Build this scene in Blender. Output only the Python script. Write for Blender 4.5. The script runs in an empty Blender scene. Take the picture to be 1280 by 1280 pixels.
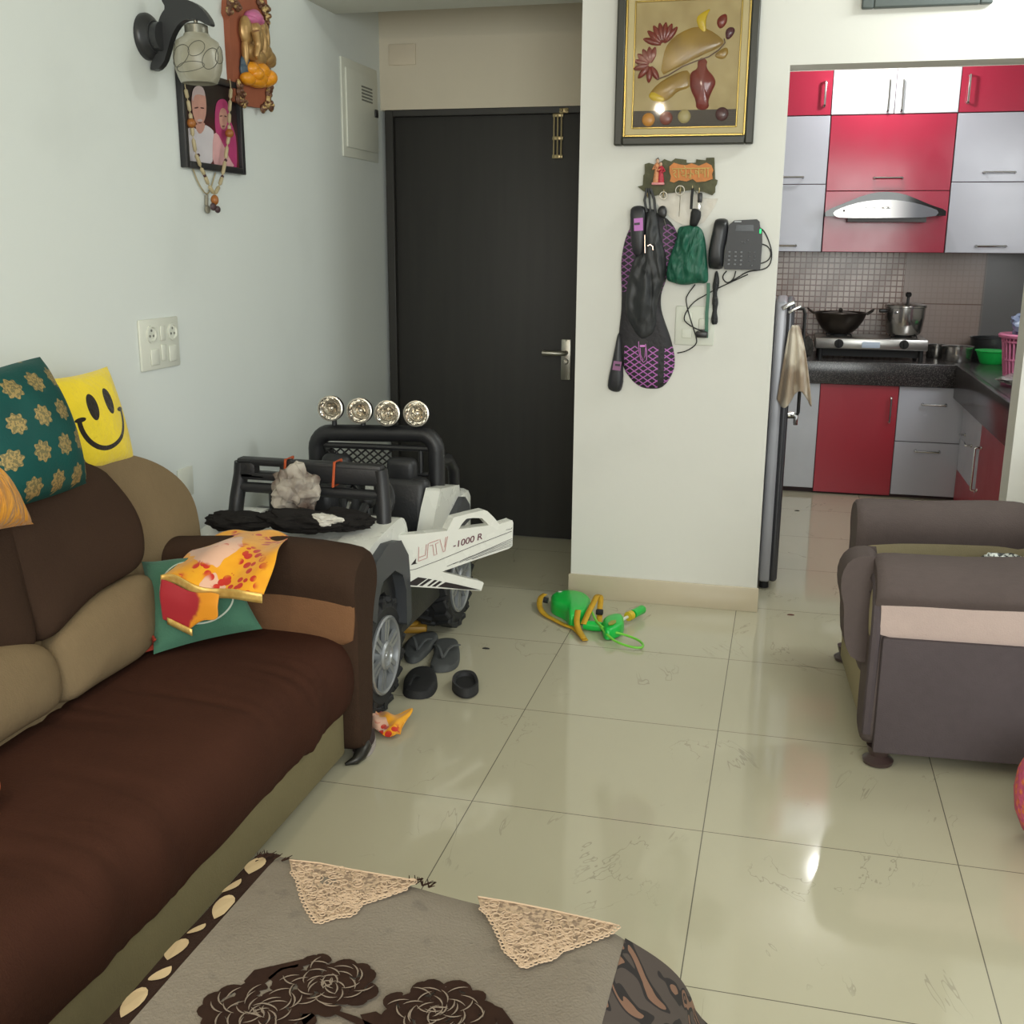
import bpy, bmesh, math, random
from mathutils import Vector, Matrix, noise as mnoise
random.seed(7)
SC = bpy.context.scene
COL = SC.collection
PI = math.pi
V = Vector

# ---------------------------------------------------------------- helpers
def lin(c):
    return c / 12.92 if c <= .04045 else ((c + .055) / 1.055) ** 2.4

def rgb(r, g, b):
    return (lin(r / 255), lin(g / 255), lin(b / 255), 1)

def mix3(a, b, t):
    return tuple(a[i] + (b[i] - a[i]) * t for i in range(3))

def chaikin(pts, n=2, closed=True):
    pts = [V(p) for p in pts]
    for _ in range(n):
        out = []
        m = len(pts)
        if not closed:
            out.append(pts[0])
        for i in range(m if closed else m - 1):
            a, b = pts[i], pts[(i + 1) % m]
            out += [a * .75 + b * .25, a * .25 + b * .75]
        if not closed:
            out.append(pts[-1])
        pts = out
    return pts

def arc(c, r, a0, a1, n, ax=(1, 0, 0), ay=(0, 0, 1)):
    c, ax, ay = V(c), V(ax), V(ay)
    return [c + ax * (r * math.cos(a0 + (a1 - a0) * i / n)) + ay * (r * math.sin(a0 + (a1 - a0) * i / n)) for i in range(n + 1)]

class MB:
    """collects shapes and links them as one mesh object"""
    def __init__(s):
        s.v, s.f, s.m, s.u = [], [], [], []

    def add(s, verts, faces, mi=0, uvs=None):
        o = len(s.v)
        s.v += [tuple(v) for v in verts]
        for k, f in enumerate(faces):
            s.f.append([i + o for i in f])
            s.m.append(mi)
            s.u.append([uvs[i] for i in f] if uvs else [(0, 0)] * len(f))
        return s

    def bm(s, b, mi=0, M=None):
        if M is not None:
            b.transform(M)
        b.verts.index_update()
        s.add([v.co[:] for v in b.verts], [[v.index for v in f.verts] for f in b.faces], mi)
        b.free()
        return s

    def box(s, c, d, r=0, seg=2, rot=None, mi=0):
        b = bmesh.new()
        bmesh.ops.create_cube(b, size=1)
        bmesh.ops.scale(b, vec=d, verts=b.verts)
        if r:
            r = min(r, .49 * min(d))
            bmesh.ops.bevel(b, geom=b.edges[:], offset=r, segments=seg, profile=.5, affect='EDGES')
        M = Matrix.Translation(c)
        if rot is not None:
            M = M @ (rot.to_4x4() if isinstance(rot, Matrix) else Matrix.Rotation(rot, 4, 'Z'))
        return s.bm(b, mi, M)

    def bx(s, x0, x1, y0, y1, z0, z1, r=0, seg=2, mi=0):
        return s.box(((x0 + x1) / 2, (y0 + y1) / 2, (z0 + z1) / 2), (abs(x1 - x0), abs(y1 - y0), abs(z1 - z0)), r, seg, None, mi)

    def tube(s, pts, r, seg=8, closed=False, mi=0, cap=True, flat=1.0):
        pts = [V(p) for p in pts]
        n = len(pts)
        rr = list(r) if isinstance(r, (list, tuple)) else [r] * n
        if len(rr) != n:
            k = len(rr) - 1
            rr = [rr[min(int(i * k / (n - 1)), k - 1)] * (1 - (i * k / (n - 1) - min(int(i * k / (n - 1)), k - 1))) + rr[min(int(i * k / (n - 1)), k - 1) + 1] * (i * k / (n - 1) - min(int(i * k / (n - 1)), k - 1)) for i in range(n)]
        tang = []
        for i in range(n):
            if closed:
                t = pts[(i + 1) % n] - pts[i - 1]
            else:
                t = pts[min(i + 1, n - 1)] - pts[max(i - 1, 0)]
            tang.append(t.normalized() if t.length > 1e-9 else V((0, 0, 1)))
        up = V((0, 0, 1)) if abs(tang[0].z) < .9 else V((1, 0, 0))
        nrm = (up - tang[0] * up.dot(tang[0])).normalized()
        vs, fs = [], []
        for i in range(n):
            if i:
                nrm = nrm - tang[i] * nrm.dot(tang[i])
                nrm = nrm.normalized() if nrm.length > 1e-6 else tang[i].orthogonal().normalized()
            bi = tang[i].cross(nrm)
            for k in range(seg):
                a = 2 * PI * k / seg
                vs.append(pts[i] + (nrm * math.cos(a) * flat + bi * math.sin(a)) * rr[i])
        for i in range(n if closed else n - 1):
            j = (i + 1) % n
            for k in range(seg):
                l = (k + 1) % seg
                fs.append([i * seg + k, i * seg + l, j * seg + l, j * seg + k])
        if cap and not closed:
            fs.append([k for k in range(seg)][::-1])
            fs.append([(n - 1) * seg + k for k in range(seg)])
        return s.add(vs, fs, mi)

    def lathe(s, prof, c, axis=(0, 0, 1), seg=28, mi=0, sx=1.0, cap=True):
        ax = V(axis).normalized()
        u = (V((0, 0, 1)) if abs(ax.z) < .9 else V((1, 0, 0)))
        u = (u - ax * u.dot(ax)).normalized()
        w = ax.cross(u)
        c = V(c)
        vs, fs = [], []
        n = len(prof)
        for (r, h) in prof:
            for k in range(seg):
                a = 2 * PI * k / seg
                vs.append(c + ax * h + (u * math.cos(a) * sx + w * math.sin(a)) * max(r, 1e-5))
        for i in range(n - 1):
            for k in range(seg):
                l = (k + 1) % seg
                fs.append([i * seg + k, i * seg + l, (i + 1) * seg + l, (i + 1) * seg + k])
        if cap:
            fs.append([k for k in range(seg)][::-1])
            fs.append([(n - 1) * seg + k for k in range(seg)])
        return s.add(vs, fs, mi)

    def prism(s, pts, off, mi=0, mi2=None):
        pts = [V(p) for p in pts]
        off = V(off)
        n = len(pts)
        vs = pts + [p + off for p in pts]
        nor = V((0, 0, 0))
        for i in range(n):
            nor += pts[i].cross(pts[(i + 1) % n])
        fwd = nor.dot(off) > 0
        top = [n + i for i in range(n)]
        bot = list(range(n))[::-1]
        side = [[i, (i + 1) % n, n + (i + 1) % n, n + i] for i in range(n)]
        if not fwd:
            top, bot, side = top[::-1], bot[::-1], [f[::-1] for f in side]
        s.add(vs, [top, bot], mi)
        s.add(vs, side, mi if mi2 is None else mi2)
        return s

    def puff(s, pts, nor, h, depth=.0, rings=7, pw=2.2, mi=0, ctr=None, wr=0, ws=30):
        pts = [V(p) for p in pts]
        nor = V(nor).normalized()
        n = len(pts)
        c = V(ctr) if ctr else sum(pts, V()) / n
        c = c - nor * (c - pts[0]).dot(nor) if ctr is None else c
        vs, fs = [], []
        if depth:
            vs += [p - nor * depth for p in pts]
            fs.append(list(range(n))[::-1])
        base = len(vs)
        fold = (lambda p, t: nor * (wr * t * (abs(mnoise.noise(V((p.x, p.y, p.z * .35 + p.x * .3)) * ws)) - .15 + .4 * mnoise.noise(V((p.x, p.y, p.z * .5)) * ws * 2.1)))) if wr else (lambda p, t: V())
        for k in range(rings):
            t = 1 - k / rings
            t2 = math.sin(t * PI / 2) if pw > 1 else t
            hh = h * (1 - t2 ** pw) ** (1 / pw)
            vs += [q + fold(q, min(1, (1 - t2) * 4)) for q in [c + (p - c) * t2 + nor * hh for p in pts]]
        vs.append(c + nor * h)
        if depth:
            fs += [[i, (i + 1) % n, n + (i + 1) % n, n + i] for i in range(n)]
        for k in range(rings - 1):
            a, b = base + k * n, base + (k + 1) * n
            fs += [[a + i, a + (i + 1) % n, b + (i + 1) % n, b + i] for i in range(n)]
        a = base + (rings - 1) * n
        fs += [[a + i, a + (i + 1) % n, len(vs) - 1] for i in range(n)]
        nn = V()
        for i in range(n):
            nn += (pts[i] - c).cross(pts[(i + 1) % n] - c)
        if nn.dot(nor) < 0:
            fs = [f[::-1] for f in fs]
        return s.add(vs, fs, mi)

    def grid(s, fn, nu, nv, mi=0, cu=False, cv=False):
        """fn(u, v) -> point, u and v run 0..1"""
        vs, uv, fs = [], [], []
        U = nu if cu else nu + 1
        Vn = nv if cv else nv + 1
        for j in range(Vn):
            for i in range(U):
                vs.append(V(fn(i / nu, j / nv)))
                uv.append((i / nu, j / nv))
        for j in range(nv):
            for i in range(nu):
                a, b = i, (i + 1) % U
                c, d = j, (j + 1) % Vn
                fs.append([c * U + a, c * U + b, d * U + b, d * U + a])
        return s.add(vs, fs, mi, uv)

    def ball(s, c, r, seg=16, mi=0, rot=None):
        r = (r, r, r) if isinstance(r, (int, float)) else r
        b = bmesh.new()
        bmesh.ops.create_uvsphere(b, u_segments=seg, v_segments=max(6, seg * 2 // 3), radius=1)
        bmesh.ops.scale(b, vec=r, verts=b.verts)
        M = Matrix.Translation(c)
        if rot is not None:
            M = M @ rot.to_4x4()
        return s.bm(b, mi, M)

    def build(s, name, mats, parent=None, ang=40, bev=0, bseg=2, sub=0, solid=0, label=None, cat=None, group=None, kind=None, soff=0):
        me = bpy.data.meshes.new(name)
        me.from_pydata(s.v, [], s.f)
        mats = mats if isinstance(mats, (list, tuple)) else [mats]
        for m in mats:
            me.materials.append(m)
        ul = me.uv_layers.new(name='UVMap')
        li = 0
        for k, p in enumerate(me.polygons):
            p.material_index = s.m[k]
            p.use_smooth = ang > 0
            for q in s.u[k]:
                ul.data[li].uv = q
                li += 1
        me.update()
        if ang and not sub:
            me.set_sharp_from_angle(angle=math.radians(ang))
        o = bpy.data.objects.new(name, me)
        COL.objects.link(o)
        if bev:
            md = o.modifiers.new('bevel', 'BEVEL')
            md.width = bev
            md.segments = bseg
            md.limit_method = 'ANGLE'
            md.angle_limit = math.radians(35)
        if sub:
            md = o.modifiers.new('sub', 'SUBSURF')
            md.levels = md.render_levels = sub
        if solid:
            md = o.modifiers.new('solid', 'SOLIDIFY')
            md.thickness = solid
            md.offset = soff
        if parent:
            o.parent = parent
            if parent.type == 'EMPTY':
                o.matrix_parent_inverse = Matrix.Translation(parent.location).inverted()
        tag(o, label, cat, group, kind)
        return o

def tag(o, label=None, cat=None, group=None, kind=None):
    if label: o['label'] = label
    if cat: o['category'] = cat
    if group: o['group'] = group
    if kind: o['kind'] = kind
    return o

def thing(name, label, cat, loc, group=None):
    o = bpy.data.objects.new(name, None)
    o.empty_display_size = .05
    o.location = loc
    COL.objects.link(o)
    return tag(o, label, cat, group)

def copy_tree(o, dx, label=None, parent=None):
    """a copy of a thing with its parts, moved by dx"""
    c = o.copy()
    COL.objects.link(c)
    if parent:
        c.parent = parent
    else:
        c.location = V(o.location) + V(dx)
    if label:
        c['label'] = label
    for ch in list(o.children):
        copy_tree(ch, dx, None, c)
    return c

def text_mesh(txt, size, ext, origin, ax, ay, name, mat, parent, shear=0.0, width=None, **kw):
    """lettering as a real mesh laid on a surface; ax and ay are the reading and the up direction"""
    cu = bpy.data.curves.new(name, 'FONT')
    cu.body = txt
    cu.size = size
    cu.extrude = ext
    cu.shear = shear
    to = bpy.data.objects.new(name + '_tmp', cu)
    COL.objects.link(to)
    dg = bpy.context.evaluated_depsgraph_get()
    dg.update()
    me = bpy.data.meshes.new_from_object(to.evaluated_get(dg))
    bpy.data.objects.remove(to)
    ax, ay = V(ax).normalized(), V(ay).normalized()
    az = ax.cross(ay)
    xs = [v.co.x for v in me.vertices] or [0, 1]
    k = width / (max(xs) - min(xs)) if width else 1
    mb = MB()
    mb.add([V(origin) + ax * ((v.co.x - min(xs)) * k) + ay * v.co.y + az * v.co.z for v in me.vertices],
           [list(p.vertices) for p in me.polygons])
    bpy.data.meshes.remove(me)
    return mb.build(name, mat, parent, ang=0, **kw)

# ---------------------------------------------------------------- node expressions
class X:
    """a node socket or number with arithmetic"""
    def __init__(s, nt, k):
        s.nt, s.k = nt, k
    def op(s, o, *a):
        n = s.nt.nodes.new('ShaderNodeMath')
        n.operation = o
        for i, q in enumerate((s,) + a):
            q = q.k if isinstance(q, X) else q
            if isinstance(q, (int, float)):
                n.inputs[i].default_value = q
            else:
                s.nt.links.new(q, n.inputs[i])
        return X(s.nt, n.outputs[0])
    def __add__(s, o): return s.op('ADD', o)
    def __sub__(s, o): return s.op('SUBTRACT', o)
    def __mul__(s, o): return s.op('MULTIPLY', o)
    def __truediv__(s, o): return s.op('DIVIDE', o)
    def abs(s): return s.op('ABSOLUTE')
    def fract(s): return s.op('FRACT')
    def floor(s): return s.op('FLOOR')
    def sqrt(s): return s.op('SQRT')
    def sin(s): return s.op('SINE')
    def cos(s): return s.op('COSINE')
    def lt(s, o): return s.op('LESS_THAN', o)
    def gt(s, o): return s.op('GREATER_THAN', o)
    def min(s, o): return s.op('MINIMUM', o)
    def max(s, o): return s.op('MAXIMUM', o)
    def atan2(s, o): return s.op('ARCTAN2', o)
    def sstep(s, a, b):
        n = s.nt.nodes.new('ShaderNodeMapRange')
        n.interpolation_type = 'SMOOTHSTEP'
        s.nt.links.new(s.k, n.inputs[0])
        n.inputs[1].default_value = a
        n.inputs[2].default_value = b
        return X(s.nt, n.outputs[0])

class M:
    """a procedural material with a Principled shader"""
    def __init__(s, name, col, rough=.6, metal=0, spec=.5, emit=None, estr=0, alpha=None, trans=0, sheen=0, coat=0):
        s.m = bpy.data.materials.new(name)
        s.m.use_nodes = True
        s.nt = s.m.node_tree
        s.b = s.nt.nodes['Principled BSDF']
        s.col = col
        s.set('Base Color', col); s.set('Roughness', rough); s.set('Metallic', metal)
        s.set('Specular IOR Level', spec)
        if emit: s.set('Emission Color', emit); s.set('Emission Strength', estr)
        if trans: s.set('Transmission Weight', trans)
        if alpha is not None: s.set('Alpha', alpha)
        if sheen: s.set('Sheen Weight', sheen)
        if coat: s.set('Coat Weight', coat)
    def set(s, k, v): s.b.inputs[k].default_value = v
    def coord(s, kind='Object'):
        n = s.nt.nodes.new('ShaderNodeTexCoord')
        p = s.nt.nodes.new('ShaderNodeSeparateXYZ')
        s.nt.links.new(n.outputs[kind], p.inputs[0])
        s.vec = n.outputs[kind]
        return [X(s.nt, q) for q in p.outputs]
    def noise(s, scale, detail=3, rough=.5, vec=None, stretch=None, dist=0):
        n = s.nt.nodes.new('ShaderNodeTexNoise')
        n.inputs['Scale'].default_value = scale
        n.inputs['Detail'].default_value = detail
        n.inputs['Roughness'].default_value = rough
        n.inputs['Distortion'].default_value = dist
        if vec is None:
            c = s.nt.nodes.new('ShaderNodeTexCoord')
            vec = c.outputs['Object']
        if stretch:
            mp = s.nt.nodes.new('ShaderNodeMapping')
            mp.inputs['Scale'].default_value = stretch
            s.nt.links.new(vec, mp.inputs[0])
            vec = mp.outputs[0]
        s.nt.links.new(vec, n.inputs['Vector'])
        return X(s.nt, n.outputs[0])
    def voro(s, scale, feature='F1'):
        n = s.nt.nodes.new('ShaderNodeTexVoronoi')
        n.feature = feature
        n.inputs['Scale'].default_value = scale
        c = s.nt.nodes.new('ShaderNodeTexCoord')
        s.nt.links.new(c.outputs['Object'], n.inputs['Vector'])
        return X(s.nt, n.outputs[0])
    def mix(s, fac, a, b):
        n = s.nt.nodes.new('ShaderNodeMix')
        n.data_type = 'RGBA'
        for i, q in ((0, fac), (6, a), (7, b)):
            q = q.k if isinstance(q, X) else q
            if isinstance(q, (tuple, list, float, int)):
                n.inputs[i].default_value = q
            else:
                s.nt.links.new(q, n.inputs[i])
        return n.outputs[2]
    def color(s, sock): s.nt.links.new(sock, s.b.inputs['Base Color']); return s
    def link(s, k, x): s.nt.links.new(x.k, s.b.inputs[k]); return s
    def bump(s, h, dist=.002, strength=1.0):
        n = s.nt.nodes.new('ShaderNodeBump')
        n.inputs['Distance'].default_value = dist
        n.inputs['Strength'].default_value = strength
        s.nt.links.new(h.k, n.inputs['Height'])
        s.nt.links.new(n.outputs[0], s.b.inputs['Normal'])
        return s

def plain(name, col, rough=.5, metal=0, var=.06, scale=6, bump=0, bscale=60, **kw):
    """a material with slight procedural colour variation"""
    m = M(name, col, rough, metal, **kw)
    d = tuple(c * (1 - var * 2) for c in col[:3]) + (1,)
    l = tuple(min(1, c * (1 + var * 2)) for c in col[:3]) + (1,)
    m.color(m.mix(m.noise(scale), d, l))
    if bump:
        m.bump(m.noise(bscale, 2), bump)
    return m.m

def fabric(name, col, var=.12, scale=5, weave=260, rough=.9, wd=.0012, sheen=0):
    m = M(name, col, rough, spec=.1, sheen=sheen)
    d = tuple(c * (1 - var * 2) for c in col[:3]) + (1,)
    l = tuple(min(1, c * (1 + var * 2)) for c in col[:3]) + (1,)
    base = m.noise(scale, 4)
    streak = m.noise(40, 2, stretch=(1, 6, 1))
    m.color(m.mix(base * .7 + streak * .3, d, l))
    m.bump(m.noise(weave, 2) + m.noise(18, 3) * 1.5, wd)
    return m.m


# ---------------------------------------------------------------- camera
_loc, _rot, _f = ([0.720361, -2.491858, 1.423136], [[0.970137, 0.242459, 0.006923], [-0.064555, 0.230577, 0.97091], [0.23381, -0.942363, 0.239343]], 1356.566)
cam = bpy.data.cameras.new('camera')
co = bpy.data.objects.new('camera', cam)
COL.objects.link(co)
Rm = Matrix(((_rot[0][0], _rot[1][0], _rot[2][0]), (_rot[0][1], _rot[1][1], _rot[2][1]), (_rot[0][2], _rot[1][2], _rot[2][2])))
co.matrix_world = Matrix.Translation(_loc) @ Rm.to_4x4()
cam.sensor_width = 36
cam.lens = 36 * _f / 1280
cam.clip_start = .05
SC.camera = co
SC.view_settings.view_transform = 'Standard'
SC.view_settings.look = 'None'
SC.view_settings.exposure = 0

# ---------------------------------------------------------------- materials of the setting
def wall_mat(name, col):
    m = M(name, col, .75, spec=.25)
    d = tuple(c * .9 for c in col[:3]) + (1,)
    x, y, z = m.coord()
    smudge = m.noise(2.2, 4).sstep(.5, .75) * .5
    m.color(m.mix(smudge, col, d))
    m.bump(m.noise(40, 3), .0004)
    return m.m
WALL = wall_mat('wall_paint', rgb(217, 222, 218))
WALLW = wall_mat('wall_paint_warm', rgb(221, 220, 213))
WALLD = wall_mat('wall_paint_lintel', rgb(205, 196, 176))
CEIL = wall_mat('ceiling_paint', rgb(214, 214, 204))

def floor_mat():
    m = M('vitrified_tile', rgb(198, 196, 176), .12, spec=.5)
    x, y, z = m.coord()
    gx = ((x / .6 + .5).fract() - .5).abs() * .6
    gy = ((y / .6 + .5).fract() - .5).abs() * .6
    grout = gx.min(gy).lt(.0013)
    vein = (m.noise(2.3, 5, .6, stretch=(1, .55, 1), dist=1.2) - .5).abs().lt(.0035) * m.noise(3.5, 2).sstep(.5, .62)
    soft = m.noise(1.6, 4)
    # each tile its own slight tone
    tone = ((x / .6).floor() * 12.9898 + (y / .6).floor() * 78.233).sin().abs() * .5
    base = m.mix(soft * .6 + tone * .4, rgb(178, 172, 148), rgb(190, 185, 163))
    base = m.mix(vein * .4, base, rgb(120, 114, 100))
    base = m.mix(grout, base, rgb(104, 100, 88))
    m.color(base)
    m.link('Roughness', m.noise(7, 3) * .06 + .05)
    return m.m
FLOOR = floor_mat()
SKIRT = plain('skirting_tile', rgb(196, 184, 160), .25, scale=4)
DOORM = M('door_laminate', rgb(50, 49, 47), .5, spec=.35)
DOORM.color(DOORM.mix(DOORM.noise(3, 5, stretch=(8, 8, .6)), rgb(45, 44, 43), rgb(56, 55, 52)))
DOORM = DOORM.m
BLACKFRAME = plain('door_frame_paint', rgb(44, 43, 40), .5)
STEEL = plain('brushed_steel', rgb(170, 168, 158), .32, .9, var=.05, scale=20)
CHROME = M('chrome', rgb(214, 214, 214), .12, 1).m
BRASS = plain('aged_brass', rgb(176, 160, 122), .35, .8)

def st(name, x0, x1, y0, y1, z0, z1, mat, r=0):
    return MB().bx(x0, x1, y0, y1, z0, z1, r).build(name, mat, kind='structure', ang=30)

YP, YD = 1.755, 2.59
st('floor', -1.35, 3.3, -3.8, 5.0, -.05, 0, FLOOR)
st('ceiling', -1.35, 3.3, -3.8, 5.0, 2.75, 2.85, CEIL)
st('wall_left', -1.35, -1.19, -3.8, 2.75, 0, 2.75, WALL)
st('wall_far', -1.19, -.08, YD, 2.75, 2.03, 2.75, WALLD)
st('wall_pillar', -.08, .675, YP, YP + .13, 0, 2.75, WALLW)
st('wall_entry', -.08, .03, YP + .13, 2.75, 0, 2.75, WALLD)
st('wall_header', .675, 3.3, YP, YP + .14, 2.05, 2.75, WALLW)
st('wall_right', 1.555, 3.3, YP, YP + .14, 0, 2.05, WALLW)
st('trim_beam', -1.19, -.08, 1.765, 2.075, 2.352, 2.75, CEIL)
st('baseboard_pillar', -.088, .683, YP - .01, YP, 0, .1, SKIRT, .002)
st('wall_kitchen_back', .03, 2.5, 4.65, 4.8, 0, 2.75, WALLW)
st('wall_kitchen_left', -.1, .03, 2.75, 4.8, 0, 2.75, WALLW)
st('wall_kitchen_right', 2.34, 2.5, YP + .14, 4.65, 0, 2.75, WALLW)

# main door
door = st('door_1', -1.13, -.12, YD + .03, YD + .07, .005, 2.0, DOORM, .002)
MB().bx(-1.17, -1.13, YD, YD + .09, 0, 2.03).bx(-.12, -.08, YD, YD + .09, 0, 2.03).bx(-1.13, -.12, YD, YD + .09, 2.0, 2.03).build('door_frame', BLACKFRAME, door, bev=.003)
pl = [(-0.3099,2.615,0.9877),(-0.2634,2.615,0.7954)]
h = MB().bx(pl[0][0], pl[1][0], YD + .018, YD + .03, pl[1][2], pl[0][2], .003)
for zz in (.03, .97):
    h.lathe([(.004, 0), (.004, .003), (0, .003)], ((pl[0][0] + pl[1][0]) / 2, YD + .018, pl[1][2] + (pl[0][2] - pl[1][2]) * zz), (0, -1, 0), 10)
h = h.build('handle', STEEL, door)
lv = [(-0.3903,2.56,0.926),(-0.2783,2.56,0.9257)]
xm = (pl[0][0] + pl[1][0]) / 2
MB().tube([(xm, YD + .02, lv[1][2]), (xm, YD - .03, lv[1][2]), (xm - .012, YD - .036, lv[1][2]), (lv[0][0], YD - .034, lv[0][2])], [.011, .011, .012, .013], 10).build('lever', STEEL, h)
tz = (-0.2817,2.6,0.884)[2]
MB().lathe([(.014, 0), (.014, .006), (.011, .009), (0, .009)], (xm, YD + .018, tz), (0, -1, 0), 16).box((xm, YD + .006, tz), (.024, .012, .006), .002, rot=Matrix.Rotation(.6, 3, 'Y')).build('thumb_turn', STEEL, h)
b = [(-0.3654,2.615,2.0014),(-0.3211,2.615,1.807)]
x0, x1 = b[0][0], b[1][0]
lat = MB()
for xx in (x0 + .005, (x0 + x1) / 2, x1 - .005):
    lat.tube([(xx, YD + .016, b[1][2]), (xx, YD + .016, b[0][2])], .0042, 8)
for k in (.04, .45, .96):
    lat.bx(x0 - .002, x1 + .002, YD + .014, YD + .03, b[1][2] + k * (b[0][2] - b[1][2]) - .008, b[1][2] + k * (b[0][2] - b[1][2]) + .008, .002)
lat = lat.build('tower_bolt', BRASS, door)
MB().bx(x1 - .012, x1 + .03, YD - .008, YD + .02, 2.0, 2.022, .004).ball((x1, YD - .01, 2.011), .007).ball((x1 + .021, YD - .01, 2.011), .007).build('keep', BRASS, lat)

# small cover plates near the door
pp = [(-1.1425,2.59,2.3144),(-1.0115,2.59,2.2241)]
MB().bx(pp[0][0], pp[1][0], YD - .008, YD, pp[1][2], pp[0][2], .003).build('blank_cover_plate', plain('plate_paint', rgb(204, 192, 170), .7),
    label='small square painted cover plate on the wall above the dark door', cat='cover plate')
WHITEP = plain('white_plastic', rgb(214, 216, 204), .45, var=.03)
GREYSLOT = plain('slot_shadow', rgb(120, 122, 114), .8)
t = thing('breaker_box', 'pale grey electrical panel box set in the side wall beside the dark door', 'electrical panel', (-1.19, 2.31, 1.79))
MB().bx(-1.19, -1.181, 2.11, 2.53, 1.79, 2.195, .003).build('frame', WHITEP, t)
dr = MB().bx(-1.181, -1.172, 2.14, 2.51, 1.83, 2.155, .003).build('door', WHITEP, t)
v = MB()
for k in range(5):
    v.bx(-1.172, -1.1705, 2.31, 2.44, 2.04 + k * .014, 2.047 + k * .014)
v.build('vent', GREYSLOT, dr)
MB().bx(-1.172, -1.165, 2.465, 2.5, 1.985, 2.02, .004).build('latch', plain('black_plastic_latch', rgb(30, 30, 30), .5), dr)


# ---------------------------------------------------------------- kitchen
def gloss(name, col, rough=.16, var=.04):
    m = M(name, col, rough, spec=.5)
    d = tuple(c * (1 - var * 2) for c in col[:3]) + (1,)
    m.color(m.mix(m.noise(3, 3), d, col))
    m.link('Roughness', m.noise(9, 3) * .14 + (rough - .05))
    return m.m
RED = gloss('red_laminate_hazed', rgb(176, 50, 74))  # pinker red: light haze over the upper doors put into the colour
REDD = gloss('red_laminate', rgb(168, 40, 56), .3)
WHITEL = gloss('white_gloss_laminate', rgb(226, 230, 236))
GREYL = gloss('pale_grey_laminate', rgb(186, 188, 198), .22)
CARC = plain('cabinet_carcass', rgb(96, 60, 62), .6)
GRAN = M('black_granite', rgb(52, 50, 50), .22)
GRAN.color(GRAN.mix(GRAN.noise(160, 2).sstep(.45, .7), rgb(46, 44, 45), rgb(92, 88, 86)))
GRAN = GRAN.m

def bar_handle(a, b, out, parent, r=.006):
    """a slim bar pull between two standoffs; out is the direction away from the door"""
    a, b, out = V(a), V(b), V(out)
    d = (b - a).normalized()
    MB().tube([a, a + out * .028, a + out * .032 + d * .004, b + out * .032 - d * .004, b + out * .028, b], r, 8).ball(a + out * .002, .009, 8).ball(b + out * .002, .009, 8).build('handle', CHROME, parent)

YU = 4.3
def upper(label, x0, x1, z0, z1, doors, group=None):
    t = thing('kitchen_wall_cabinet', label, 'cabinet', ((x0 + x1) / 2, 4.475, z0))
    MB().bx(x0, x1, YU, 4.65, z0, z1).build('carcass', CARC, t)
    for (a0, a1, b0, b1, mat, ha, hb) in doors:
        d = MB().bx(a0 + .002, a1 - .002, YU - .018, YU - .0005, b0 + .002, b1 - .002, .0015, 1).build('door', mat, t)
        if ha:
            bar_handle((ha[0], YU - .018, ha[1]), (hb[0], YU - .018, hb[1]), (0, -1, 0), d)
    return t
upper('red kitchen wall cabinet in the top row, at its left end', .3, .89, 2.15, 2.39, [(.3, .89, 2.15, 2.39, RED, (.852, 2.325), (.852, 2.2))])
upper('white two-door kitchen wall cabinet in the middle of the top row', .89, 1.57, 2.15, 2.39,
      [(.89, 1.232, 2.15, 2.39, WHITEL, (1.196, 2.325), (1.196, 2.165)), (1.232, 1.57, 2.15, 2.39, WHITEL, (1.268, 2.325), (1.268, 2.165))])
upper('red kitchen wall cabinet in the top row, at its right end', 1.57, 2.33, 2.15, 2.39, [(1.57, 2.33, 2.15, 2.39, RED, (1.612, 2.34), (1.612, 2.2))])
upper('pale grey wall cabinet with two flap doors left of the cooker hood', .3, .892, 1.393, 2.148,
      [(.3, .892, 1.773, 2.148, GREYL, (.64, 1.812), (.76, 1.812)), (.3, .892, 1.393, 1.773, GREYL, (.61, 1.428), (.745, 1.428))])
upper('tall red wall cabinet that carries the cooker hood', .894, 1.568, 1.393, 2.148,
      [(.894, 1.568, 1.735, 2.148, RED, (1.155, 1.805), (1.305, 1.805)), (.894, 1.568, 1.393, 1.735, RED, None, None)])
upper('pale grey wall cabinet with two flap doors right of the cooker hood', 1.57, 2.33, 1.393, 2.148,
      [(1.57, 2.33, 1.78, 2.148, GREYL, (1.735, 1.83), (1.895, 1.83)), (1.57, 2.33, 1.393, 1.78, GREYL, (1.735, 1.432), (1.89, 1.432))])

# cooker hood: curved glass canopy over a steel front
t = thing('cooker_hood', 'black curved-glass cooker hood with steel front under the red cabinet', 'cooker hood', (1.23, 4.2, 1.55))
o0 = chaikin([(0.8967,4.12,1.5905),(0.8944,4.12,1.6218),(1.0007,4.12,1.6644),(1.1001,4.12,1.7077),(1.2005,4.12,1.7256),(1.3026,4.12,1.7138),(1.3836,4.12,1.6818),(1.4645,4.12,1.6477),(1.5385,4.12,1.625),(1.5383,4.12,1.5933)], 1, False)
glass = M('black_hood_glass', rgb(30, 30, 32), .1).m
MB().prism(o0, (0, .16, 0)).build('canopy', glass, t, bev=.004)
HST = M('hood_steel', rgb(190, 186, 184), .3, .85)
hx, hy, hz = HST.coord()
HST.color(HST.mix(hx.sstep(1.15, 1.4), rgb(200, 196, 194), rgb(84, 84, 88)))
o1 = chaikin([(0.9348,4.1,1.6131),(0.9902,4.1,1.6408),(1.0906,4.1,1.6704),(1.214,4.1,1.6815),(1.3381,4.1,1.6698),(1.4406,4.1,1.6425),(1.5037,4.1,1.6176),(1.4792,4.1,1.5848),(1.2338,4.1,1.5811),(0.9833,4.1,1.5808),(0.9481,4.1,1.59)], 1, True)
pn = MB().prism(o1, (0, .02, 0)).build('front_panel', HST.m, t, bev=.002)
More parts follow.
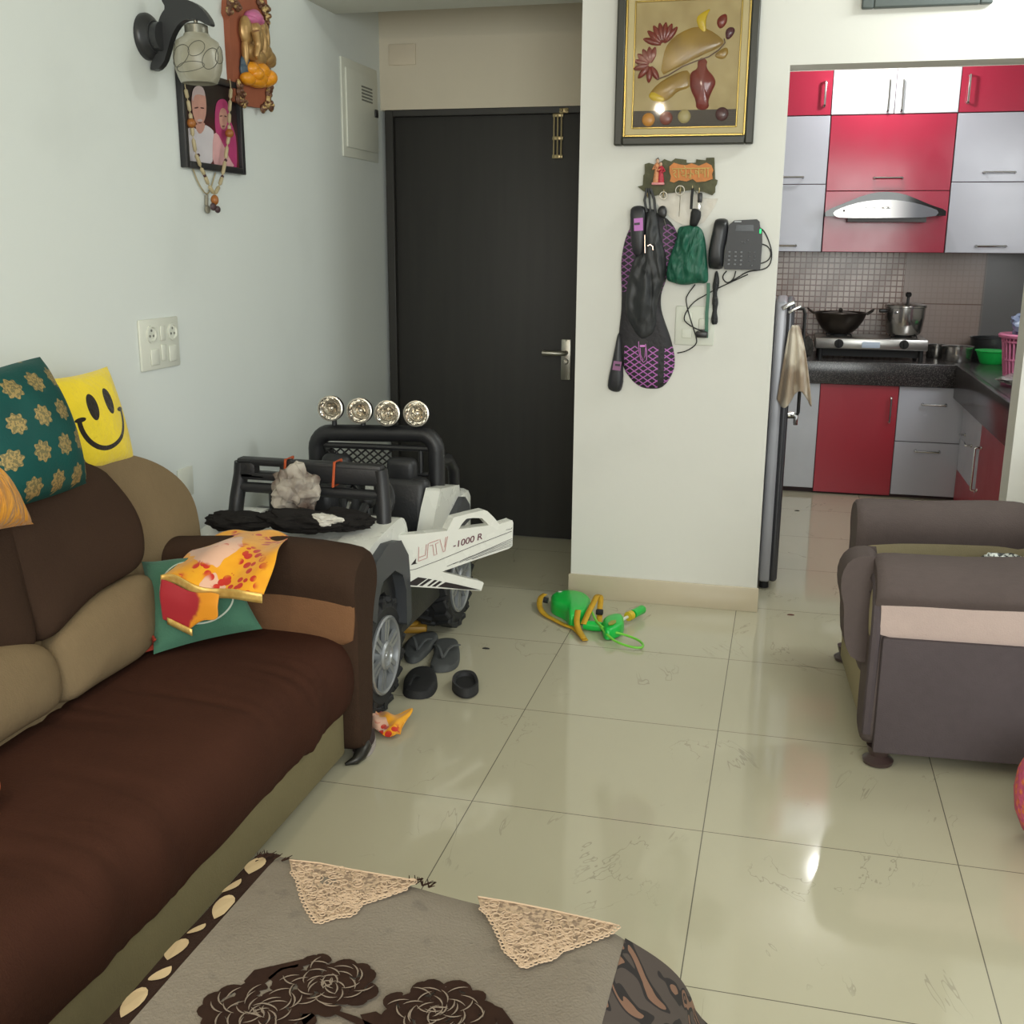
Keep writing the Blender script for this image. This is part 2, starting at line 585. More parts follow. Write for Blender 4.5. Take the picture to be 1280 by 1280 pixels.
q = [(0.9952,4.1,1.62),(1.2201,4.1,1.6359),(1.1161,4.1,1.636),(1.1557,4.1,1.636)]
MB().lathe([(.006, 0), (.006, .004), (0, .005)], q[0], (0, -1, 0), 12).build('knob', glass, pn)
MB().box((q[1][0], 4.098, q[1][2]), (.045, .004, .009), .001).build('badge', CHROME, pn)
for k in (2, 3):
    MB().box((q[k][0], 4.098, q[k][2]), (.012, .004, .006), .001).build('button', CHROME, pn)
MB().bx(1.02, 1.44, 4.13, 4.295, 1.56, 1.6).build('filter_housing', plain('hood_underside', rgb(60, 58, 58), .4, .5), t)

# base cabinets
YB = 4.07
def base(label, x0, x1, doors):
    t = thing('kitchen_base_cabinet', label, 'cabinet', ((x0 + x1) / 2, 4.36, 0))
    MB().bx(x0, x1, YB, 4.65, .05, .653).build('carcass', CARC, t)
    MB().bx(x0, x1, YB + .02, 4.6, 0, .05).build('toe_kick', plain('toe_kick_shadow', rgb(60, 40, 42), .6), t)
    for (nm, b0, b1, mat, ha, hb) in doors:
        d = MB().bx(x0 + .002, x1 - .002, YB - .018, YB - .0005, b0 + .002, b1 - .002, .0015, 1).build(nm, mat, t)
        if ha:
            bar_handle((ha[0], YB - .018, ha[1]), (hb[0], YB - .018, hb[1]), (0, -1, 0), d)
base('white kitchen base cabinet behind the hanging towel', .3, .937, [('door', .03, .653, plain('white_laminate_worn', rgb(196, 199, 204), .3, var=.05), None, None)])
base('red kitchen base cabinet below the gas stove', .937, 1.372, [('door', .01, .653, REDD, (1.332, .585), (1.332, .445))])
base('grey kitchen base cabinet with two drawers', 1.372, 1.735, [('drawer', .335, .653, GREYL, (1.505, .555), (1.63, .555)), ('drawer', .02, .335, GREYL, (1.49, .285), (1.62, .285))])

# run along the right wall
XR = 1.74
def side(label, y0, y1, z0, mat, nm, h):
    t = thing('kitchen_base_cabinet', label, 'cabinet', (2.0, (y0 + y1) / 2, 0))
    MB().bx(XR, 2.32, y0, y1, .04, .6).build('carcass', CARC, t)
    MB().bx(XR + .02, 2.3, y0, y1, 0, .04).build('toe_kick', plain('toe_kick_red', rgb(110, 40, 48), .5), t)
    d = MB().bx(XR - .018, XR - .0005, y0 + .002, y1 - .002, z0, .64, .0015, 1).build(nm, mat, t)
    for a, b in h:
        bar_handle(a, b, (-1, 0, 0), d)
    return t
tt = side('grey side cabinet in the corner of the kitchen, under the basket', 3.4, 4.045, .19, GREYL, 'door', [((XR - .018, 3.86, .42), (XR - .018, 3.62, .40))])
MB().bx(XR - .018, XR - .0005, 3.402, 4.043, .01, .188).build('plinth', REDD, tt)
side('red side cabinet close to the kitchen doorway', 1.95, 3.4, .01, REDD, 'door', [((XR - .018, 3.33, .44), (XR - .018, 3.33, .22))])

ct = MB()
ct.bx(.1, 2.33, 4.05, 4.65, .735, .785).bx(.1, XR, 4.02, 4.055, .655, .785, .003)
ct.bx(XR - .05, 2.33, 1.93, 4.05, .735, .785).bx(XR - .08, XR - .045, 1.93, 4.02, .6, .785, .003)
ct.build('worktop', GRAN, ang=30, label='black granite L-shaped kitchen worktop with a deep front edge', cat='worktop')

# backsplash of small mosaic tiles
bs = M('mosaic_tile', rgb(170, 150, 140), .25, spec=.6)
x, y, z = bs.coord()
px_, pz_ = ((x / .034).fract() - .5).abs(), ((z / .034).fract() - .5).abs()
gap = px_.max(pz_).gt(.4)
cell = ((x / .034).floor() * 12.98 + (z / .034).floor() * 78.2).sin().abs()
bigs = ((x - .948) / .454 + .5).fract().op('SUBTRACT', .5).abs().lt(.004).max((z - 1.09).abs().lt(.003))
leftp = x.lt(1.402)
c1 = bs.mix(cell, rgb(158, 140, 130), rgb(200, 184, 174))
c1 = bs.mix(gap, c1, rgb(122, 92, 82))
c2 = bs.mix(gap * .25, rgb(160, 144, 136), rgb(130, 112, 106))
cc = bs.mix(leftp, c2, c1)
cc = bs.mix(bigs, cc, rgb(112, 90, 80))
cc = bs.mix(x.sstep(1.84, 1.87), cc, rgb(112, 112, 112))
bs.color(cc)
bs.bump((gap * -1.0 + 1) * leftp, .004, .8)
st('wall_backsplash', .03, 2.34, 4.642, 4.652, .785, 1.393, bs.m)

# gas stove
STEELK = plain('stainless_steel', rgb(176, 174, 170), .28, .9, var=.05, scale=12)
BLK = plain('black_enamel', rgb(28, 27, 27), .35, var=.1)
BLKM = plain('black_matte', rgb(24, 24, 25), .7, var=.1)
t = thing('gas_stove', 'two-burner stainless steel gas stove on the kitchen worktop', 'stove', (1.2, 4.32, .785))
MB().bx(.893, 1.517, 4.15, 4.52, .845, .908, .006).build('body', STEELK, t)
for xx in (.925, 1.485):
    for yy in (4.18, 4.48):
        MB().lathe([(.014, 0), (.012, .06)], (xx, yy, .785), seg=12).build('foot', BLKM, t)
MB().bx(.93, 1.5, 4.2, 4.24, .80, .842).build('drip_tray', BLKM, t)
kq = [(1.0262,4.15,0.8759),(1.386,4.15,0.88),(1.2046,4.15,0.8748)]
for k in (0, 1):
    MB().lathe([(.026, 0), (.024, .02), (.015, .022), (0, .022)], kq[k], (0, -1, 0), 20).box((kq[k][0], 4.124, kq[k][2]), (.008, .012, .044), .002).build('knob', BLKM, t)
MB().box((kq[2][0], 4.149, kq[2][2] - .002), (.1, .004, .034), .001).build('name_plate', plain('name_plate', rgb(190, 205, 222), .4), t)
for xx in (1.03, 1.395):
    bn = MB().lathe([(.05, 0), (.05, .012), (.03, .016), (0, .016)], (xx, 4.35, .907), seg=20)
    for k in range(4):
        a = PI / 4 + k * PI / 2
        bn.tube([(xx + .1 * math.cos(a), 4.35 + .1 * math.sin(a), .907), (xx + .095 * math.cos(a), 4.35 + .095 * math.sin(a), .921), (xx + .02 * math.cos(a), 4.35 + .02 * math.sin(a), .921)], .004, 6)
    bn.build('burner', BLKM, t)

# wok on the left burner
IRON = M('blackened_aluminium', rgb(60, 56, 54), .3, .75)
IRON.color(IRON.mix(IRON.noise(6, 4), rgb(38, 36, 36), rgb(84, 76, 68)))
IRON = IRON.m
zk = .924
t = thing('wok', 'dark two-handled wok on the left burner of the stove', 'wok', (1.03, 4.35, zk))
MB().lathe([(0, 0), (.075, .002), (.105, .03), (.135, .075), (.15, .115), (.156, .118), (.152, .122), (.146, .117), (.128, .075), (.098, .034), (.07, .01), (0, .008)], (1.03, 4.35, zk), seg=32).build('bowl', IRON, t)
for s in (-1, 1):
    c = V((1.03 + s * .15, 4.35, zk + .112))
    MB().tube([c + V((0, -.035, 0)), c + V((s * .03, -.03, .02)), c + V((s * .038, 0, .028)), c + V((s * .03, .03, .02)), c + V((0, .035, 0))], .006, 8).build('handle', IRON, t)
MB().lathe([(.135, 0), (.138, .004), (.06, .016), (.012, .02), (0, .02)], (1.03, 4.35, zk + .106), seg=28).ball((1.03, 4.35, zk + .134), .012, 10).build('lid', IRON, t)

# pressure cooker on the right burner
t = thing('pressure_cooker', 'steel pressure cooker on the right burner of the stove', 'pressure cooker', (1.395, 4.35, zk))
pc = (1.395, 4.35, zk)
POT = M('polished_steel', rgb(190, 188, 184), .18, .95)
POT.color(POT.mix(POT.noise(3, 3), rgb(150, 148, 146), rgb(206, 204, 200)))
POT = POT.m
MB().lathe([(0, 0), (.085, 0), (.098, .012), (.112, .1), (.113, .155), (.119, .158), (.119, .166), (.108, .166), (.107, .15), (0, .15)], pc, seg=36).build('body', POT, t)
MB().lathe([(.116, .166), (.117, .172), (.08, .182), (.02, .188), (0, .188)], pc, seg=36).build('lid', POT, t)
MB().lathe([(.008, 0), (.008, .03), (.016, .034), (.018, .05), (.01, .058), (0, .058)], (1.405, 4.35, zk + .186), seg=16).build('weight_valve', BLK, t)
MB().box((1.272, 4.335, zk + .135), (.05, .03, .022), .007, rot=Matrix.Rotation(.1, 3, 'Z')).build('handle', BLK, t)
MB().tube([(1.335, 4.262, zk + .13), (1.33, 4.24, zk + .13)], .008, 8).build('rivet', CHROME, t)

# pots and bowls on the worktop
zc = .785
def pot(label, c, r, h, mat, name='cooking_pot', rim=.006):
    return MB().lathe([(0, 0), (r * .94, 0), (r, .012), (r, h), (r + rim, h + .002), (r + rim, h + .005), (r - .004, h + .003), (r - .005, .01), (0, .008)], c, seg=30).build(name, mat, label=label, cat='pot')
pot('low round steel pot right of the stove', (1.69, 4.24, zc), .085, .082, POT)
pot('small steel pan half hidden behind the low steel pot', (1.60, 4.42, zc), .06, .075, POT, 'saucepan')
pot('large dark pot in the kitchen corner behind the green bowl', (1.93, 4.48, zc), .14, .12, plain('dark_steel', rgb(70, 72, 74), .35, .6))
g = thing('plastic_bowl', 'bright green plastic bowl at the edge of the worktop', 'bowl', (1.862, 4.16, zc))
gm = plain('green_plastic', rgb(30, 190, 84), .35, var=.04)
MB().lathe([(0, 0), (.055, 0), (.062, .008), (.082, .06), (.086, .074), (.082, .074), (.074, .058), (.055, .012), (0, .01)], (1.862, 4.16, zc), seg=28).build('shell', gm, g)
MB().lathe([(.084, .069), (.092, .071), (.092, .077), (.084, .077)], (1.862, 4.16, zc), seg=28).build('rim', gm, g)
t = thing('stock_pot', 'black pot with a brown lid left of the stove', 'pot', (.735, 4.29, zc))
MB().lathe([(0, 0), (.1, 0), (.115, .02), (.118, .12), (0, .12)], (.735, 4.29, zc), seg=28).build('body', BLK, t)
MB().lathe([(.124, .12), (.124, .128), (.1, .15), (.03, .165), (0, .165)], (.735, 4.29, zc), seg=28).build('lid', plain('brown_lid', rgb(108, 92, 84), .5), t)
# pink basket with a plastic bag
pk = plain('pink_plastic', rgb(206, 120, 156), .4, var=.05)
bc = V((1.905, 3.5, zc))
t = thing('laundry_basket', 'pink slotted plastic basket on the side worktop by the doorway', 'basket', bc)
bk = MB()
prof = [(.088, 0), (.092, .03), (.1, .09), (.108, .16), (.114, .2)]
NB = 30
for k in range(NB):
    a = 2 * PI * k / NB
    bk.tube([bc + V((r * math.cos(a), r * math.sin(a), h)) for r, h in prof], .0055, 6)
for r, h in ((.09, .01), (.1, .09), (.112, .18)):
    bk.tube([bc + V((r * math.cos(2 * PI * k / 36), r * math.sin(2 * PI * k / 36), h)) for k in range(36)], .006, 6, True)
bk.lathe([(0, 0), (.09, 0), (.09, .008), (0, .008)], bc, seg=30)
bk.build('slotted_wall', pk, t)
MB().lathe([(.108, .195), (.132, .2), (.136, .212), (.13, .22), (.112, .215)], bc, seg=36).build('rim', pk, t)
def crumple(name, label, cat, c, r, mat, seed, n=18, sq=.6, rough=.35, **kw):
    rnd = random.Random(seed)
    b = bmesh.new()
    bmesh.ops.create_icosphere(b, subdivisions=4, radius=1)
    ph = [(V((rnd.gauss(0, 1), rnd.gauss(0, 1), rnd.gauss(0, 1))).normalized(), rnd.uniform(2, 6), rnd.uniform(0, 6)) for _ in range(n)]
    for v in b.verts:
        d = v.co.normalized()
        k = 1 + rough * sum(abs(math.sin(d.dot(p) * f + q)) - .6 for p, f, q in ph) / n * 3
        k += .5 * rough * (.28 - abs(mnoise.noise(d * 2.6 + V((seed, 0, 0)))) * 1.6) + .25 * rough * (.2 - abs(mnoise.noise(d * 6 + V((0, seed, 0)))) * 1.4)
        v.co = d * max(.4, k)
    rx = r if isinstance(r, tuple) else (r, r, r * sq)
    bmesh.ops.scale(b, vec=rx, verts=b.verts)
    zm = min(v.co.z for v in b.verts)
    bmesh.ops.translate(b, vec=(c[0], c[1], c[2] - zm), verts=b.verts)
    m = MB()
    m.bm(b)
    return m.build(name, mat, label=label, cat=cat, ang=25, **kw)
crumple('plastic_bag', 'crumpled bluish plastic bag sticking out of the pink basket', 'bag', (1.91, 3.5, zc + .17), (.085, .085, .075), plain('bluish_plastic', rgb(120, 132, 160), .25, var=.2, scale=30), 3)
crumple('plastic_wrap', 'crumpled clear plastic wrap on the side worktop below the basket', 'plastic wrap', (1.86, 3.1, zc), (.13, .2, .025), plain('clear_wrap', rgb(150, 148, 146), .15, .2, var=.25, scale=40), 5)
crumple('kitchen_cloth', 'dark rag bunched up at the left end of the stove', 'cloth', (.845, 4.115, zc), (.035, .035, .06), fabric('dark_rag', rgb(66, 64, 60), .3, 30), 6)

# refrigerator behind the pillar, seen edge on
FRG = M('fridge_front', rgb(72, 72, 76), .25, .4).m
FRS = plain('fridge_edge', rgb(160, 160, 166), .35, .2, var=.08)
t = thing('refrigerator', 'dark grey refrigerator standing edge on behind the wall pillar', 'refrigerator', (.4, 2.35, 0))
MB().bx(.06, .672, 2.06, 2.62, .04, 1.21, .01).build('body', FRS, t)
fd = MB().bx(.676, .722, 2.05, 2.63, .035, 1.21, .012, 3).build('door', FRS, t)
MB().bx(.716, .752, 2.052, 2.628, .037, 1.208, .016, 4).build('door_front', FRG, fd, label='dark grey glossy front')
hb = MB().tube([(.75, 2.1, .74), (.785, 2.1, .74), (.792, 2.1, .76), (.792, 2.1, 1.16), (.785, 2.1, 1.18), (.75, 2.1, 1.18)], .007, 8)
hb.build('handle', BLK, fd)
MB().box((.724, 2.046, 1.195), (.055, .012, .018), .004, rot=Matrix.Rotation(-.5, 3, 'Y')).box((.75, 2.046, 1.18), (.055, .01, .012), .003, rot=Matrix.Rotation(-.5, 3, 'Y')).build('hinge', CHROME, fd)
MB().box((.755, 2.09, .752), (.05, .02, .022), .006).tube([(.772, 2.085, .752), (.784, 2.085, .745), (.784, 2.085, .71)], .009, 8).build('latch', CHROME, fd)
for xx, yy in ((.12, 2.1), (.12, 2.58), (.7, 2.1), (.7, 2.58)):
    MB().lathe([(.02, 0), (.018, .042)], (xx, yy, 0), seg=12).build('foot', BLKM, t)

# towel over the fridge handle
tw = M('towel_cotton', rgb(176, 162, 142), .95, spec=.1, sheen=.3)
tx, ty, tz_ = tw.coord()
tw.color(tw.mix(tw.noise(14, 2, stretch=(1, 1, .5)).sstep(.42, .62), rgb(150, 132, 112), rgb(206, 196, 178)))
tw.bump(tw.noise(220, 2), .002)
def towel(u, v):
    w = .035 + .10 * v ** .8
    fold = .014 * (.25 + v) * math.sin(u * 15 + .6 * v)
    return V((.735 + u * w - .03 * v, 2.02 + fold - .012 * math.sin(PI * u) + .05 * (1 - v) ** 6, 1.115 - .29 * v - .035 * v * v * math.cos((u - .2) * 7)))
MB().grid(towel, 40, 30).build('hand_towel', tw.m, ang=180, solid=.006, label='patterned beige hand towel hanging from the refrigerator handle', cat='towel')


# ---------------------------------------------------------------- long brown sofa
BROWN = fabric('brown_upholstery', rgb(62, 46, 36), .14, 4)
BROWNS = fabric('brown_seat_upholstery', rgb(64, 38, 28), .16, 3)
TAN = fabric('tan_upholstery', rgb(122, 88, 62), .1, 4)
BEIGE = fabric('beige_upholstery', rgb(124, 106, 80), .12, 4)
PLINTH = fabric('beige_plinth_cloth', rgb(130, 120, 90), .1, 5)
FOOTM = plain('dark_metal_foot', rgb(56, 54, 50), .35, .6)
sofa = thing('sofa', 'long brown fabric sofa with beige lower back along the side wall', 'sofa', (-.75, -1.2, 0))
Y0, Y1 = -2.9, .118

# seat: section swept along the sofa, a little sagged and wrinkled
sec = chaikin([(-.93, 0, .26), (-.92, 0, .365), (-.75, 0, .376), (-.58, 0, .378), (-.46, 0, .374), (-.405, 0, .355), (-.375, 0, .31), (-.366, 0, .25), (-.375, 0, .19), (-.392, 0, .162), (-.42, 0, .158)], 2, False)
rw = random.Random(4)
wr = [(rw.uniform(-1.5, .0), rw.uniform(-.35, .1), rw.uniform(.006, .026), rw.uniform(.002, .0055)) for _ in range(46)]
ns = len(sec) - 1
def seat_fn(u, v):
    k = u * ns
    i = min(int(k), ns - 1)
    p = sec[i].lerp(sec[i + 1], k - i)
    y = Y0 + (Y1 - Y0) * v
    d = 0
    for (yc, sl, w, a) in wr:
        q = (y - yc - sl * (p.x + .6) * .5) / w
        if abs(q) < 3:
            d += a * math.exp(-q * q) * math.exp(-((p.x + .55 + .3 * math.sin(yc * 9)) / .22) ** 2)
    fr = max(0, (p.x + .46) / .1)
    d2 = .006 * fr * math.sin(y * 21 + 2 * math.sin(y * 7)) * (p.z > .17)
    return V((p.x + d2, y, p.z - d + .006 * math.sin(y * 3.1 + 1)))
MB().grid(seat_fn, 60, 300).build('seat_cushion', BROWNS, sofa, ang=180)
MB().bx(-.95, -.402, Y0, .112, .03, .25, .01).build('plinth', PLINTH, sofa)

# armrest at the far end
SA = [(.108, .12), (.112, .30), (.113, .45), (.098, .5), (.092, .545), (.11, .59), (.155, .618), (.21, .622), (.262, .602), (.292, .56), (.293, .51), (.272, .47), (.25, .42), (.235, .34), (.232, .24), (.225, .12), (.21, .025), (.125, .025)]
pa = chaikin([(0, a, b) for a, b in SA], 2, True)
arm = MB()
def arm_ring(x, s, dz):
    c = V((0, .18, .33))
    return [V((x, c.y + (p.y - c.y) * s, (c.z + (p.z - c.z) * (1 - (1 - s) * .35)) + dz * max(0, (p.z - .3) / .3))) for p in pa]
xs = [(-1.08, 1, -.03), (-.9, 1, -.015), (-.75, 1, -.004), (-.6, 1, .004), (-.5, 1, .002), (-.42, 1, -.004), (-.385, .985, -.008), (-.368, .94, -.012), (-.36, .86, -.016)]
vs, fs = [], []
n = len(pa)
for (x, s, dz) in xs:
    vs += arm_ring(x, s, dz)
for i in range(len(xs) - 1):
    fs += [[i * n + k, i * n + (k + 1) % n, (i + 1) * n + (k + 1) % n, (i + 1) * n + k] for k in range(n)]
fs.append(list(range(n)))
fs.append([(len(xs) - 1) * n + k for k in range(n)][::-1])
arm.add(vs, [f[::-1] for f in fs])
arm = arm.build('armrest', BROWN, sofa, ang=60)
ip = chaikin([(-0.8246,0.112,0.4828),(-0.6151,0.112,0.519),(-0.5083,0.112,0.5164),(-0.3624,0.112,0.488),(-0.3645,0.112,0.4193),(-0.3734,0.112,0.3538),(-0.4674,0.112,0.3585),(-0.6349,0.112,0.3704),(-0.8323,0.112,0.3707)], 1, True)
MB().puff(ip, (0, -1, 0), .012, .02, 5).build('inner_panel', TAN, arm, label='tan inner panel of the armrest')
MB().tube([(-.40, .10, .004), (-.375, .115, .012), (-.37, .14, .02), (-.37, .17, .03), (-.38, .19, .04)], [.004, .013, .02, .022, .016], 10).build('foot', FOOTM, sofa)
for yy in (-2.8, -1.4):
    MB().bx(-.9, -.43, yy, yy + .06, 0, .035).build('foot', FOOTM, sofa)

# back: beige body with an arched right end, dark upper pads, beige lumbar pads
NB_ = (.971, 0, .238)
body = [(-0.9014,0.2489,0.4213),(-0.9323,0.3185,0.5473),(-0.9488,0.3416,0.6145),(-0.9634,0.3465,0.6741),(-0.9778,0.3193,0.7328),(-0.9921,0.2503,0.7914),(-1.0029,0.1621,0.8355),(-1.0106,0.0626,0.8669),(-1.0131,-0.0403,0.8769)]
zt = body[-1][2]
body = chaikin(body, 2, False)
body[0].z = .2
body += [V((body[-1].x - .004, -.4, zt + .02)), V((body[-1].x - .004, -1.2, zt + .015)), V((body[-1].x, Y0, zt + .01)), V((-.80, Y0, .2))]
back = MB().prism(body, (-.17, 0, -.02))
back = back.build('backrest', BEIGE, sofa, bev=.045, bseg=4, ang=50)
p1 = [(-0.9736,-0.0998,0.8629),(-0.9608,-0.0567,0.8105),(-0.9473,-0.0196,0.7557),(-0.9347,-0.0015,0.704),(-0.9221,-0.0054,0.6527),(-0.9099,-0.0313,0.6029),(-0.9047,-0.0868,0.5818),(-0.9042,-0.1802,0.5796),(-0.9028,-0.2698,0.5741),(-0.8974,-0.3624,0.5519),(-0.8918,-0.4387,0.5292),(-0.8924,-0.4887,0.5316),(-0.917,-0.4964,0.6318),(-0.942,-0.5178,0.7338),(-0.9699,-0.5417,0.8476),(-0.9907,-0.5277,0.9328),(-0.9945,-0.4191,0.948),(-0.9893,-0.2601,0.9268)]
p1 = chaikin(p1, 2, True)
MB().puff(p1, NB_, .05, .03, 8, 2.6).build('back_pad', BROWN, sofa, ang=75)
ys = V((-0.8924,-0.4887,0.5316))
p2 = [V((q.x, 2 * ys.y - q.y - .006, q.z)) for q in p1]
MB().puff(p2, NB_, .05, .03, 8, 2.6).build('back_pad', BROWN, sofa, ang=75)
pw_ = p1
for k in (1, 2):
    off = (max(q.y for q in p1) - min(q.y for q in p1))
    MB().puff([V((q.x, q.y - off * 2 * k + .1 * k, q.z)) for q in p1], NB_, .05, .03, 8, 2.6).build('back_pad', BROWN, sofa, ang=75)
l1 = chaikin([(-0.8902,-0.4533,0.5228),(-0.8974,-0.3684,0.5519),(-0.9024,-0.2771,0.5724),(-0.9037,-0.1811,0.5778),(-0.9038,-0.0814,0.578),(-0.8963,-0.0219,0.5476),(-0.8763,-0.0298,0.466),(-0.8593,-0.0857,0.3965),(-0.8544,-0.1633,0.3767),(-0.8544,-0.2417,0.3764),(-0.8549,-0.373,0.3784),(-0.8538,-0.4784,0.3741),(-0.8692,-0.4713,0.4371)], 2, True)
MB().puff(l1, NB_, .055, .03, 8, 2.4).build('lumbar_pad', BEIGE, sofa, ang=75)
l2 = chaikin([(-0.9064,-0.8576,0.5888),(-0.9096,-0.7232,0.6016),(-0.9024,-0.5923,0.5722),(-0.8957,-0.5209,0.545),(-0.8871,-0.4709,0.51),(-0.8732,-0.4635,0.4534),(-0.86,-0.4836,0.3995),(-0.8554,-0.5213,0.3806),(-0.8565,-0.6276,0.3853),(-0.8555,-0.8216,0.3809),(-0.8583,-0.9621,0.3926)], 2, True)
MB().puff(l2, NB_, .06, .03, 8, 2.4).build('lumbar_pad', BEIGE, sofa, ang=75)
for k in range(1, 4):
    MB().puff([V((q.x, q.y - .5 * k, q.z)) for q in l2], NB_, .06, .03, 8, 2.4).build('lumbar_pad', BEIGE, sofa, ang=75)

# ---------------------------------------------------------------- cushions on the sofa
def pillow(c4, h, n=28, pinch=.10, flip=1, back=.6):
    """a stuffed cushion through four corner points (bottom-left, bottom-right, top-right, top-left); uv over its face"""
    a, b, c, d = [V(q) for q in c4]
    nor = ((b - a).cross(d - a)).normalized() * flip
    def face(sgn, hh):
        def fn(u, v):
            s, t = u * 2 - 1, v * 2 - 1
            ps, pt = 1 - pinch * (1 - t * t) , 1 - pinch * (1 - s * s)
            uu, vv = .5 + s * ps / 2, .5 + t * pt / 2
            p = a.lerp(b, uu).lerp(d.lerp(c, uu), vv)
            k = max(0, (1 - s * s)) ** .45 * max(0, (1 - t * t)) ** .45
            wr_ = .05 * math.sin(s * 9 + t * 4) * (abs(s) + abs(t)) * .5
            return p + nor * sgn * hh * k * (1 + wr_)
        return fn
    m = MB()
    m.grid(face(1, h), n, n)
    f2 = face(-1, h * back)
    m.grid(lambda u, v: f2(1 - u, v), n, n)
    return m, nor

def uvx(m):
    n = m.nt.nodes.new('ShaderNodeUVMap')
    n.uv_map = 'UVMap'
    s = m.nt.nodes.new('ShaderNodeSeparateXYZ')
    m.nt.links.new(n.outputs[0], s.inputs[0])
    return X(m.nt, s.outputs[0]), X(m.nt, s.outputs[1])

# dark green cushion with gold motifs
m = M('green_brocade', rgb(10, 82, 76), .55, spec=.25)
u, v = uvx(m)
gu, gv = u * 4.1 + .35, v * 4.1 + .1
odd = (gv.floor() * .5).fract()
fu, fv = (gu + odd).fract() - .5, gv.fract() - .5
rr = (fu * fu + fv * fv).sqrt()
an = fv.atan2(fu)
pet = rr.lt((an * 8).cos() * .04 + .31)
spark = m.noise(160, 1).gt(.5) * .5 + .5
m.color(m.mix(pet * spark, m.mix(m.noise(9, 3), rgb(6, 58, 56), rgb(10, 80, 74)), rgb(176, 152, 100)))
m.link('Metallic', pet * .6)
m.bump(pet + m.noise(200, 1) * .3, .002)
GC = [(-.93, -.525, .805), (-.845, -.245, .80), (-1.0, -.325, 1.165), (-1.045, -.60, 1.10)]
mb, _n = pillow([(-0.88,-0.5876,0.8645), (-0.88,-0.2747,0.8612), (-0.96,-0.2937,1.1616), (-0.96,-0.6144,1.1266)], .075, pinch=-.03)
mb.build('cushion', m.m, ang=180, label='dark green cushion with gold flower motifs leaning on the sofa back', cat='cushion')

# yellow cushion with a smiling face
m = M('yellow_plush', rgb(232, 206, 48), .85, spec=.15, sheen=.3)
u, v = uvx(m)
def ell(cx, cy, a, b):
    return (((u - cx) / a) * ((u - cx) / a) + ((v - cy) / b) * ((v - cy) / b)).lt(1)
eyes = ell(.37, .64, .075, .14).max(ell(.65, .66, .075, .14))
cx, cy = u - .5, v - .52
d = (cx * cx * .85 + cy * cy).sqrt()
ring = (d - .325).abs().lt(.024) * (cy - .02).lt(0)
ends = ell(.165, .545, .065, .024).max(ell(.835, .545, .065, .024))
blk = eyes.max(ring).max(ends)
m.color(m.mix(blk, m.mix(m.noise(7, 3), rgb(222, 194, 38), rgb(240, 214, 58)), rgb(38, 32, 26)))
m.bump(m.noise(90, 2) + m.noise(14, 3) * 2, .003)
mb, _n = pillow([(-1.03,-0.1318,0.8222), (-1.01,0.1262,0.8373), (-1.08,0.1383,1.0905), (-1.1,-0.0942,1.0814)], .05, pinch=.05)
mb.build('cushion', m.m, ang=180, label='yellow cushion with a black smiling face on top of the sofa back', cat='cushion')

# orange ruched satin cushion at the picture edge
m = M('orange_satin', rgb(206, 132, 22), .38, spec=.5, sheen=.2)
m.color(m.mix(m.noise(20, 3), rgb(178, 104, 12), rgb(224, 158, 40)))
m.bump(m.noise(16, 3, stretch=(1, 1, .35), dist=2), .02)
mb, _n = pillow([(-0.85,-0.8175,0.842), (-0.86,-0.4997,0.8177), (-0.92,-0.5292,0.9689), (-0.92,-0.7537,1.006)], .06, pinch=.1)
mb.build('cushion', m.m, ang=180, label='ruched orange satin cushion on the sofa, below the dark green cushion', cat='cushion')

# sea-green cushion in the corner by the armrest
m = M('sea_green_cotton', rgb(62, 116, 88), .85, spec=.15, sheen=.15)
u, v = uvx(m)
cx, cy = u - .5, v - .5
d = (cx * cx + cy * cy).sqrt()
ring = (d - .38).abs().lt(.008)
eyes = ((((u - .3) / .07) * ((u - .3) / .07) + ((v - .62) / .045) * ((v - .62) / .045)).lt(1)).max((((u - .24) / .07) * ((u - .24) / .07) + ((v - .36) / .045) * ((v - .36) / .045)).lt(1))
m.color(m.mix(eyes, m.mix(ring, m.mix(m.noise(6, 3), rgb(58, 98, 78), rgb(76, 120, 98)), rgb(190, 196, 178)), rgb(22, 34, 26)))
m.bump(m.noise(200, 2) + m.noise(12, 2) * 1.5, .0015)
SG = [(-0.8149,-0.1512,0.385), (-0.5912,0.02,0.4163), (-0.7048,0.06,0.611), (-0.9289,0.0,0.5835)]
mb, sgn_ = pillow(SG, .06, pinch=.06)
mb.build('cushion', m.m, ang=180, label='sea-green cushion with a white stitched circle in the sofa corner', cat='cushion')

# tie-dyed scarf over the armrest and the cushion
def tiedye(name):
    m = M(name, rgb(236, 158, 24), .6, spec=.3, sheen=.2)
    n1 = m.noise(7, 3, .6)
    vo = m.voro(42)
    red = n1.sstep(.50, .58) * vo.lt(.018 * 26)
    edge = n1.sstep(.46, .5) * n1.lt(.56)
    wht = m.noise(5, 3).gt(.585)
    c = m.mix(m.noise(18, 2), rgb(226, 142, 14), rgb(244, 178, 36))
    c = m.mix(wht * .8, c, rgb(226, 186, 170))
    c = m.mix(red, c, rgb(196, 44, 30))
    m.color(c)
    m.bump(m.noise(30, 3), .002)
    return m.m
TD = tiedye('tie_dye_cotton')
TDR = plain('crimson_cotton', rgb(170, 26, 40), .65, bump=.001)
GOLD = M('gold_ribbon', rgb(216, 164, 62), .4, .45)
GOLD.color(GOLD.mix(GOLD.noise(60, 2), rgb(206, 150, 56), rgb(255, 226, 140)))
GOLD = GOLD.m
sc_ = thing('scarf', 'orange and red tie-dyed scarf with gold edging over the sofa armrest', 'scarf', (-0.714,0.1,0.5765))
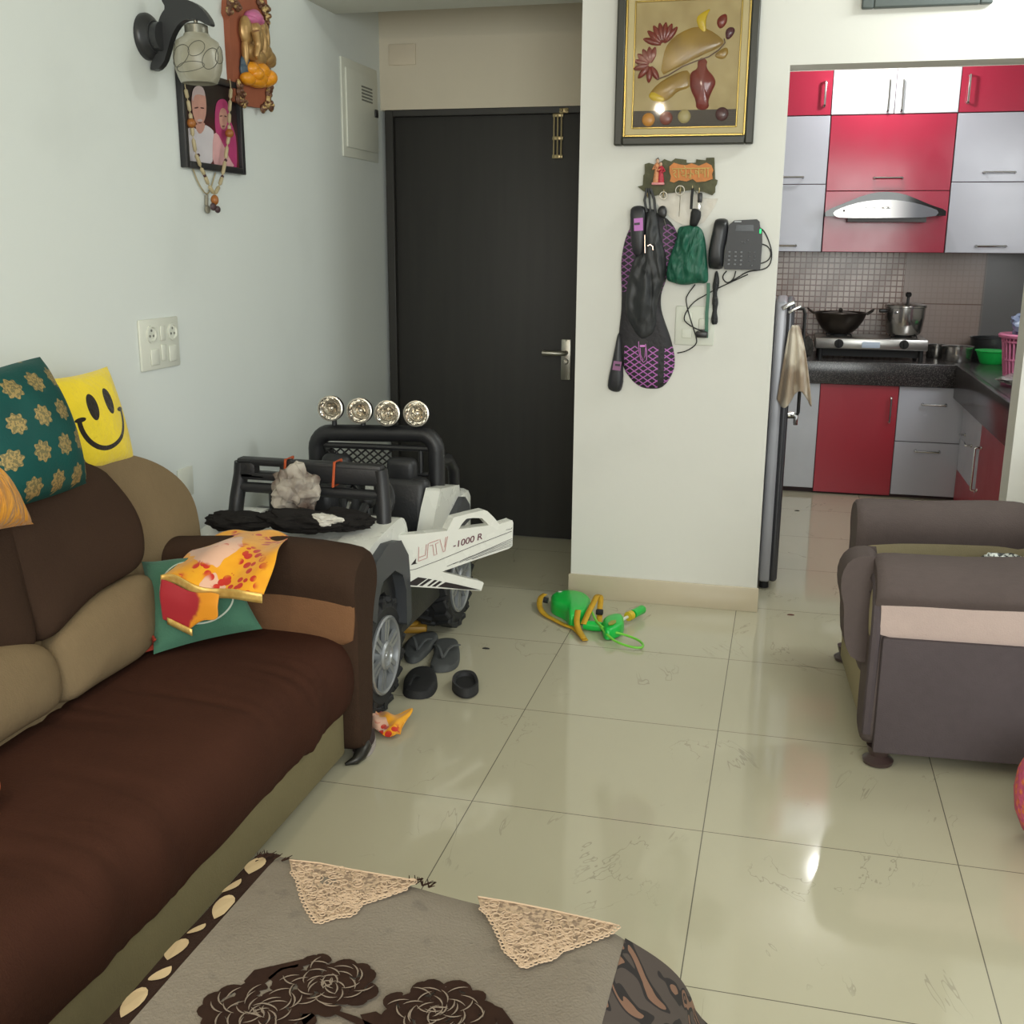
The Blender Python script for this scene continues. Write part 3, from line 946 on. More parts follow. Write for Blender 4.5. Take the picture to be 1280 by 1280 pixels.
def lerp_rows(rows):
    """surface through rows of points (each row left to right), catmull-rom both ways"""
    R_ = [[V(q) for q in r] for r in rows]
    def cr(p, t):
        n_ = len(p) - 1
        k = min(int(t * n_), n_ - 1)
        f = t * n_ - k
        p0, p1_, p2_, p3 = p[max(k - 1, 0)], p[k], p[k + 1], p[min(k + 2, n_)]
        return .5 * ((2 * p1_) + (p2_ - p0) * f + (2 * p0 - 5 * p1_ + 4 * p2_ - p3) * f * f + (3 * p1_ - p0 - 3 * p2_ + p3) * f ** 3)
    return lambda u, v: cr([cr(r, u) for r in R_], v)
rows = [
    [(-0.8557,0.26,0.5783),(-0.7719,0.26,0.6109),(-0.6838,0.26,0.61),(-0.6018,0.26,0.6064)],
    [(-0.8634,0.19,0.5631),(-0.7601,0.19,0.6086),(-0.6613,0.19,0.6112),(-0.5831,0.19,0.6169)],
    [(-0.8138,0.055,0.5905),(-0.7227,0.055,0.6245),(-0.6213,0.055,0.6232),(-0.5421,0.055,0.6248)],
    [(-0.8068,-0.015,0.5841),(-0.7162,-0.015,0.6001),(-0.6103,-0.015,0.591),(-0.5256,-0.015,0.5978)],
    [(-0.8143,-0.075,0.5703),(-0.7225,-0.075,0.5561),(-0.6181,-0.075,0.5433),(-0.5301,-0.075,0.5465)],
]
fn = lerp_rows(rows)
def wav(u, v):
    p = fn(u, v)
    return p + V((0, -.012 - .006 * math.sin(u * 14 + v * 3), .010 + .006 * math.sin(u * 11 + v * 6)))
MB().grid(wav, 44, 36).build('cloth', TD, sc_, ang=180, solid=.003)
def trimfn(u, v):
    p = wav(u, 1)
    return p + V((-.002 * v, -.006, -.026 * v + .004))
MB().grid(trimfn, 44, 3).build('gold_edging', GOLD, sc_, ang=180, solid=.003)
rows = [
    [(-0.8048,-0.09,0.5756),(-0.746,-0.09,0.5566),(-0.6868,-0.09,0.5507),(-0.6416,-0.09,0.546)],
    [(-0.803,-0.105,0.5412),(-0.7442,-0.105,0.5245),(-0.68,-0.105,0.5258),(-0.6395,-0.105,0.5208)],
    [(-0.7982,-0.11,0.5039),(-0.7483,-0.11,0.4909),(-0.6886,-0.11,0.492),(-0.6434,-0.11,0.4874)],
    [(-0.7946,-0.112,0.4742),(-0.7633,-0.112,0.4595),(-0.7221,-0.112,0.4546),(-0.6972,-0.112,0.4832)],
]
fn2 = lerp_rows(rows)
def low(u, v):
    return fn2(u, v) + V((0, -.016, .004 * math.sin(u * 9)))
TDL = M('tie_dye_lower', rgb(170, 26, 40), .65, sheen=.2)
ul, vl = uvx(TDL)
TDL.color(TDL.mix((ul + TDL.noise(25, 3) * .3).sstep(.7, .8), rgb(166, 26, 38), rgb(228, 146, 20)))
MB().grid(low, 24, 20).build('folded_end', TDL.m, sc_, ang=180, solid=.003)
e0, e1 = V((-0.7784,-0.13,0.484)), V((-0.7062,-0.135,0.4598))
MB().grid(lambda u, v: e0.lerp(e1, u) + V((0, -.004, -.018 * v)), 10, 2).build('gold_edging', GOLD, sc_, ang=180, solid=.003)

# red cloth corner under the sea-green cushion, orange ball at the seat edge
MB().grid(lerp_rows([[(-0.8736,-0.176,0.384),(-0.8546,-0.1475,0.384),(-0.8312,-0.1174,0.384)], [(-0.8705,-0.1351,0.4),(-0.8562,-0.113,0.4),(-0.8336,-0.1191,0.4)], [(-0.8261,-0.157,0.43),(-0.8272,-0.1329,0.43),(-0.7999,-0.1621,0.43)]]), 12, 10).build('red_cloth', plain('coral_red_cloth', rgb(176, 62, 44), .8, bump=.002), ang=180, solid=.006,
    label='coral red cloth peeping out under the sea-green cushion', cat='cloth')
MB().ball((-.70, -.93, .385 + .03), (.034, .045, .03), 20).build('toy_ball', plain('orange_rubber', rgb(224, 116, 60), .5), label='small orange ball lying on the brown sofa seat', cat='ball')


# ---------------------------------------------------------------- ride-on toy car
CARW = gloss('white_car_plastic', rgb(226, 226, 218), .25, .03)
CARB = plain('black_car_plastic', rgb(34, 34, 36), .45, var=.08, bump=.0006, bscale=120)
CARG = plain('dark_grey_car_plastic', rgb(62, 64, 68), .5, var=.08)
TYRE = plain('tyre_rubber', rgb(33, 33, 34), .7, var=.1)
RIM = plain('rim_silver', rgb(160, 162, 164), .34, .55, var=.06)
DARKR = plain('rim_recess', rgb(22, 22, 23), .6)
car = thing('ride_on_car', 'white and black child ride-on jeep parked behind the sofa with its door open', 'toy car', (-.7, .9, 0))
CX = -.70
ZW, RW = .187, .187

def wheel(xo, yc, out):
    """out = +1: the outer face looks to +x"""
    w_ = .135
    c = V((xo, yc, ZW))
    ax = (out, 0, 0)
    tm = MB().lathe([(.118, -.03), (.125, -.004), (.15, 0), (.166, -.01), (.172, -.022), (.172, -w_ + .02), (.165, -w_ + .006), (.15, -w_), (.06, -w_), (.055, -.05), (.11, -.045)], c, ax, 44)
    for k in range(20):
        a = 2 * PI * k / 20
        for s in (0, 1):
            b = bmesh.new()
            bmesh.ops.create_cube(b, size=1)
            bmesh.ops.scale(b, vec=(.058, .036, .022), verts=b.verts)
            bmesh.ops.bevel(b, geom=b.edges[:], offset=.004, segments=1, affect='EDGES')
            aa = a + s * PI / 20
            Mx = Matrix.Translation(c + V((out * (-.03 - s * .075), 0, 0))) @ Matrix.Rotation(aa, 4, 'X') @ Matrix.Translation((0, 0, RW - .014)) @ Matrix.Rotation(.35 * (1 - 2 * s), 4, 'Z')
            tm.bm(b, 0, Mx)
        if k % 2 == 0:
            b = bmesh.new()
            bmesh.ops.create_cube(b, size=1)
            bmesh.ops.scale(b, vec=(.014, .03, .028), verts=b.verts)
            Mx = Matrix.Translation(c + V((out * -.008, 0, 0))) @ Matrix.Rotation(a, 4, 'X') @ Matrix.Translation((0, 0, RW - .028))
            tm.bm(b, 0, Mx)
    wh = tm.build('wheel', TYRE, car, ang=35)
    r = MB().lathe([(.124, -.02), (.124, .002), (.118, .006), (.112, .002), (.108, -.018)], c, ax, 44)
    for k in range(6):
        a = 2 * PI * k / 6 + .3
        d, e = V((0, math.cos(a), math.sin(a))), V((0, -math.sin(a), math.cos(a)))
        o_ = V((out, 0, 0))
        for s in (-1, 1):
            q = [c + d * .04 + e * s * .015, c + d * .04 + e * s * .003, c + d * .113 + e * s * .005, c + d * .113 + e * s * .021]
            if s < 0: q = q[::-1]
            r.prism([p + o_ * -.012 for p in q], o_ * .012)
        q = [c + d * .04 + e * -.008, c + d * .04 + e * .008, c + d * .113 + e * .012, c + d * .113 + e * -.012]
        r.prism([p + o_ * -.016 for p in q], o_ * .01)
    r.lathe([(.046, -.02), (.046, .004), (.04, .01), (.032, .01), (.03, .004), (.012, .004), (.01, .008), (0, .008)], c, ax, 32)
    r.build('rim', RIM, wh, ang=35)
    MB().lathe([(.115, -.045), (.115, -.024), (0, -.024)], c, ax, 32).build('rim_recess', DARKR, wh)
for (xo, yc, o) in ((-.415, .475, 1), (-.415, 1.285, 1), (-.985, .475, -1), (-.985, 1.285, -1)):
    wheel(xo, yc, o)

# tub, floor and underside
MB().bx(CX - .15, CX + .15, .3, 1.5, .14, .24, .02).tube([(-.98, .475, ZW), (-.43, .475, ZW)], .018, 10).tube([(-.98, 1.285, ZW), (-.43, 1.285, ZW)], .018, 10).build('chassis', CARB, car)
body = MB()
for s in (-1, 1):
    body.bx(CX + s * .25 - .02, CX + s * .25 + .02, .58, 1.08, .18, .40, .012)
body.bx(CX - .25, CX + .25, .6, 1.45, .2, .24, .01).bx(CX - .26, CX + .26, 1.08, 1.46, .22, .46, .03).bx(CX - .25, CX + .25, .54, .62, .24, .53, .02)
body.build('cabin_tub', CARB, car)

# hood and front fenders in white, dark flares around the wheels
hd = MB()
prof = [(.325, .40), (.32, .46), (.325, .515), (.36, .545), (.5, .565), (.62, .572), (.62, .50), (.40, .40)]
hd.prism([(CX - .2, a, b) for a, b in prof], (.4, 0, 0))
hd.build('hood', CARW, car, bev=.018, bseg=3)
def fender(s):
    x1, x0 = CX + s * .285, CX + s * .17
    pr = chaikin([(0, .312, .50), (0, .32, .545), (0, .42, .57), (0, .60, .588), (0, .655, .585), (0, .69, .55), (0, .70, .50), (0, .62, .49), (0, .45, .515), (0, .36, .49), (0, .32, .46)], 1, True)
    MB().prism([(x0, p.y, p.z) for p in pr], (x1 - x0, 0, 0)).build('fender', CARW, car, bev=.012, bseg=2)
    # flare: an arched dark band standing out over the wheel
    fl = MB()
    out = [(.305, .36), (.31, .45), (.35, .525), (.45, .552), (.56, .535), (.625, .47), (.645, .36), (.645, .25), (.60, .24), (.60, .36), (.57, .42), (.5, .455), (.4, .45), (.36, .41), (.34, .34)]
    xx0, xx1 = CX + s * .20, CX + s * .312
    fl.prism([(xx0, a, b) for a, b in out], (xx1 - xx0, 0, 0))
    fl.build('wheel_flare', CARG, car, bev=.012, bseg=2)
    MB().prism([(CX + s * .19, a, b) for a, b in ((.32, .33), (.345, .43), (.44, .47), (.55, .46), (.63, .40), (.64, .25), (.61, .22), (.58, .30), (.5, .385), (.42, .385), (.35, .32))], (s * .085, 0, 0)).build('mudguard', CARB, car, bev=.006)
fender(1); fender(-1)
MB().bx(CX - .24, CX + .24, .325, .36, .24, .40, .015).build('bumper', CARB, car)

# windscreen frame
def rrect_path(x0, x1, z0, z1, y, r, n=5, dy=0):
    pts = [(x0, y, z0)]
    pts += [tuple(p) for p in arc((x0 + r, y + dy, z1 - r), r, PI, PI / 2, n)]
    pts += [tuple(p) for p in arc((x1 - r, y + dy, z1 - r), r, PI / 2, 0, n)]
    pts += [(x1, y, z0)]
    return pts
WSY = .60
a_ = [(-0.9541,0.6,0.7408),(-0.4496,0.6,0.7484)]
wx0, wx1, wz = a_[0][0] + .018, a_[1][0] - .018, (a_[0][2] + a_[1][2]) / 2 - .02
ws = MB()
out = [(wx0 - .025, WSY - .02, .565), (wx0 - .012, WSY, wz + .02), (wx0 + .01, WSY, wz + .035), (wx1 - .01, WSY, wz + .035), (wx1 + .015, WSY, wz + .02), (wx1 + .022, WSY - .02, .575)]
for s, xx in ((-1, wx0), (1, wx1)):
    ws.tube([(xx + s * .02, WSY - .03, .555), (xx + s * .015, WSY - .015, .63), (xx + s * .005, WSY, wz - .02), (xx, WSY, wz + .02)], .024, 10)
ws.bx(wx0 - .01, wx0 + .09, WSY - .022, WSY + .022, wz - .032, wz - .012, .008)
ws.bx(wx0 - .01, wx1 + .01, WSY - .022, WSY + .022, wz + .012, wz + .036, .01)
ws.bx(wx0 + .045 + .09, wx1 + .01, WSY - .022, WSY + .022, wz - .032, wz + .036, .014).bx(wx0 - .01, wx0 + .055, WSY - .022, WSY + .022, wz - .032, wz + .036, .012).bx(wx0, wx0 + .2, WSY - .022, WSY + .022, wz - .034, wz - .008, .008)
ws.tube([(wx0 - .005, WSY - .01, .665), (wx1 + .005, WSY - .01, .665)], .017, 10)
ws = ws.build('windscreen_frame', CARB, car)
RUB = plain('orange_rubber_band', rgb(190, 84, 42), .6)
for q in [(-0.7759,0.58,0.7288),(-0.6115,0.58,0.7229)]:
    MB().tube([(q[0] - .003, WSY - .027, wz - .037), (q[0] + .004, WSY - .027, wz + .04), (q[0] + .004, WSY + .027, wz + .04), (q[0] - .003, WSY + .027, wz - .037)], .0045, 6, True).build('rubber_band', RUB, ws)

# roll bar with net and four round lamps
RY = 1.2
rq = [(-0.9793,1.2,0.7642),(-0.4472,1.2,0.7626)]
rx0, rx1, rz = rq[0][0] + .032, rq[1][0] - .032, rq[0][2] - .022
path = [V((rx0, RY, .36))] + [V((rx0, RY, .50))] + arc((rx0 + .06, RY, rz - .06), .06, PI, PI / 2, 6) + arc((rx1 - .06, RY, rz - .06 + .012), .06, PI / 2, 0, 6) + [V((rx1, RY, .55)), V((rx1, RY, .36))]
rb = MB().tube(path, .031, 12)
rb.tube([(rx0 + .03, RY, .695), (rx1 - .03, RY, .70)], .011, 8).tube([(rx0 + .3, RY, .60), (rx1 - .02, RY, .605)], .01, 8).tube([(rx1 - .06, RY, .7), (rx1 - .06, RY, .6)], .009, 8)
rb = rb.build('roll_bar', CARB, car)
MB().tube([(rx1, RY + .02, rz - .09), (rx1 + .005, RY + .12, rz - .10), (rx1 + .012, RY + .17, rz - .15), (rx1 + .012, RY + .18, .50)], .022, 10).build('brace', CARB, rb)
MB().tube([(rx0, RY + .02, rz - .09), (rx0 - .005, RY + .12, rz - .10), (rx0 - .012, RY + .17, rz - .15), (rx0 - .012, RY + .18, .50)], .022, 10).build('brace', CARB, rb)
net = MB()
nx0, nx1, nz0, nz1 = rx0 + .02, rx1 - .17, .59, .70
k = nx0 - (nz1 - nz0)
while k < nx1:
    for s in (0, 1):
        pts = []
        for i in range(9):
            t_ = i / 8
            xx = k + t_ * (nz1 - nz0) * 1.25
            zz = nz0 + t_ * (nz1 - nz0) if s else nz1 - t_ * (nz1 - nz0)
            if nx0 <= xx <= nx1:
                pts.append((xx, RY + .005 * s, zz))
        if len(pts) > 1:
            net.tube(pts, .0032, 4)
    k += .033
net.build('cargo_net', CARB, rb)
LAMPR = M('lamp_reflector', rgb(206, 200, 188), .14, .9)
LAMPR.bump(LAMPR.voro(70), .0014)
LENS = M('lamp_lens', (1, 1, 1, 1), .04, trans=1.0)
LENS.set('IOR', 1.1)
for q in [(-0.873,1.2,0.8375),(-0.7602,1.2,0.8334),(-0.6534,1.2,0.8292),(-0.5433,1.2,0.8325)]:
    c = V((q[0], RY - .03, q[2]))
    ax = (.16, -1, .1)
    lm = MB().lathe([(.02, -.05), (.036, -.045), (.046, -.02), (.047, 0), (.047, .008), (.043, .011), (.0405, .006), (.0405, -.01)], c, ax, 32, cap=False).tube([c + V((0, .03, -.04)), V((c.x, RY, rz + .02))], .01, 8).build('lamp', CARB, rb)
    MB().lathe([(.0405, .004), (.030, -.008), (.016, -.022), (.006, -.026), (0, -.026)], c, ax, 32, cap=False).ball(c + V(ax).normalized() * -.014, .009, 10).build('reflector', LAMPR.m, lm)
    MB().lathe([(.0465, .006), (.0465, .0115), (.042, .0125), (.0415, .007)], c, ax, 32, cap=False).lathe([(.023, -.010), (.025, -.006), (.027, -.009)], c, ax, 28, cap=False).build('chrome_ring', plain('lamp_ring', rgb(190, 184, 172), .25, .7), lm)

# seats
for s in (-1, 1):
    sx = CX + s * .125
    se = MB().bx(sx - .105, sx + .105, .78, 1.06, .26, .34, .03, 3).build('seat', CARB, car)
    MB().box((sx, 1.08, .47), (.21, .08, .30), .035, 3, Matrix.Rotation(-.14, 3, 'X')).bx(sx - .055, sx + .055, 1.07, 1.13, .59, .685, .025, 3).build('backrest', CARB, se)
# rear body corners with dark flares
def rear(s):
    xo = CX + s * .285
    pr = [(-0.415,1.0467,0.5909),(-0.415,1.2696,0.5581),(-0.415,1.2894,0.505),(-0.415,1.187,0.4619),(-0.415,1.089,0.4295),(-0.415,0.9435,0.4609),(-0.415,0.9904,0.5321)]
    pr = [(q[1], q[2]) for q in pr]
    pr = [(pr[0][0], pr[0][1]), (pr[1][0], pr[1][1]), (pr[2][0], pr[2][1]), (pr[3][0], pr[3][1]), (pr[4][0], pr[4][1]), (.98, .36), (.93, .36), (pr[5][0], pr[5][1]), (pr[6][0], pr[6][1])]
    MB().prism([(xo, a, b) for a, b in pr], (-s * .055, 0, 0)).build('rear_body_panel', CARW, car, bev=.012, bseg=2)
    a2 = [(-0.4,1.2601,0.5186),(-0.4,1.3228,0.4737),(-0.4,1.3437,0.4127),(-0.4,1.1767,0.4052),(-0.4,1.0413,0.4281),(-0.4,1.1384,0.4746)]
    MB().prism([(CX + s * .31, q[1], q[2]) for q in a2] + [], (-s * .1, 0, 0)).build('wheel_flare', CARG, car, bev=.01, bseg=2)
rear(1); rear(-1)
MB().bx(CX - .27, CX + .27, 1.36, 1.5, .30, .50, .03).build('tail_box', CARW, car)

# dashboard, steering wheel and gear stick
MB().bx(CX - .24, CX + .24, .62, .70, .46, .585, .03, 3).bx(CX - .18, CX + .05, .64, .72, .56, .66, .03, 3).build('dashboard', CARB, car)
sw = MB()
cc_ = V((CX + .12, .77, .60))
ux, uy = V((1, 0, 0)), V((0, .45, .9)).normalized()
ring_ = [cc_ + ux * (.085 * math.cos(2 * PI * k / 28)) + uy * (.085 * math.sin(2 * PI * k / 28)) for k in range(28)]
sw.tube(ring_, .011, 8, True)
for a in (0, PI * .6, PI * 1.4):
    sw.tube([cc_, cc_ + ux * (.08 * math.cos(a + .5)) + uy * (.08 * math.sin(a + .5))], .009, 6)
sw.ball(cc_, .028, 12).tube([cc_, cc_ + V((0, -.09, -.05))], .014, 8)
sw.build('steering_wheel', CARB, car)
sk = [(-0.6123,0.66,0.5675),(-0.5969,0.66,0.6213)]
MB().tube([sk[0], sk[1]], .006, 8).build('gear_stick', CHROME, car)

# open door, hinged behind the front wheel and swung outwards
DN = (.724, -.69, 0)
dd = .724 * -.405 - .69 * .62
outer = [(-0.4276,0.5963,0.5363),(-0.3677,0.6591,0.531),(-0.3268,0.702,0.5283),(-0.295,0.7354,0.5266),(-0.278,0.7532,0.5682),(-0.2391,0.794,0.5738),(-0.2004,0.8347,0.5783),(-0.1906,0.8449,0.5733),(-0.1741,0.8622,0.5497),(-0.1586,0.8785,0.5233),(-0.124,0.9148,0.5304),(-0.121,0.918,0.5208),(-0.1231,0.9157,0.4402),(-0.1329,0.9055,0.4327),(-0.2214,0.8126,0.4137),(-0.3087,0.721,0.3925),(-0.2576,0.7747,0.3629),(-0.2032,0.8317,0.3335),(-0.2002,0.8348,0.3271),(-0.2069,0.8279,0.3028),(-0.3074,0.7224,0.3348),(-0.4016,0.6235,0.3658),(-0.4035,0.6215,0.4037),(-0.4117,0.613,0.4915),(-0.4179,0.6064,0.5196)]
hole = [(-0.2659,0.766,0.526),(-0.257,0.7753,0.5431),(-0.2456,0.7873,0.5575),(-0.2285,0.8052,0.5571),(-0.2051,0.8297,0.5522),(-0.1942,0.8412,0.5371),(-0.1821,0.8538,0.5175),(-0.2249,0.8089,0.5221)]
dn = V(DN).normalized()
# the grab opening is cut by building the panel as a lower plate and the handle arch
drm = MB()
lowp = [outer[i] for i in (0, 1, 2, 3)] + [outer[i] for i in range(9, 25)]
drm.prism(lowp, dn * -.035)
archp = [outer[3], outer[4], outer[5], outer[6], outer[7], outer[8], outer[9], hole[6], hole[5], hole[4], hole[3], hole[2], hole[1], hole[0]]
drm.prism(archp, dn * -.035)
drm = drm.build('door', CARW, car, bev=.006, bseg=2, ang=30)
MB().tube([V(outer[0]) + dn * -.02 + V((-.01, -.005, -.02)), V(outer[22]) + dn * -.02 + V((-.01, -.005, 0))], .012, 8).build('hinge', CARB, drm)
DECB = plain('black_decal', rgb(40, 34, 36), .4)
def decal(px, name, mat, th=.0012):
    MB().prism([V(q) + dn * .0005 for q in px], dn * th).build(name, mat, drm, ang=0)
st_ = MB()
def dl(pts, w=.0016):
    st_.tube([V(q) + dn * .0008 for q in pts], w, 4, flat=.5)
dl([(-0.4003,0.6249,0.4157),(-0.3757,0.6507,0.4165),(-0.3137,0.7158,0.4339),(-0.2214,0.8127,0.4645),(-0.1257,0.9131,0.4923)])
dl([(-0.1407,0.8973,0.5),(-0.1257,0.913,0.5009),(-0.125,0.9138,0.5055)], .0012)
for k in range(5):
    y0_, y1_, x0_ = 610 - k * 8, 428 + k * 11, 720 + k * 30
    dl([(-0.2964,0.734,0.4079),(-0.2787,0.7525,0.4142),(-0.2609,0.7711,0.4186),(-0.124,0.9148,0.4667)] if k == 0 else
       [(-0.2805,0.7506,0.4118),(-0.2394,0.7937,0.4271),(-0.124,0.9148,0.4605)] if k == 1 else
       [(-0.2645,0.7674,0.4138),(-0.2214,0.8126,0.4297),(-0.1243,0.9145,0.4544)] if k == 2 else
       [(-0.2484,0.7842,0.4159),(-0.2032,0.8317,0.4296),(-0.1247,0.9141,0.4482)] if k == 3 else
       [(-0.2323,0.8012,0.418),(-0.1849,0.8509,0.4304),(-0.1247,0.9141,0.4425)], .0013)
st_.build('stripe_decal', DECB, drm, ang=0)
decal([(-0.4006,0.6246,0.3701),(-0.3692,0.6575,0.3884),(-0.347,0.6808,0.3787),(-0.3729,0.6537,0.3608)], 'wedge_decal', DECB)
decal([(-0.3671,0.6597,0.3594),(-0.3436,0.6844,0.3769),(-0.335,0.6934,0.3731),(-0.3593,0.668,0.3566)], 'wedge_decal', DECB)
decal([(-0.3473,0.6806,0.3537),(-0.3281,0.7007,0.3696),(-0.3211,0.708,0.3661),(-0.3421,0.686,0.3515)], 'wedge_decal', DECB)
decal([(-0.3352,0.6932,0.3499),(-0.3159,0.7134,0.363),(-0.309,0.7207,0.3595),(-0.3265,0.7023,0.3464)], 'wedge_decal', DECB)
decal([(-0.3206,0.7085,0.3445),(-0.3002,0.7299,0.3555),(-0.2719,0.7596,0.3413),(-0.2087,0.826,0.3061),(-0.2577,0.7745,0.3209)], 'wedge_decal', DECB)
decal([(-0.3863,0.6396,0.4326),(-0.3736,0.6529,0.4516),(-0.3748,0.6517,0.4382),(-0.3707,0.6559,0.4346)], 'wedge_decal', DECB)
decal([(-0.409,0.6157,0.4413),(-0.4023,0.6228,0.4443),(-0.4037,0.6213,0.4378)], 'wedge_decal', DECB)
dax = ([(-0.3617,0.6654,0.4536),(-0.2854,0.7454,0.4787)])
ax_ = V(dax[1]) - V(dax[0])
ay_ = dn.cross(ax_).normalized()
if ay_.z < 0: ay_ = -ay_
PINKD = plain('rose_decal', rgb(186, 128, 124), .5)
MARD = plain('maroon_decal', rgb(96, 34, 56), .5)
t0 = [(-0.3693,0.6574,0.4407),(-0.2925,0.738,0.4627)]
t1 = [(-0.2792,0.752,0.4654),(-0.2047,0.8301,0.4817)]
def outline_text(segs, o, width, h, mat, r, name):
    a, b = V(o[0]), V(o[1])
    ax = (b - a)
    L = ax.length
    ax.normalize()
    ay = ax.cross(dn)
    if ay.z < 0: ay = -ay
    m = MB()
    for s in segs:
        m.tube([a + ax * (px * L) + ay * (py * h) + dn * .0008 for px, py in s], r, 4, flat=.5)
    m.build(name, mat, drm, ang=0)
# U T V in thin outline strokes
outline_text([[(.02, 0), (.05, 0), (.30, 0), (.42, 1)], [(.02, 0), (.12, 1)], [(.07, .25), (.26, .25), (.36, 1)],
              [(.44, 1), (.76, 1)], [(.46, .8), (.55, .8), (.52, 0), (.62, 0), (.64, .8), (.74, .8)],
              [(.80, 1), (.83, 0), (.88, 0), (1.06, 1)], [(.9, .3), (1.0, 1)]], t0, 1, .045, PINKD, .002, 'lettering_utv')
text_mesh('-1000 R', .03, .0006, V(t1[0]) + dn * .0012, V(t1[1]) - V(t1[0]), (V(t1[1]) - V(t1[0])).cross(dn) * (1 if (V(t1[1]) - V(t1[0])).cross(dn).z > 0 else -1), 'lettering_model', MARD, drm, shear=.25, width=(V(t1[1]) - V(t1[0])).length)

# clutter on the hood
crumple('crumpled_cloth', 'crumpled grey and brown cloth lying on the toy car hood', 'cloth', (-.71, .50, .60), (.07, .05, .075), (lambda m: (m.color(m.mix(m.noise(12, 3).sstep(.35, .65), rgb(84, 66, 56), rgb(176, 168, 156))), m.m)[1])(M('printed_cloth', rgb(150, 140, 128), .8)), 11, rough=.5)
BLKC = fabric('black_cloth', rgb(36, 34, 33), .25, 10)
blob = [((-.84, .385, .575), (.11, .05, .028), 21), ((-.65, .40, .578), (.13, .05, .034), 22), ((-.545, .47, .58), (.1, .06, .03), 23)]
lb = ['black garment bunched on the hood, nearest to the sofa back', 'black garment bunched on the middle of the toy car hood', 'black garment bunched on the hood beside the open door']
for (c, r, sd), l in zip(blob, lb):
    crumple('black_garment', l, 'clothing', c, r, BLKC, sd, rough=.38)
crumple('paper_scrap', 'crumpled white paper scrap between the black garments on the hood', 'paper', (-.56, .385, .612), (.05, .03, .018), plain('white_paper', rgb(200, 196, 186), .7), 31, rough=.5)


# ---------------------------------------------------------------- things on the left wall
XL = -1.19
DOLPH = plain('black_lamp_wood', rgb(46, 47, 48), .35, var=.08)
lamp = thing('wall_lamp', 'black dolphin-shaped wall lamp with a hanging frosted glass shade', 'wall lamp', (XL, .64, 1.95))
bc_ = (-1.185,0.6239,2.0174)
MB().lathe([(.066, .001), (.066, .012), (.06, .02), (.05, .026), (.044, .03), (.044, .034), (0, .034)], (XL, bc_[1], bc_[2]), (1, 0, 0), 32).lathe([(.04, .03), (.04, .055), (0, .055)], (XL, bc_[1], bc_[2]), (1, 0, 0), 24).build('wall_rose', DOLPH, lamp)
dq = chaikin([(-1.1196,0.64,2.0959),(-1.1339,0.64,2.1198),(-1.1217,0.64,2.1228),(-1.0813,0.64,2.1199),(-1.04,0.64,2.1135),(-1.0066,0.64,2.0943),(-0.9842,0.64,2.0673),(-0.9751,0.64,2.0484),(-0.9783,0.64,2.0416),(-0.9893,0.64,2.0431),(-1.0126,0.64,2.0568),(-1.0311,0.64,2.0622),(-1.0647,0.64,2.0605),(-1.0892,0.64,2.0422),(-1.1089,0.64,2.0135),(-1.1222,0.64,1.9785),(-1.1385,0.64,1.9433),(-1.1636,0.64,1.9237),(-1.19,0.64,1.9256),(-1.1782,0.64,1.9468),(-1.1694,0.64,1.9669),(-1.1582,0.64,1.9915),(-1.1523,0.64,2.0209),(-1.1481,0.64,2.0561),(-1.1372,0.64,2.078)], 1, True)
dq = [V((max(q.x, XL + .035) if q.z > 1.97 else max(q.x, XL + .006), .64 - .013, q.z)) for q in dq]
MB().prism(dq, (0, .026, 0)).build('dolphin_arm', DOLPH, lamp, bev=.006, bseg=2)
sh = (-1.0306,0.64,1.9727)
sx_, sz_ = sh[0], sh[2]
GL = M('frosted_glass', rgb(150, 146, 126), .35, spec=.5)
GL.color(GL.mix(GL.noise(8, 3), rgb(140, 136, 116), rgb(164, 160, 142)))
GL.set('Transmission Weight', .15)
shp = [(.036, .07), (.04, .062), (.062, .048), (.07, .025), (.072, 0), (.068, -.03), (.06, -.052), (.054, -.066), (.05, -.068), (.055, -.05), (.064, -.02), (.066, .02), (.056, .044), (.03, .06)]
gs = MB().lathe(shp, (sx_, .64, sz_ - .02), seg=36, cap=False).build('glass_shade', GL.m, lamp, ang=80)
sq = MB()
rs = random.Random(2)
def shade_pt(a, z):
    zz = [(-.066, .054), (-.052, .060), (-.03, .068), (0, .072), (.025, .07), (.048, .062), (.062, .041)]
    for (z0, r0), (z1, r1) in zip(zz, zz[1:]):
        if z0 <= z <= z1:
            r = r0 + (r1 - r0) * (z - z0) / (z1 - z0)
            return V((sx_ + (r + .0006) * math.cos(a), .64 + (r + .0006) * math.sin(a), sz_ - .02 + z))
    return None
for (a0, z0, ra, rz_) in ((-1.9, .0, .5, .03), (-1.1, .02, .35, .022), (-.5, -.005, .4, .03), (-2.6, .01, .4, .028), (.1, .01, .4, .025), (-1.5, -.03, .7, .014)):
    pts = [shade_pt(a0 + ra * math.cos(k * .26), z0 + rz_ * math.sin(k * .26 + .4)) for k in range(25)]
    sq.tube([p for p in pts if p], .0009, 4)
sq.build('scroll_line', plain('grey_line_ink', rgb(72, 72, 64), .6), gs)
MB().lathe([(.026, 0), (.034, .004), (.034, .026), (.028, .03), (0, .03)], (sx_, .64, sz_ + .046), seg=24, cap=False).tube([(sx_, .64, sz_ + .074), (sx_ - .002, .64, sz_ + .105)], .006, 8).build('lamp_holder', plain('lamp_metal', rgb(120, 118, 106), .35, .6), lamp)

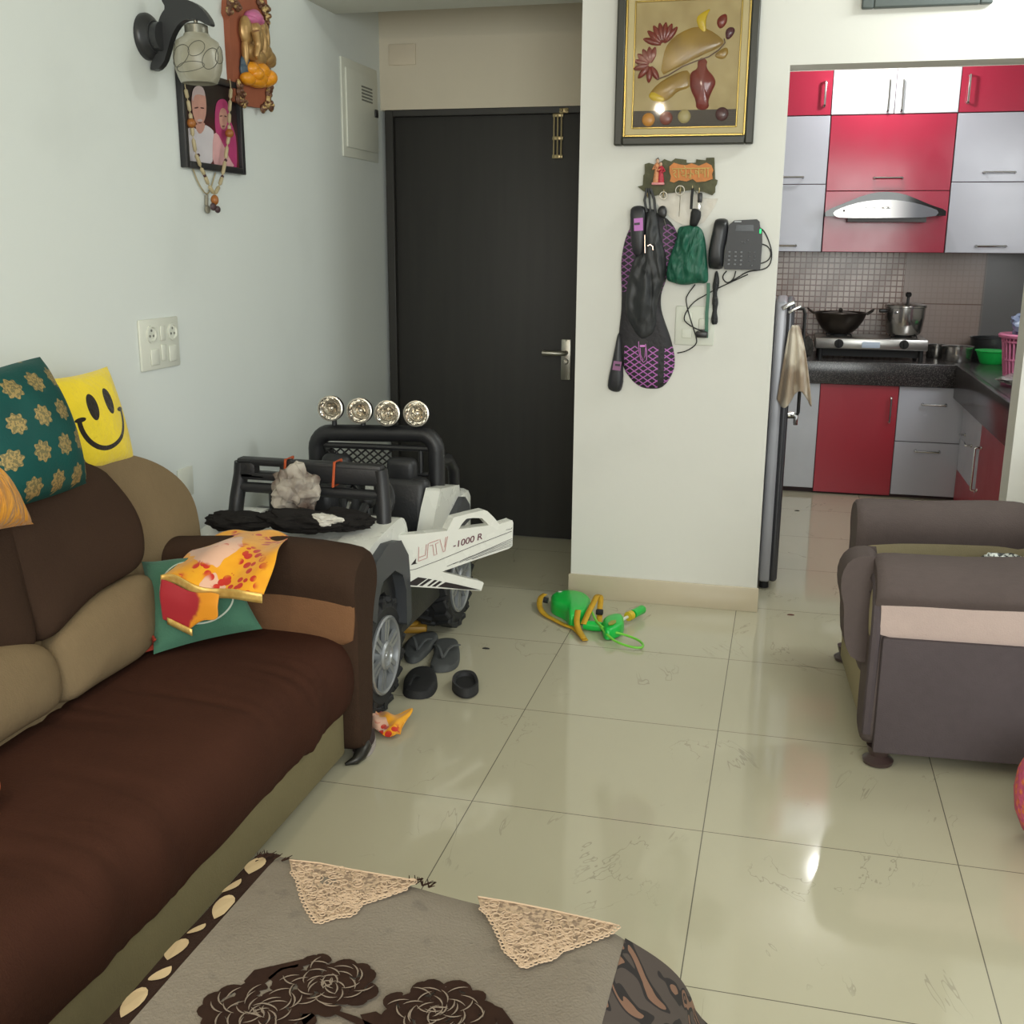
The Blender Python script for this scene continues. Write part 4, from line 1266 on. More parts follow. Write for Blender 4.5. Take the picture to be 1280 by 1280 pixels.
# framed portrait with a garland
FB = plain('black_frame', rgb(40, 40, 42), .35)
frc = [(-1.17,0.7465,1.95),(-1.17,1.1509,1.965),(-1.17,1.1289,1.6627),(-1.17,0.7323,1.6502)]
fy0, fy1 = .775, 1.175
fz1, fz0 = 1.958, 1.655
t = thing('portrait_photo', 'black framed photo portrait of an elderly couple hanging on the side wall', 'framed photo', (XL, .975, fz0))
fr = MB()
fr.bx(XL, XL + .024, fy0, fy0 + .022, fz0, fz1, .003).bx(XL, XL + .024, fy1 - .022, fy1, fz0, fz1, .003).bx(XL, XL + .024, fy0 + .022, fy1 - .022, fz0, fz0 + .022, .003).bx(XL, XL + .024, fy0 + .022, fy1 - .022, fz1 - .022, fz1, .003)
fr.build('frame', FB, t)
px0 = XL + .008
MB().bx(XL, px0, fy0 + .02, fy1 - .02, fz0 + .02, fz1 - .02).build('photo_print', (lambda m: (m.color(m.mix(m.coord()[2].sstep(1.70, 1.88), rgb(96, 34, 36), rgb(34, 26, 26))), m.m)[1])(M('photo_backdrop', rgb(60, 28, 30), .3)), t)
def pf(px, mat, d, nm):
    """a flat printed shape on the photograph"""
    mp = [V((px0 + d, q.y, q.z)) for q in chaikin(px, 1, True)]
    MB().prism(mp, (.0006, 0, 0)).build(nm, mat, t, ang=0)
skin = plain('printed_skin', rgb(196, 146, 132), .35, var=.1, scale=30)
whitec = plain('printed_white_cloth', rgb(206, 200, 204), .35, var=.05, scale=20)
hairm = plain('printed_grey_hair', rgb(188, 170, 170), .35)
pinkc = plain('printed_pink_veil', rgb(176, 62, 112), .35, var=.12, scale=25)
palep = plain('printed_pale_sari', rgb(214, 166, 168), .35, var=.1, scale=25)
darkp = plain('printed_dark_feature', rgb(86, 48, 46), .4)
pf([(-1.182,0.7943,1.7658),(-1.182,0.8199,1.779),(-1.182,0.8694,1.785),(-1.182,0.8876,1.7645),(-1.182,0.9256,1.8008),(-1.182,0.9633,1.7942),(-1.182,0.9898,1.7823),(-1.182,0.9776,1.7311),(-1.182,0.9618,1.6712),(-1.182,0.8719,1.6693),(-1.182,0.7863,1.6695)], whitec, .0004, 'printed_figure')
pf([(-1.182,0.8664,1.7948),(-1.182,0.9309,1.8095),(-1.182,0.9236,1.7842),(-1.182,0.8917,1.7641),(-1.182,0.8703,1.7791)], skin, .001, 'printed_figure')
pf([(-1.182,0.8534,1.8813),(-1.182,0.8764,1.91),(-1.182,0.9101,1.9164),(-1.182,0.9358,1.9077),(-1.182,0.9432,1.8843),(-1.182,0.9444,1.8518),(-1.182,0.9341,1.8221),(-1.182,0.9127,1.7995),(-1.182,0.8911,1.7933),(-1.182,0.8672,1.801),(-1.182,0.8539,1.8256),(-1.182,0.8499,1.8531)], skin, .0016, 'printed_figure')
pf([(-1.182,0.8524,1.8732),(-1.182,0.8602,1.8972),(-1.182,0.8808,1.9126),(-1.182,0.9103,1.918),(-1.182,0.9329,1.9113),(-1.182,0.9402,1.888),(-1.182,0.9253,1.8902),(-1.182,0.8944,1.8896),(-1.182,0.869,1.8832),(-1.182,0.8591,1.8621)], hairm, .0022, 'printed_figure')
pf([(-1.182,0.8653,1.8461),(-1.182,0.8906,1.8514),(-1.182,0.89,1.8465),(-1.182,0.8648,1.842)], darkp, .0024, 'printed_figure')
pf([(-1.182,0.9039,1.8513),(-1.182,0.9275,1.8523),(-1.182,0.927,1.8482),(-1.182,0.9034,1.8472)], darkp, .0024, 'printed_figure')
pf([(-1.182,0.8772,1.8088),(-1.182,0.8945,1.8147),(-1.182,0.9126,1.8125),(-1.182,0.9103,1.8074),(-1.182,0.88,1.8043)], hairm, .0024, 'printed_figure')
pf([(-1.182,0.8813,1.802),(-1.182,0.9083,1.8047),(-1.182,0.9028,1.8009),(-1.182,0.886,1.7992)], darkp, .0024, 'printed_figure')
pf([(-1.182,1.004,1.8586),(-1.182,1.0192,1.8831),(-1.182,1.0499,1.8951),(-1.182,1.0815,1.8947),(-1.182,1.0992,1.8736),(-1.182,1.1023,1.8356),(-1.182,1.1266,1.8038),(-1.182,1.1418,1.7705),(-1.182,1.136,1.6762),(-1.182,1.1171,1.6772),(-1.182,1.0586,1.6948),(-1.182,1.0299,1.7607),(-1.182,1.0004,1.7749),(-1.182,0.9954,1.8078)], pinkc, .0008, 'printed_figure')
pf([(-1.182,0.9782,1.7728),(-1.182,1.0058,1.7838),(-1.182,1.0461,1.7451),(-1.182,1.087,1.7012),(-1.182,1.1219,1.6775),(-1.182,1.0377,1.672),(-1.182,0.9618,1.6712)], palep, .0014, 'printed_figure')
pf([(-1.182,1.0248,1.84),(-1.182,1.0399,1.8626),(-1.182,1.0647,1.8675),(-1.182,1.0824,1.8547),(-1.182,1.0803,1.8206),(-1.182,1.0612,1.7975),(-1.182,1.0428,1.7948),(-1.182,1.0281,1.8069)], skin, .0018, 'printed_figure')
pf([(-1.182,1.03,1.8385),(-1.182,1.0464,1.8415),(-1.182,1.046,1.8377),(-1.182,1.0295,1.8347)], darkp, .0024, 'printed_figure')
pf([(-1.182,1.061,1.8427),(-1.182,1.0773,1.8423),(-1.182,1.0769,1.8385),(-1.182,1.0605,1.8388)], darkp, .0024, 'printed_figure')
pf([(-1.182,1.0388,1.8071),(-1.182,1.0626,1.8095),(-1.182,1.0567,1.8055),(-1.182,1.0439,1.8042)], darkp, .0024, 'printed_figure')

BEAD = plain('bamboo_bead', rgb(172, 158, 124), .5)
WOODB = plain('brown_wooden_bead', rgb(150, 92, 40), .4)
DKB = plain('dark_bead', rgb(66, 30, 30), .4)
g = thing('garland', 'bead garland draped over the black framed portrait', 'garland', (XL, .95, 1.5))
def strand(px_list, r, nm, mat, th=.003, off=.03):
    return MB().tube([V((XL + off, q[1], q[2])) for q in px_list], th, 6).build(nm, mat, g)
gl = [(-1.16,0.7799,1.9143),(-1.16,0.782,1.8933),(-1.16,0.7922,1.8615),(-1.16,0.8018,1.8234),(-1.16,0.8063,1.7943),(-1.16,0.8104,1.7491),(-1.16,0.8209,1.7019),(-1.16,0.8487,1.6594),(-1.16,0.8711,1.6362),(-1.16,0.8931,1.6064),(-1.16,0.9261,1.5787)]
gr = [(-1.16,1.0754,1.9604),(-1.16,1.0816,1.9341),(-1.16,1.0717,1.8951),(-1.16,1.0613,1.852),(-1.16,1.0551,1.8134),(-1.16,1.0535,1.7837),(-1.16,1.0344,1.7439),(-1.16,1.0162,1.6958),(-1.16,0.9883,1.641),(-1.16,0.9648,1.6079),(-1.16,0.9296,1.5789)]
MB().tube(chaikin(gl, 1, False), .0016, 5).tube(chaikin(gr, 1, False), .0016, 5).build('cord', BEAD, g)
def seg_beads(path, nm):
    m = MB()
    for i in range(len(path) - 1):
        a, b = V(path[i]), V(path[i + 1])
        m.tube([a.lerp(b, .08), a.lerp(b, .2), a.lerp(b, .8), a.lerp(b, .92)], [.003, .0065, .0065, .003], 8)
    m.build(nm, BEAD, g)
seg_beads(gl[1:], 'bamboo_beads')
seg_beads(gr[1:], 'bamboo_beads')
for q in [(-1.158,0.8024,1.7911),(-1.158,1.0497,1.7833)]:
    MB().ball(q, .015, 16).build('wooden_bead', WOODB, g)
for q in [(-1.158,0.8348,1.6965),(-1.158,1.014,1.6935),(-1.158,0.8674,1.6351),(-1.158,0.9843,1.6386)]:
    MB().ball(q, .0055, 10).build('dark_bead', DKB, g)
q = [(-1.158,0.9239,1.5605),(-1.158,0.9117,1.5382),(-1.158,0.9397,1.5306),(-1.158,0.8681,1.5554),(-1.158,0.8717,1.5285)]
MB().ball(q[0], (.013, .013, .017), 16).build('wooden_bead', WOODB, g)
MB().ball(q[1], (.008, .017, .013), 12).ball(q[2], (.008, .016, .012), 12).build('pendant', plain('dark_pendant', rgb(70, 52, 56), .4), g)
# thin second strand falling behind the frame, its own loop
q2 = [V((XL + .006, p_[1], p_[2])) for p_ in [(-1.184,0.8406,1.655),(-1.184,0.8684,1.6115),(-1.184,0.9167,1.5754),(-1.184,0.9428,1.5901),(-1.184,0.9869,1.6517)]]
MB().tube(chaikin(q2, 1, False), .0022, 6).build('second_strand', BEAD, g)
q3 = [V((XL + .007, p_[1], p_[2])) for p_ in [(-1.183,0.9167,1.5754),(-1.183,0.9128,1.5424)]]
MB().tube(q3, .006, 8).ball(q3[1] + V((0, .005, -.012)), (.006, .016, .014), 10).build('tassel', plain('grey_tassel', rgb(140, 136, 120), .7), g)

# terracotta plaque with a seated turbaned relief figure
TER = plain('terracotta', rgb(150, 84, 58), .7, var=.12, scale=12)
BRZ = M('bronze_relief', rgb(120, 92, 66), .5, .3)
BRZ.color(BRZ.mix(BRZ.noise(60, 3).sstep(.5, .62), rgb(104, 70, 52), rgb(196, 168, 112)))
BRZ = BRZ.m
GOLDP = M('gold_paint', rgb(176, 136, 80), .38, .45)
GOLDP.color(GOLDP.mix(GOLDP.noise(45, 3), rgb(140, 104, 62), rgb(206, 170, 112)))
GOLDP = GOLDP.m
t = thing('wall_plaque', 'terracotta wall plaque with a gold relief figure in a pink turban', 'wall plaque', (XL, 1.3, 1.88))
po = [(-1.165,1.1051,2.2159),(-1.165,1.4006,2.2775),(-1.165,1.4049,2.2472),(-1.165,1.3976,2.1769),(-1.165,1.4041,2.1306),(-1.165,1.4073,2.0514),(-1.165,1.399,1.9699),(-1.165,1.4039,1.9056),(-1.165,1.309,1.8948),(-1.165,1.2013,1.8904),(-1.165,1.1534,1.8925),(-1.165,1.1233,1.8951),(-1.165,1.1144,1.9634),(-1.165,1.1103,2.0732),(-1.165,1.1098,2.1556),(-1.165,1.0954,2.1704)]
MB().prism([V((XL, q[1], q[2])) for q in po], (.022, 0, 0)).build('board', TER, t, bev=.004)
rs = random.Random(9)
def corner(pts, n, nm):
    m = MB()
    for px in pts:
        m.ball(px, (.009, rs.uniform(.014, .024), rs.uniform(.014, .022)), 10)
        m.ball(V(px) + V((.008, rs.uniform(-.006, .006), rs.uniform(-.006, .006))), .009, 8)
    m.build(nm, BRZ, t)
corner([(-1.162,1.1095,2.2021),(-1.162,1.0972,2.1794),(-1.162,1.1432,2.2116),(-1.162,1.1621,2.2035)], 4, 'corner_ornament')
corner([(-1.162,1.3394,2.2407),(-1.162,1.3675,2.2306),(-1.162,1.384,2.2119),(-1.162,1.387,2.2405),(-1.162,1.3776,2.1857),(-1.162,1.3331,2.2487)], 6, 'corner_ornament')
corner([(-1.162,1.1408,1.9518),(-1.162,1.1449,1.928),(-1.162,1.168,1.9218),(-1.162,1.175,1.8919),(-1.162,1.1353,1.9025),(-1.162,1.1548,1.8957)], 6, 'corner_ornament')
corner([(-1.162,1.3644,1.9493),(-1.162,1.3655,1.9237),(-1.162,1.3829,1.9096),(-1.162,1.3175,1.8925),(-1.162,1.3488,1.9073),(-1.162,1.3813,1.9675)], 6, 'corner_ornament')
def rel(nm, mat, items):
    m = MB()
    for (px, r) in items:
        m.ball(px, r, 14)
    return m.build(nm, mat, t)
TUR = plain('pink_turban_paint', rgb(196, 108, 150), .4, var=.12, scale=30)
rel('turban', TUR, list(zip([(-1.155,1.2628,2.1862),(-1.155,1.2406,2.1746),(-1.155,1.2834,2.1809),(-1.155,1.2708,2.1953)], [(.03, .05, .024), (.026, .04, .016), (.026, .04, .016), (.022, .03, .02)])))
rel('relief_body', GOLDP, list(zip([(-1.152,1.1943,2.1316),(-1.152,1.2525,2.1448),(-1.152,1.3102,2.1517),(-1.152,1.2632,2.113),(-1.152,1.2982,2.1065),(-1.152,1.2302,2.0679),(-1.152,1.3173,2.0816),(-1.152,1.3452,2.0671),(-1.152,1.2713,2.0558),(-1.152,1.3589,2.0566),(-1.152,1.1817,2.0663),(-1.152,1.3368,2.1284)],
    [(.02, .036, .05), (.028, .036, .03), (.02, .034, .03), (.03, .034, .05), (.03, .026, .06), (.026, .05, .03), (.03, .05, .035), (.03, .05, .03), (.028, .05, .03), (.026, .036, .022), (.014, .012, .05), (.02, .016, .06)])))
trk = [(-1.118,1.1983,2.1311),(-1.118,1.2095,2.1059),(-1.118,1.2141,2.0825),(-1.118,1.1972,2.0556),(-1.118,1.2101,2.0454)]
MB().tube(chaikin(trk, 1, False), [.016, .016, .014, .013, .012, .010, .009, .008], 10).build('relief_ornament', GOLDP, t)
ORP = plain('orange_paint', rgb(222, 146, 30), .32, var=.1, scale=20)
rel('orange_drape', ORP, list(zip([(-1.15,1.2202,2.0112),(-1.15,1.2328,1.9976),(-1.15,1.2845,2.0142),(-1.15,1.3341,1.9992),(-1.15,1.2676,1.9901),(-1.15,1.1886,1.9762),(-1.15,1.2514,1.9723),(-1.15,1.3178,1.9844)], [(.03, .036, .026), (.04, .034, .026), (.034, .05, .03), (.04, .04, .03), (.03, .05, .03), (.024, .04, .022), (.026, .06, .018), (.03, .04, .02)])))
rel('blue_ornament', plain('blue_grey_paint', rgb(66, 84, 98), .5), list(zip([(-1.16,1.1927,2.0258),(-1.16,1.1868,2.0037),(-1.16,1.2194,2.0938),(-1.16,1.3648,2.0292)], [(.014, .03, .03), (.014, .03, .03), (.012, .02, .022), (.012, .014, .022)])))

# switch and socket board on the left wall
sb = [(-1.18,0.4426,1.19),(-1.18,0.6635,1.1959),(-1.18,0.6677,1.0374),(-1.18,0.4518,1.0351)]
t = thing('switch_board', 'square white switch and socket board on the wall above the sofa', 'switch board', (XL, .57, 1.03))
MB().bx(XL, XL + .009, .465, .685, 1.035, 1.192, .004).build('plate', WHITEP, t)
def rocker(y, z, w, h, nm='switch'):
    MB().bx(XL + .009, XL + .014, y - w / 2, y + w / 2, z - h / 2, z + h / 2, .002).build(nm, WHITEP, t, bev=.001)
rocker(.535, 1.075, .046, .05); rocker(.585, 1.145, .028, .046); rocker(.585, 1.085, .028, .05); rocker(.638, 1.078, .046, .05)
for yy in (.525, .645):
    s_ = MB().lathe([(.027, 0), (.027, .004), (.022, .005), (.02, .001), (0, .001)], (XL + .009, yy, 1.146), (1, 0, 0), 24).build('socket', WHITEP, t)
    m_ = MB()
    for a in (PI / 2, PI * 7 / 6, PI * 11 / 6):
        m_.lathe([(.004, 0), (.004, .0012), (0, .0012)], (XL + .0104, yy + .011 * math.cos(a), 1.146 + .011 * math.sin(a)), (1, 0, 0), 10)
    m_.build('pin_holes', GREYSLOT, s_)
# second plate low on the wall behind the sofa
q = [(-1.185,0.6285,0.696),(-1.185,0.7072,0.5978)]
MB().bx(XL, XL + .008, q[0][1], q[0][1] + .09, q[1][2], q[0][2], .003).build('socket_plate', WHITEP, label='plain white socket plate low on the wall behind the sofa end', cat='socket plate', bev=.001)

# ---------------------------------------------------------------- things on the pillar and the header
def framed(name, label, x0, x1, z0, z1, fw, depth, fm):
    t = thing(name, label, 'picture', ((x0 + x1) / 2, YP, z0))
    f = MB()
    f.bx(x0, x0 + fw, YP - depth, YP, z0, z1).bx(x1 - fw, x1, YP - depth, YP, z0, z1).bx(x0 + fw, x1 - fw, YP - depth, YP, z0, z0 + fw).bx(x0 + fw, x1 - fw, YP - depth, YP, z1 - fw, z1)
    f.build('frame', fm, t, bev=.005)
    return t
px_0, px_1, pz_0, pz_1 = .055, .562, 1.783, 2.36
pic = framed('framed_picture', 'large framed still life of a vase and lotus flowers on the pillar', px_0, px_1, pz_0, pz_1, .03, .036, plain('dark_olive_frame', rgb(50, 50, 42), .4))
GF = M('gold_slip', rgb(196, 170, 92), .28, .8).m
MATB = plain('cream_mount', rgb(206, 190, 140), .6, var=.03)
ix0, ix1, iz0, iz1 = px_0 + .03, px_1 - .03, pz_0 + .03, pz_1 - .03
MB().bx(ix0, ix1, YP - .012, YP, iz0, iz1).build('mount', MATB, pic)
sl = MB()
def slip(a0, a1, b0, b1, w, y0, y1):
    sl.bx(a0, a0 + w, y0, y1, b0, b1).bx(a1 - w, a1, y0, y1, b0, b1).bx(a0 + w, a1 - w, y0, y1, b0, b0 + w).bx(a0 + w, a1 - w, y0, y1, b1 - w, b1)
slip(ix0, ix1, iz0, iz1, .008, YP - .022, YP - .01)
ax0, ax1, az0, az1 = .122, .495, 1.848, 2.275
slip(ax0 - .006, ax1 + .006, az0 - .006, az1 + .006, .006, YP - .018, YP - .01)
sl.build('gold_slip', GF, pic, bev=.002)
art = M('painted_ground', rgb(176, 154, 100), .6)
x, y, z = art.coord()
shelf_ = z.lt(1.905) * 1.0
wood = art.mix(((z * 900).sin()).gt(.4), rgb(62, 52, 40), rgb(84, 72, 54))
art.color(art.mix(shelf_, art.mix(art.noise(14, 4), rgb(150, 128, 78), rgb(196, 178, 128)), wood))
MB().bx(ax0, ax1, YP - .013, YP - .011, az0, az1).build('painted_ground', art.m, pic)
GLZ = plain('lacquer_red', rgb(122, 46, 34), .15, var=.15, scale=25)
GLD = M('lacquer_amber', rgb(150, 116, 48), .2)
GLD.color(GLD.mix(GLD.noise(16, 3), rgb(112, 84, 40), rgb(176, 142, 56)))
GLD = GLD.m
YEL = plain('lacquer_yellow', rgb(206, 176, 40), .2, var=.08)
PUR = plain('lacquer_plum', rgb(84, 40, 48), .15)
aY = YP - .013
def relief(px, mat, h, nm):
    q = chaikin([V((p_[0], aY, p_[2])) for p_ in px], 1, True)
    MB().puff(q, (0, -1, 0), h, 0, 5, 2).build(nm, mat, pic, ang=80)
relief([(0.216,1.742,2.0232),(0.2247,1.742,2.1004),(0.2408,1.742,2.1383),(0.2803,1.742,2.1696),(0.3374,1.742,2.1892),(0.3841,1.742,2.1767),(0.4316,1.742,2.1453),(0.441,1.742,2.1287),(0.4162,1.742,2.1106),(0.3766,1.742,2.0955),(0.3311,1.742,2.0751),(0.2968,1.742,2.0596),(0.2623,1.742,2.0441)], GLD, .008, 'leaf_relief')
relief([(0.3361,1.742,2.2163),(0.3583,1.742,2.2342),(0.3892,1.742,2.2464),(0.3759,1.742,2.2255),(0.3715,1.742,2.1988),(0.376,1.742,2.1662),(0.3648,1.742,2.1585),(0.3463,1.742,2.1835)], YEL, .007, 'leaf_relief')
relief([(0.1739,1.742,1.9572),(0.1937,1.742,1.9847),(0.2283,1.742,2.0117),(0.2861,1.742,2.0379),(0.321,1.742,2.0424),(0.3291,1.742,1.9924),(0.318,1.742,1.9788),(0.2831,1.742,1.9714),(0.2547,1.742,1.9441),(0.2255,1.742,1.9335),(0.1895,1.742,1.94)], GLD, .008, 'leaf_relief')
relief([(0.1739,1.742,1.9572),(0.1882,1.742,1.9737),(0.2184,1.742,1.9618),(0.2428,1.742,1.9444),(0.2255,1.742,1.9324),(0.1895,1.742,1.9389)], YEL, .01, 'leaf_relief')
relief([(0.4058,1.742,2.0892),(0.4334,1.742,2.11),(0.4532,1.742,2.1148),(0.4573,1.742,2.093),(0.4439,1.742,2.0743),(0.4208,1.742,2.0767)], GLD, .006, 'leaf_relief')
relief([(0.3487,1.742,2.0718),(0.3655,1.742,2.085),(0.3847,1.742,2.0707),(0.3814,1.742,2.0571),(0.3862,1.742,2.0405),(0.4094,1.742,2.0179),(0.4192,1.742,1.9956),(0.4061,1.742,1.9683),(0.3932,1.742,1.9354),(0.3984,1.742,1.913),(0.3802,1.742,1.9022),(0.3506,1.742,1.9084),(0.3493,1.742,1.9364),(0.327,1.742,1.9758),(0.3222,1.742,2.0147),(0.3283,1.742,2.0367),(0.35,1.742,2.0443)], GLZ, .014, 'vase_relief')
relief([(0.4086,1.742,2.2027),(0.4219,1.742,2.221),(0.4443,1.742,2.2281),(0.4486,1.742,2.2012),(0.4355,1.742,2.1802),(0.4185,1.742,2.1765)], GLZ, .009, 'bud_relief')
relief([(0.4418,1.742,2.1692),(0.4553,1.742,2.1822),(0.4743,1.742,2.1788),(0.4763,1.742,2.1626),(0.4604,1.742,2.1416),(0.4462,1.742,2.1394)], PUR, .009, 'bud_relief')
MB().tube([V((p_[0], aY - .008, p_[2])) for p_ in [(0.2048,1.74,2.0121),(0.2457,1.74,2.0249),(0.2973,1.74,2.0538),(0.3432,1.74,2.07),(0.3888,1.74,2.0839),(0.4223,1.74,2.1046),(0.444,1.74,2.1283),(0.4405,1.74,2.142)]], .0022, 6).build('stem_relief', plain('stem_brown', rgb(92, 60, 36), .4), pic)
LOT = {0: (0.2222,1.742,2.1635), 1: (0.1789,1.742,2.0631)}
for idx, (a_s, rr_, span) in {0: ([-1.25, -.85, -.5, -.2, .1, .4, .7], .082, 0), 1: ([-1.3, -.9, -.5, -.1, .25, 2.6, 3.2, 3.9, 4.5], .066, 0)}.items():
    c = V(LOT[idx])
    for k, a in enumerate(a_s):
        d_ = V((math.sin(a), 0, math.cos(a)))
        e_ = V((math.cos(a), 0, -math.sin(a)))
        b0 = V((c.x, aY - .001 * k, c.z - (.035 if idx == 0 else 0)))
        q = [b0, b0 + d_ * rr_ * .4 + e_ * .012, b0 + d_ * rr_ * .75 + e_ * .010, b0 + d_ * rr_, b0 + d_ * rr_ * .75 - e_ * .010, b0 + d_ * rr_ * .4 - e_ * .012]
        MB().puff(chaikin(q, 1, True), (0, -1, 0), .008, 0, 4, 2).build('lotus_petal', GLZ, pic, ang=80)
for px, mt in zip([(0.1782,1.742,1.8741),(0.2432,1.742,1.878),(0.3094,1.742,1.8829),(0.445,1.742,1.8886)], (plain('orange_fruit', rgb(204, 140, 50), .3), plain('red_fruit', rgb(130, 66, 50), .25), plain('cream_fruit', rgb(178, 164, 112), .4), plain('plum_fruit', rgb(84, 50, 48), .25))):
    MB().ball((px[0], aY, px[2]), (.024, .01, .024), 18).build('fruit_relief', mt, pic)

pane = M('picture_glass', (1, 1, 1, 1), .02)
nt = pane.nt
nt.nodes.clear()
tr_ = nt.nodes.new('ShaderNodeBsdfTransparent'); gl_ = nt.nodes.new('ShaderNodeBsdfGlossy'); mx_ = nt.nodes.new('ShaderNodeMixShader'); fr_ = nt.nodes.new('ShaderNodeFresnel'); ou_ = nt.nodes.new('ShaderNodeOutputMaterial')
gl_.inputs['Roughness'].default_value = .03
fr_.inputs['IOR'].default_value = 1.25
nt.links.new(fr_.outputs[0], mx_.inputs[0]); nt.links.new(tr_.outputs[0], mx_.inputs[1]); nt.links.new(gl_.outputs[0], mx_.inputs[2]); nt.links.new(mx_.outputs[0], ou_.inputs[0])
MB().bx(px_0 + .025, px_1 - .025, YP - .033, YP - .0322, pz_0 + .025, pz_1 - .025).build('glass', pane.m, pic)

# second picture over the kitchen opening, only its lower edge in the photograph
q = [(0.9043,1.745,2.2162),(1.3184,1.745,2.232)]
pic2 = framed('framed_picture', 'grey framed picture above the kitchen opening, cut by the top of the photo', .903, 1.325, 2.222, 2.5, .04, .025, plain('grey_frame', rgb(84, 92, 90), .5))
MB().bx(.943, 1.285, YP - .012, YP, 2.262, 2.46).build('print', plain('muted_print', rgb(120, 130, 126), .5, var=.3, scale=9), pic2)

# wooden key rack with two painted figures and a name board
KW = M('mossy_wood', rgb(72, 72, 50), .7)
KW.color(KW.mix(KW.noise(30, 4), rgb(52, 52, 36), rgb(104, 102, 72)))
KW.bump(KW.noise(40, 3), .004)
KW = KW.m
t = thing('key_rack', 'carved green wooden key rack with a Devanagari name board and two painted figures', 'key rack', (0.3018,1.755,1.6749))
po = [(0.1703,1.74,1.7178),(0.1864,1.74,1.7221),(0.2147,1.74,1.713),(0.2426,1.74,1.7348),(0.2688,1.74,1.7257),(0.2831,1.74,1.7366),(0.3237,1.74,1.7317),(0.3251,1.74,1.7207),(0.3594,1.74,1.7204),(0.3602,1.74,1.7327),(0.3954,1.74,1.7288),(0.3959,1.74,1.7375),(0.4253,1.74,1.7381),(0.4319,1.74,1.6625),(0.4412,1.74,1.6589),(0.4392,1.74,1.6448),(0.4342,1.74,1.636),(0.4343,1.74,1.6161),(0.4243,1.74,1.605),(0.3941,1.74,1.6162),(0.3478,1.74,1.6253),(0.3112,1.74,1.6188),(0.2744,1.74,1.6145),(0.2373,1.74,1.6101),(0.2096,1.74,1.6035),(0.1905,1.74,1.6126),(0.1667,1.74,1.6217),(0.1474,1.74,1.6375),(0.166,1.74,1.6419),(0.1671,1.74,1.6777),(0.1716,1.74,1.6822)]
MB().prism([V((p_[0], YP - .002, p_[2])) for p_ in po], (0, -.012, 0)).build('board', KW, t, bev=.002)
sg = [(0.2635,1.74,1.7081),(0.2791,1.74,1.7212),(0.3024,1.74,1.7143),(0.3255,1.74,1.7119),(0.3435,1.74,1.7183),(0.3713,1.74,1.7092),(0.3981,1.74,1.72),(0.4167,1.74,1.711),(0.4244,1.74,1.6934),(0.4206,1.74,1.6802),(0.4237,1.74,1.6625),(0.3968,1.74,1.6539),(0.3649,1.74,1.6519),(0.3506,1.74,1.663),(0.3281,1.74,1.6543),(0.3002,1.74,1.659),(0.2821,1.74,1.6502),(0.2671,1.74,1.6547),(0.271,1.74,1.6725),(0.2644,1.74,1.6881)]
ORS = plain('orange_sign_paint', rgb(196, 120, 52), .5, var=.12, scale=40)
nb = MB().prism([V((p_[0], YP - .0145, p_[2])) for p_ in sg], (0, -.006, 0)).build('name_board', ORS, t, bev=.0015)
# lettering in raised strokes: head line and the hanging letters
ys_ = YP - .0215
lt_ = []
L0 = [(0.2738,1.733,1.7009),(0.4131,1.733,1.7018),(0.4149,1.733,1.6666),(0.2753,1.733,1.6654)]
def lp(u, v): 
    a = V(L0[0]).lerp(V(L0[1]), u); b = V(L0[3]).lerp(V(L0[2]), u)
    p_ = a.lerp(b, v); return V((p_.x, ys_, p_.z))
strokes = [[(0, .05), (1, .03)],
  [(.02, .3), (.07, .2), (.10, .38), (.05, .52), (.03, .55), (.11, .95)],
  [(.17, .05), (.17, .95)],
  [(.24, .05), (.24, .3), (.30, .42), (.24, .55), (.27, .75), (.36, .68)], [(.36, .03), (.36, .95)], [(.36, .05), (.31, -.22)],
  [(.44, .5), (.41, .62), (.45, .72), (.52, .5), (.56, .62), (.55, .75)], [(.49, .05), (.49, .95)], [(.49, .8), (.44, .95), (.5, 1.08)],
  [(.62, .2), (.62, .55), (.69, .6)], [(.64, .25), (.69, .5)], [(.70, .05), (.70, .95)],
  [(.76, .2), (.76, .5), (.81, .55), (.81, .1)], [(.86, .05), (.86, .95)], [(.94, .05), (.94, .95)]]
lm = MB()
for s_ in strokes:
    lm.tube([lp(a, b) for a, b in s_], .0022, 6)
lm.build('lettering', plain('gold_lettering', rgb(176, 150, 84), .35, .4), nb)
fg = [(0.2152,1.735,1.7392),(0.2169,1.735,1.6481),(0.231,1.735,1.7257),(0.2331,1.735,1.648)]
FS = plain('figure_skin_paint', rgb(196, 160, 132), .5)
def fig(top, bot, robe, nm, lean):
    a, b = V(top), V(bot)
    h = a.z - b.z
    y = YP - .022
    p_ = MB().lathe([(.011, 0), (.013, h * .1), (.010, h * .35), (.007, h * .55), (.010, h * .72), (.004, h * .8), (0, h * .8)], (b.x, y, b.z), seg=14, sx=1).tube([(b.x - .008, y, b.z + h * .7), (b.x - .014, y - .006, b.z + h * .55), (b.x + .004, y - .012, b.z + h * .62)], .0028, 6).tube([(b.x + .008, y, b.z + h * .7), (b.x + .015, y - .006, b.z + h * .56), (b.x + .006, y - .012, b.z + h * .5)], .0028, 6).build(nm, robe, t)
    MB().ball((b.x + lean, y - .002, b.z + h * .87), (.0062, .006, .008), 12).build('head', FS, p_)
    MB().ball((b.x + lean, y + .001, b.z + h * .91), (.0072, .006, .0065), 10).tube([(b.x + lean, y, b.z + h * .93), (b.x + lean + .002, y, b.z + h)], .0022, 6).build('headdress', plain('figure_hair_paint', rgb(40, 34, 36), .5), p_)
fig(fg[0], fg[1], plain('orange_robe_paint', rgb(206, 140, 96), .5, var=.3, scale=120), 'painted_figure', .002)
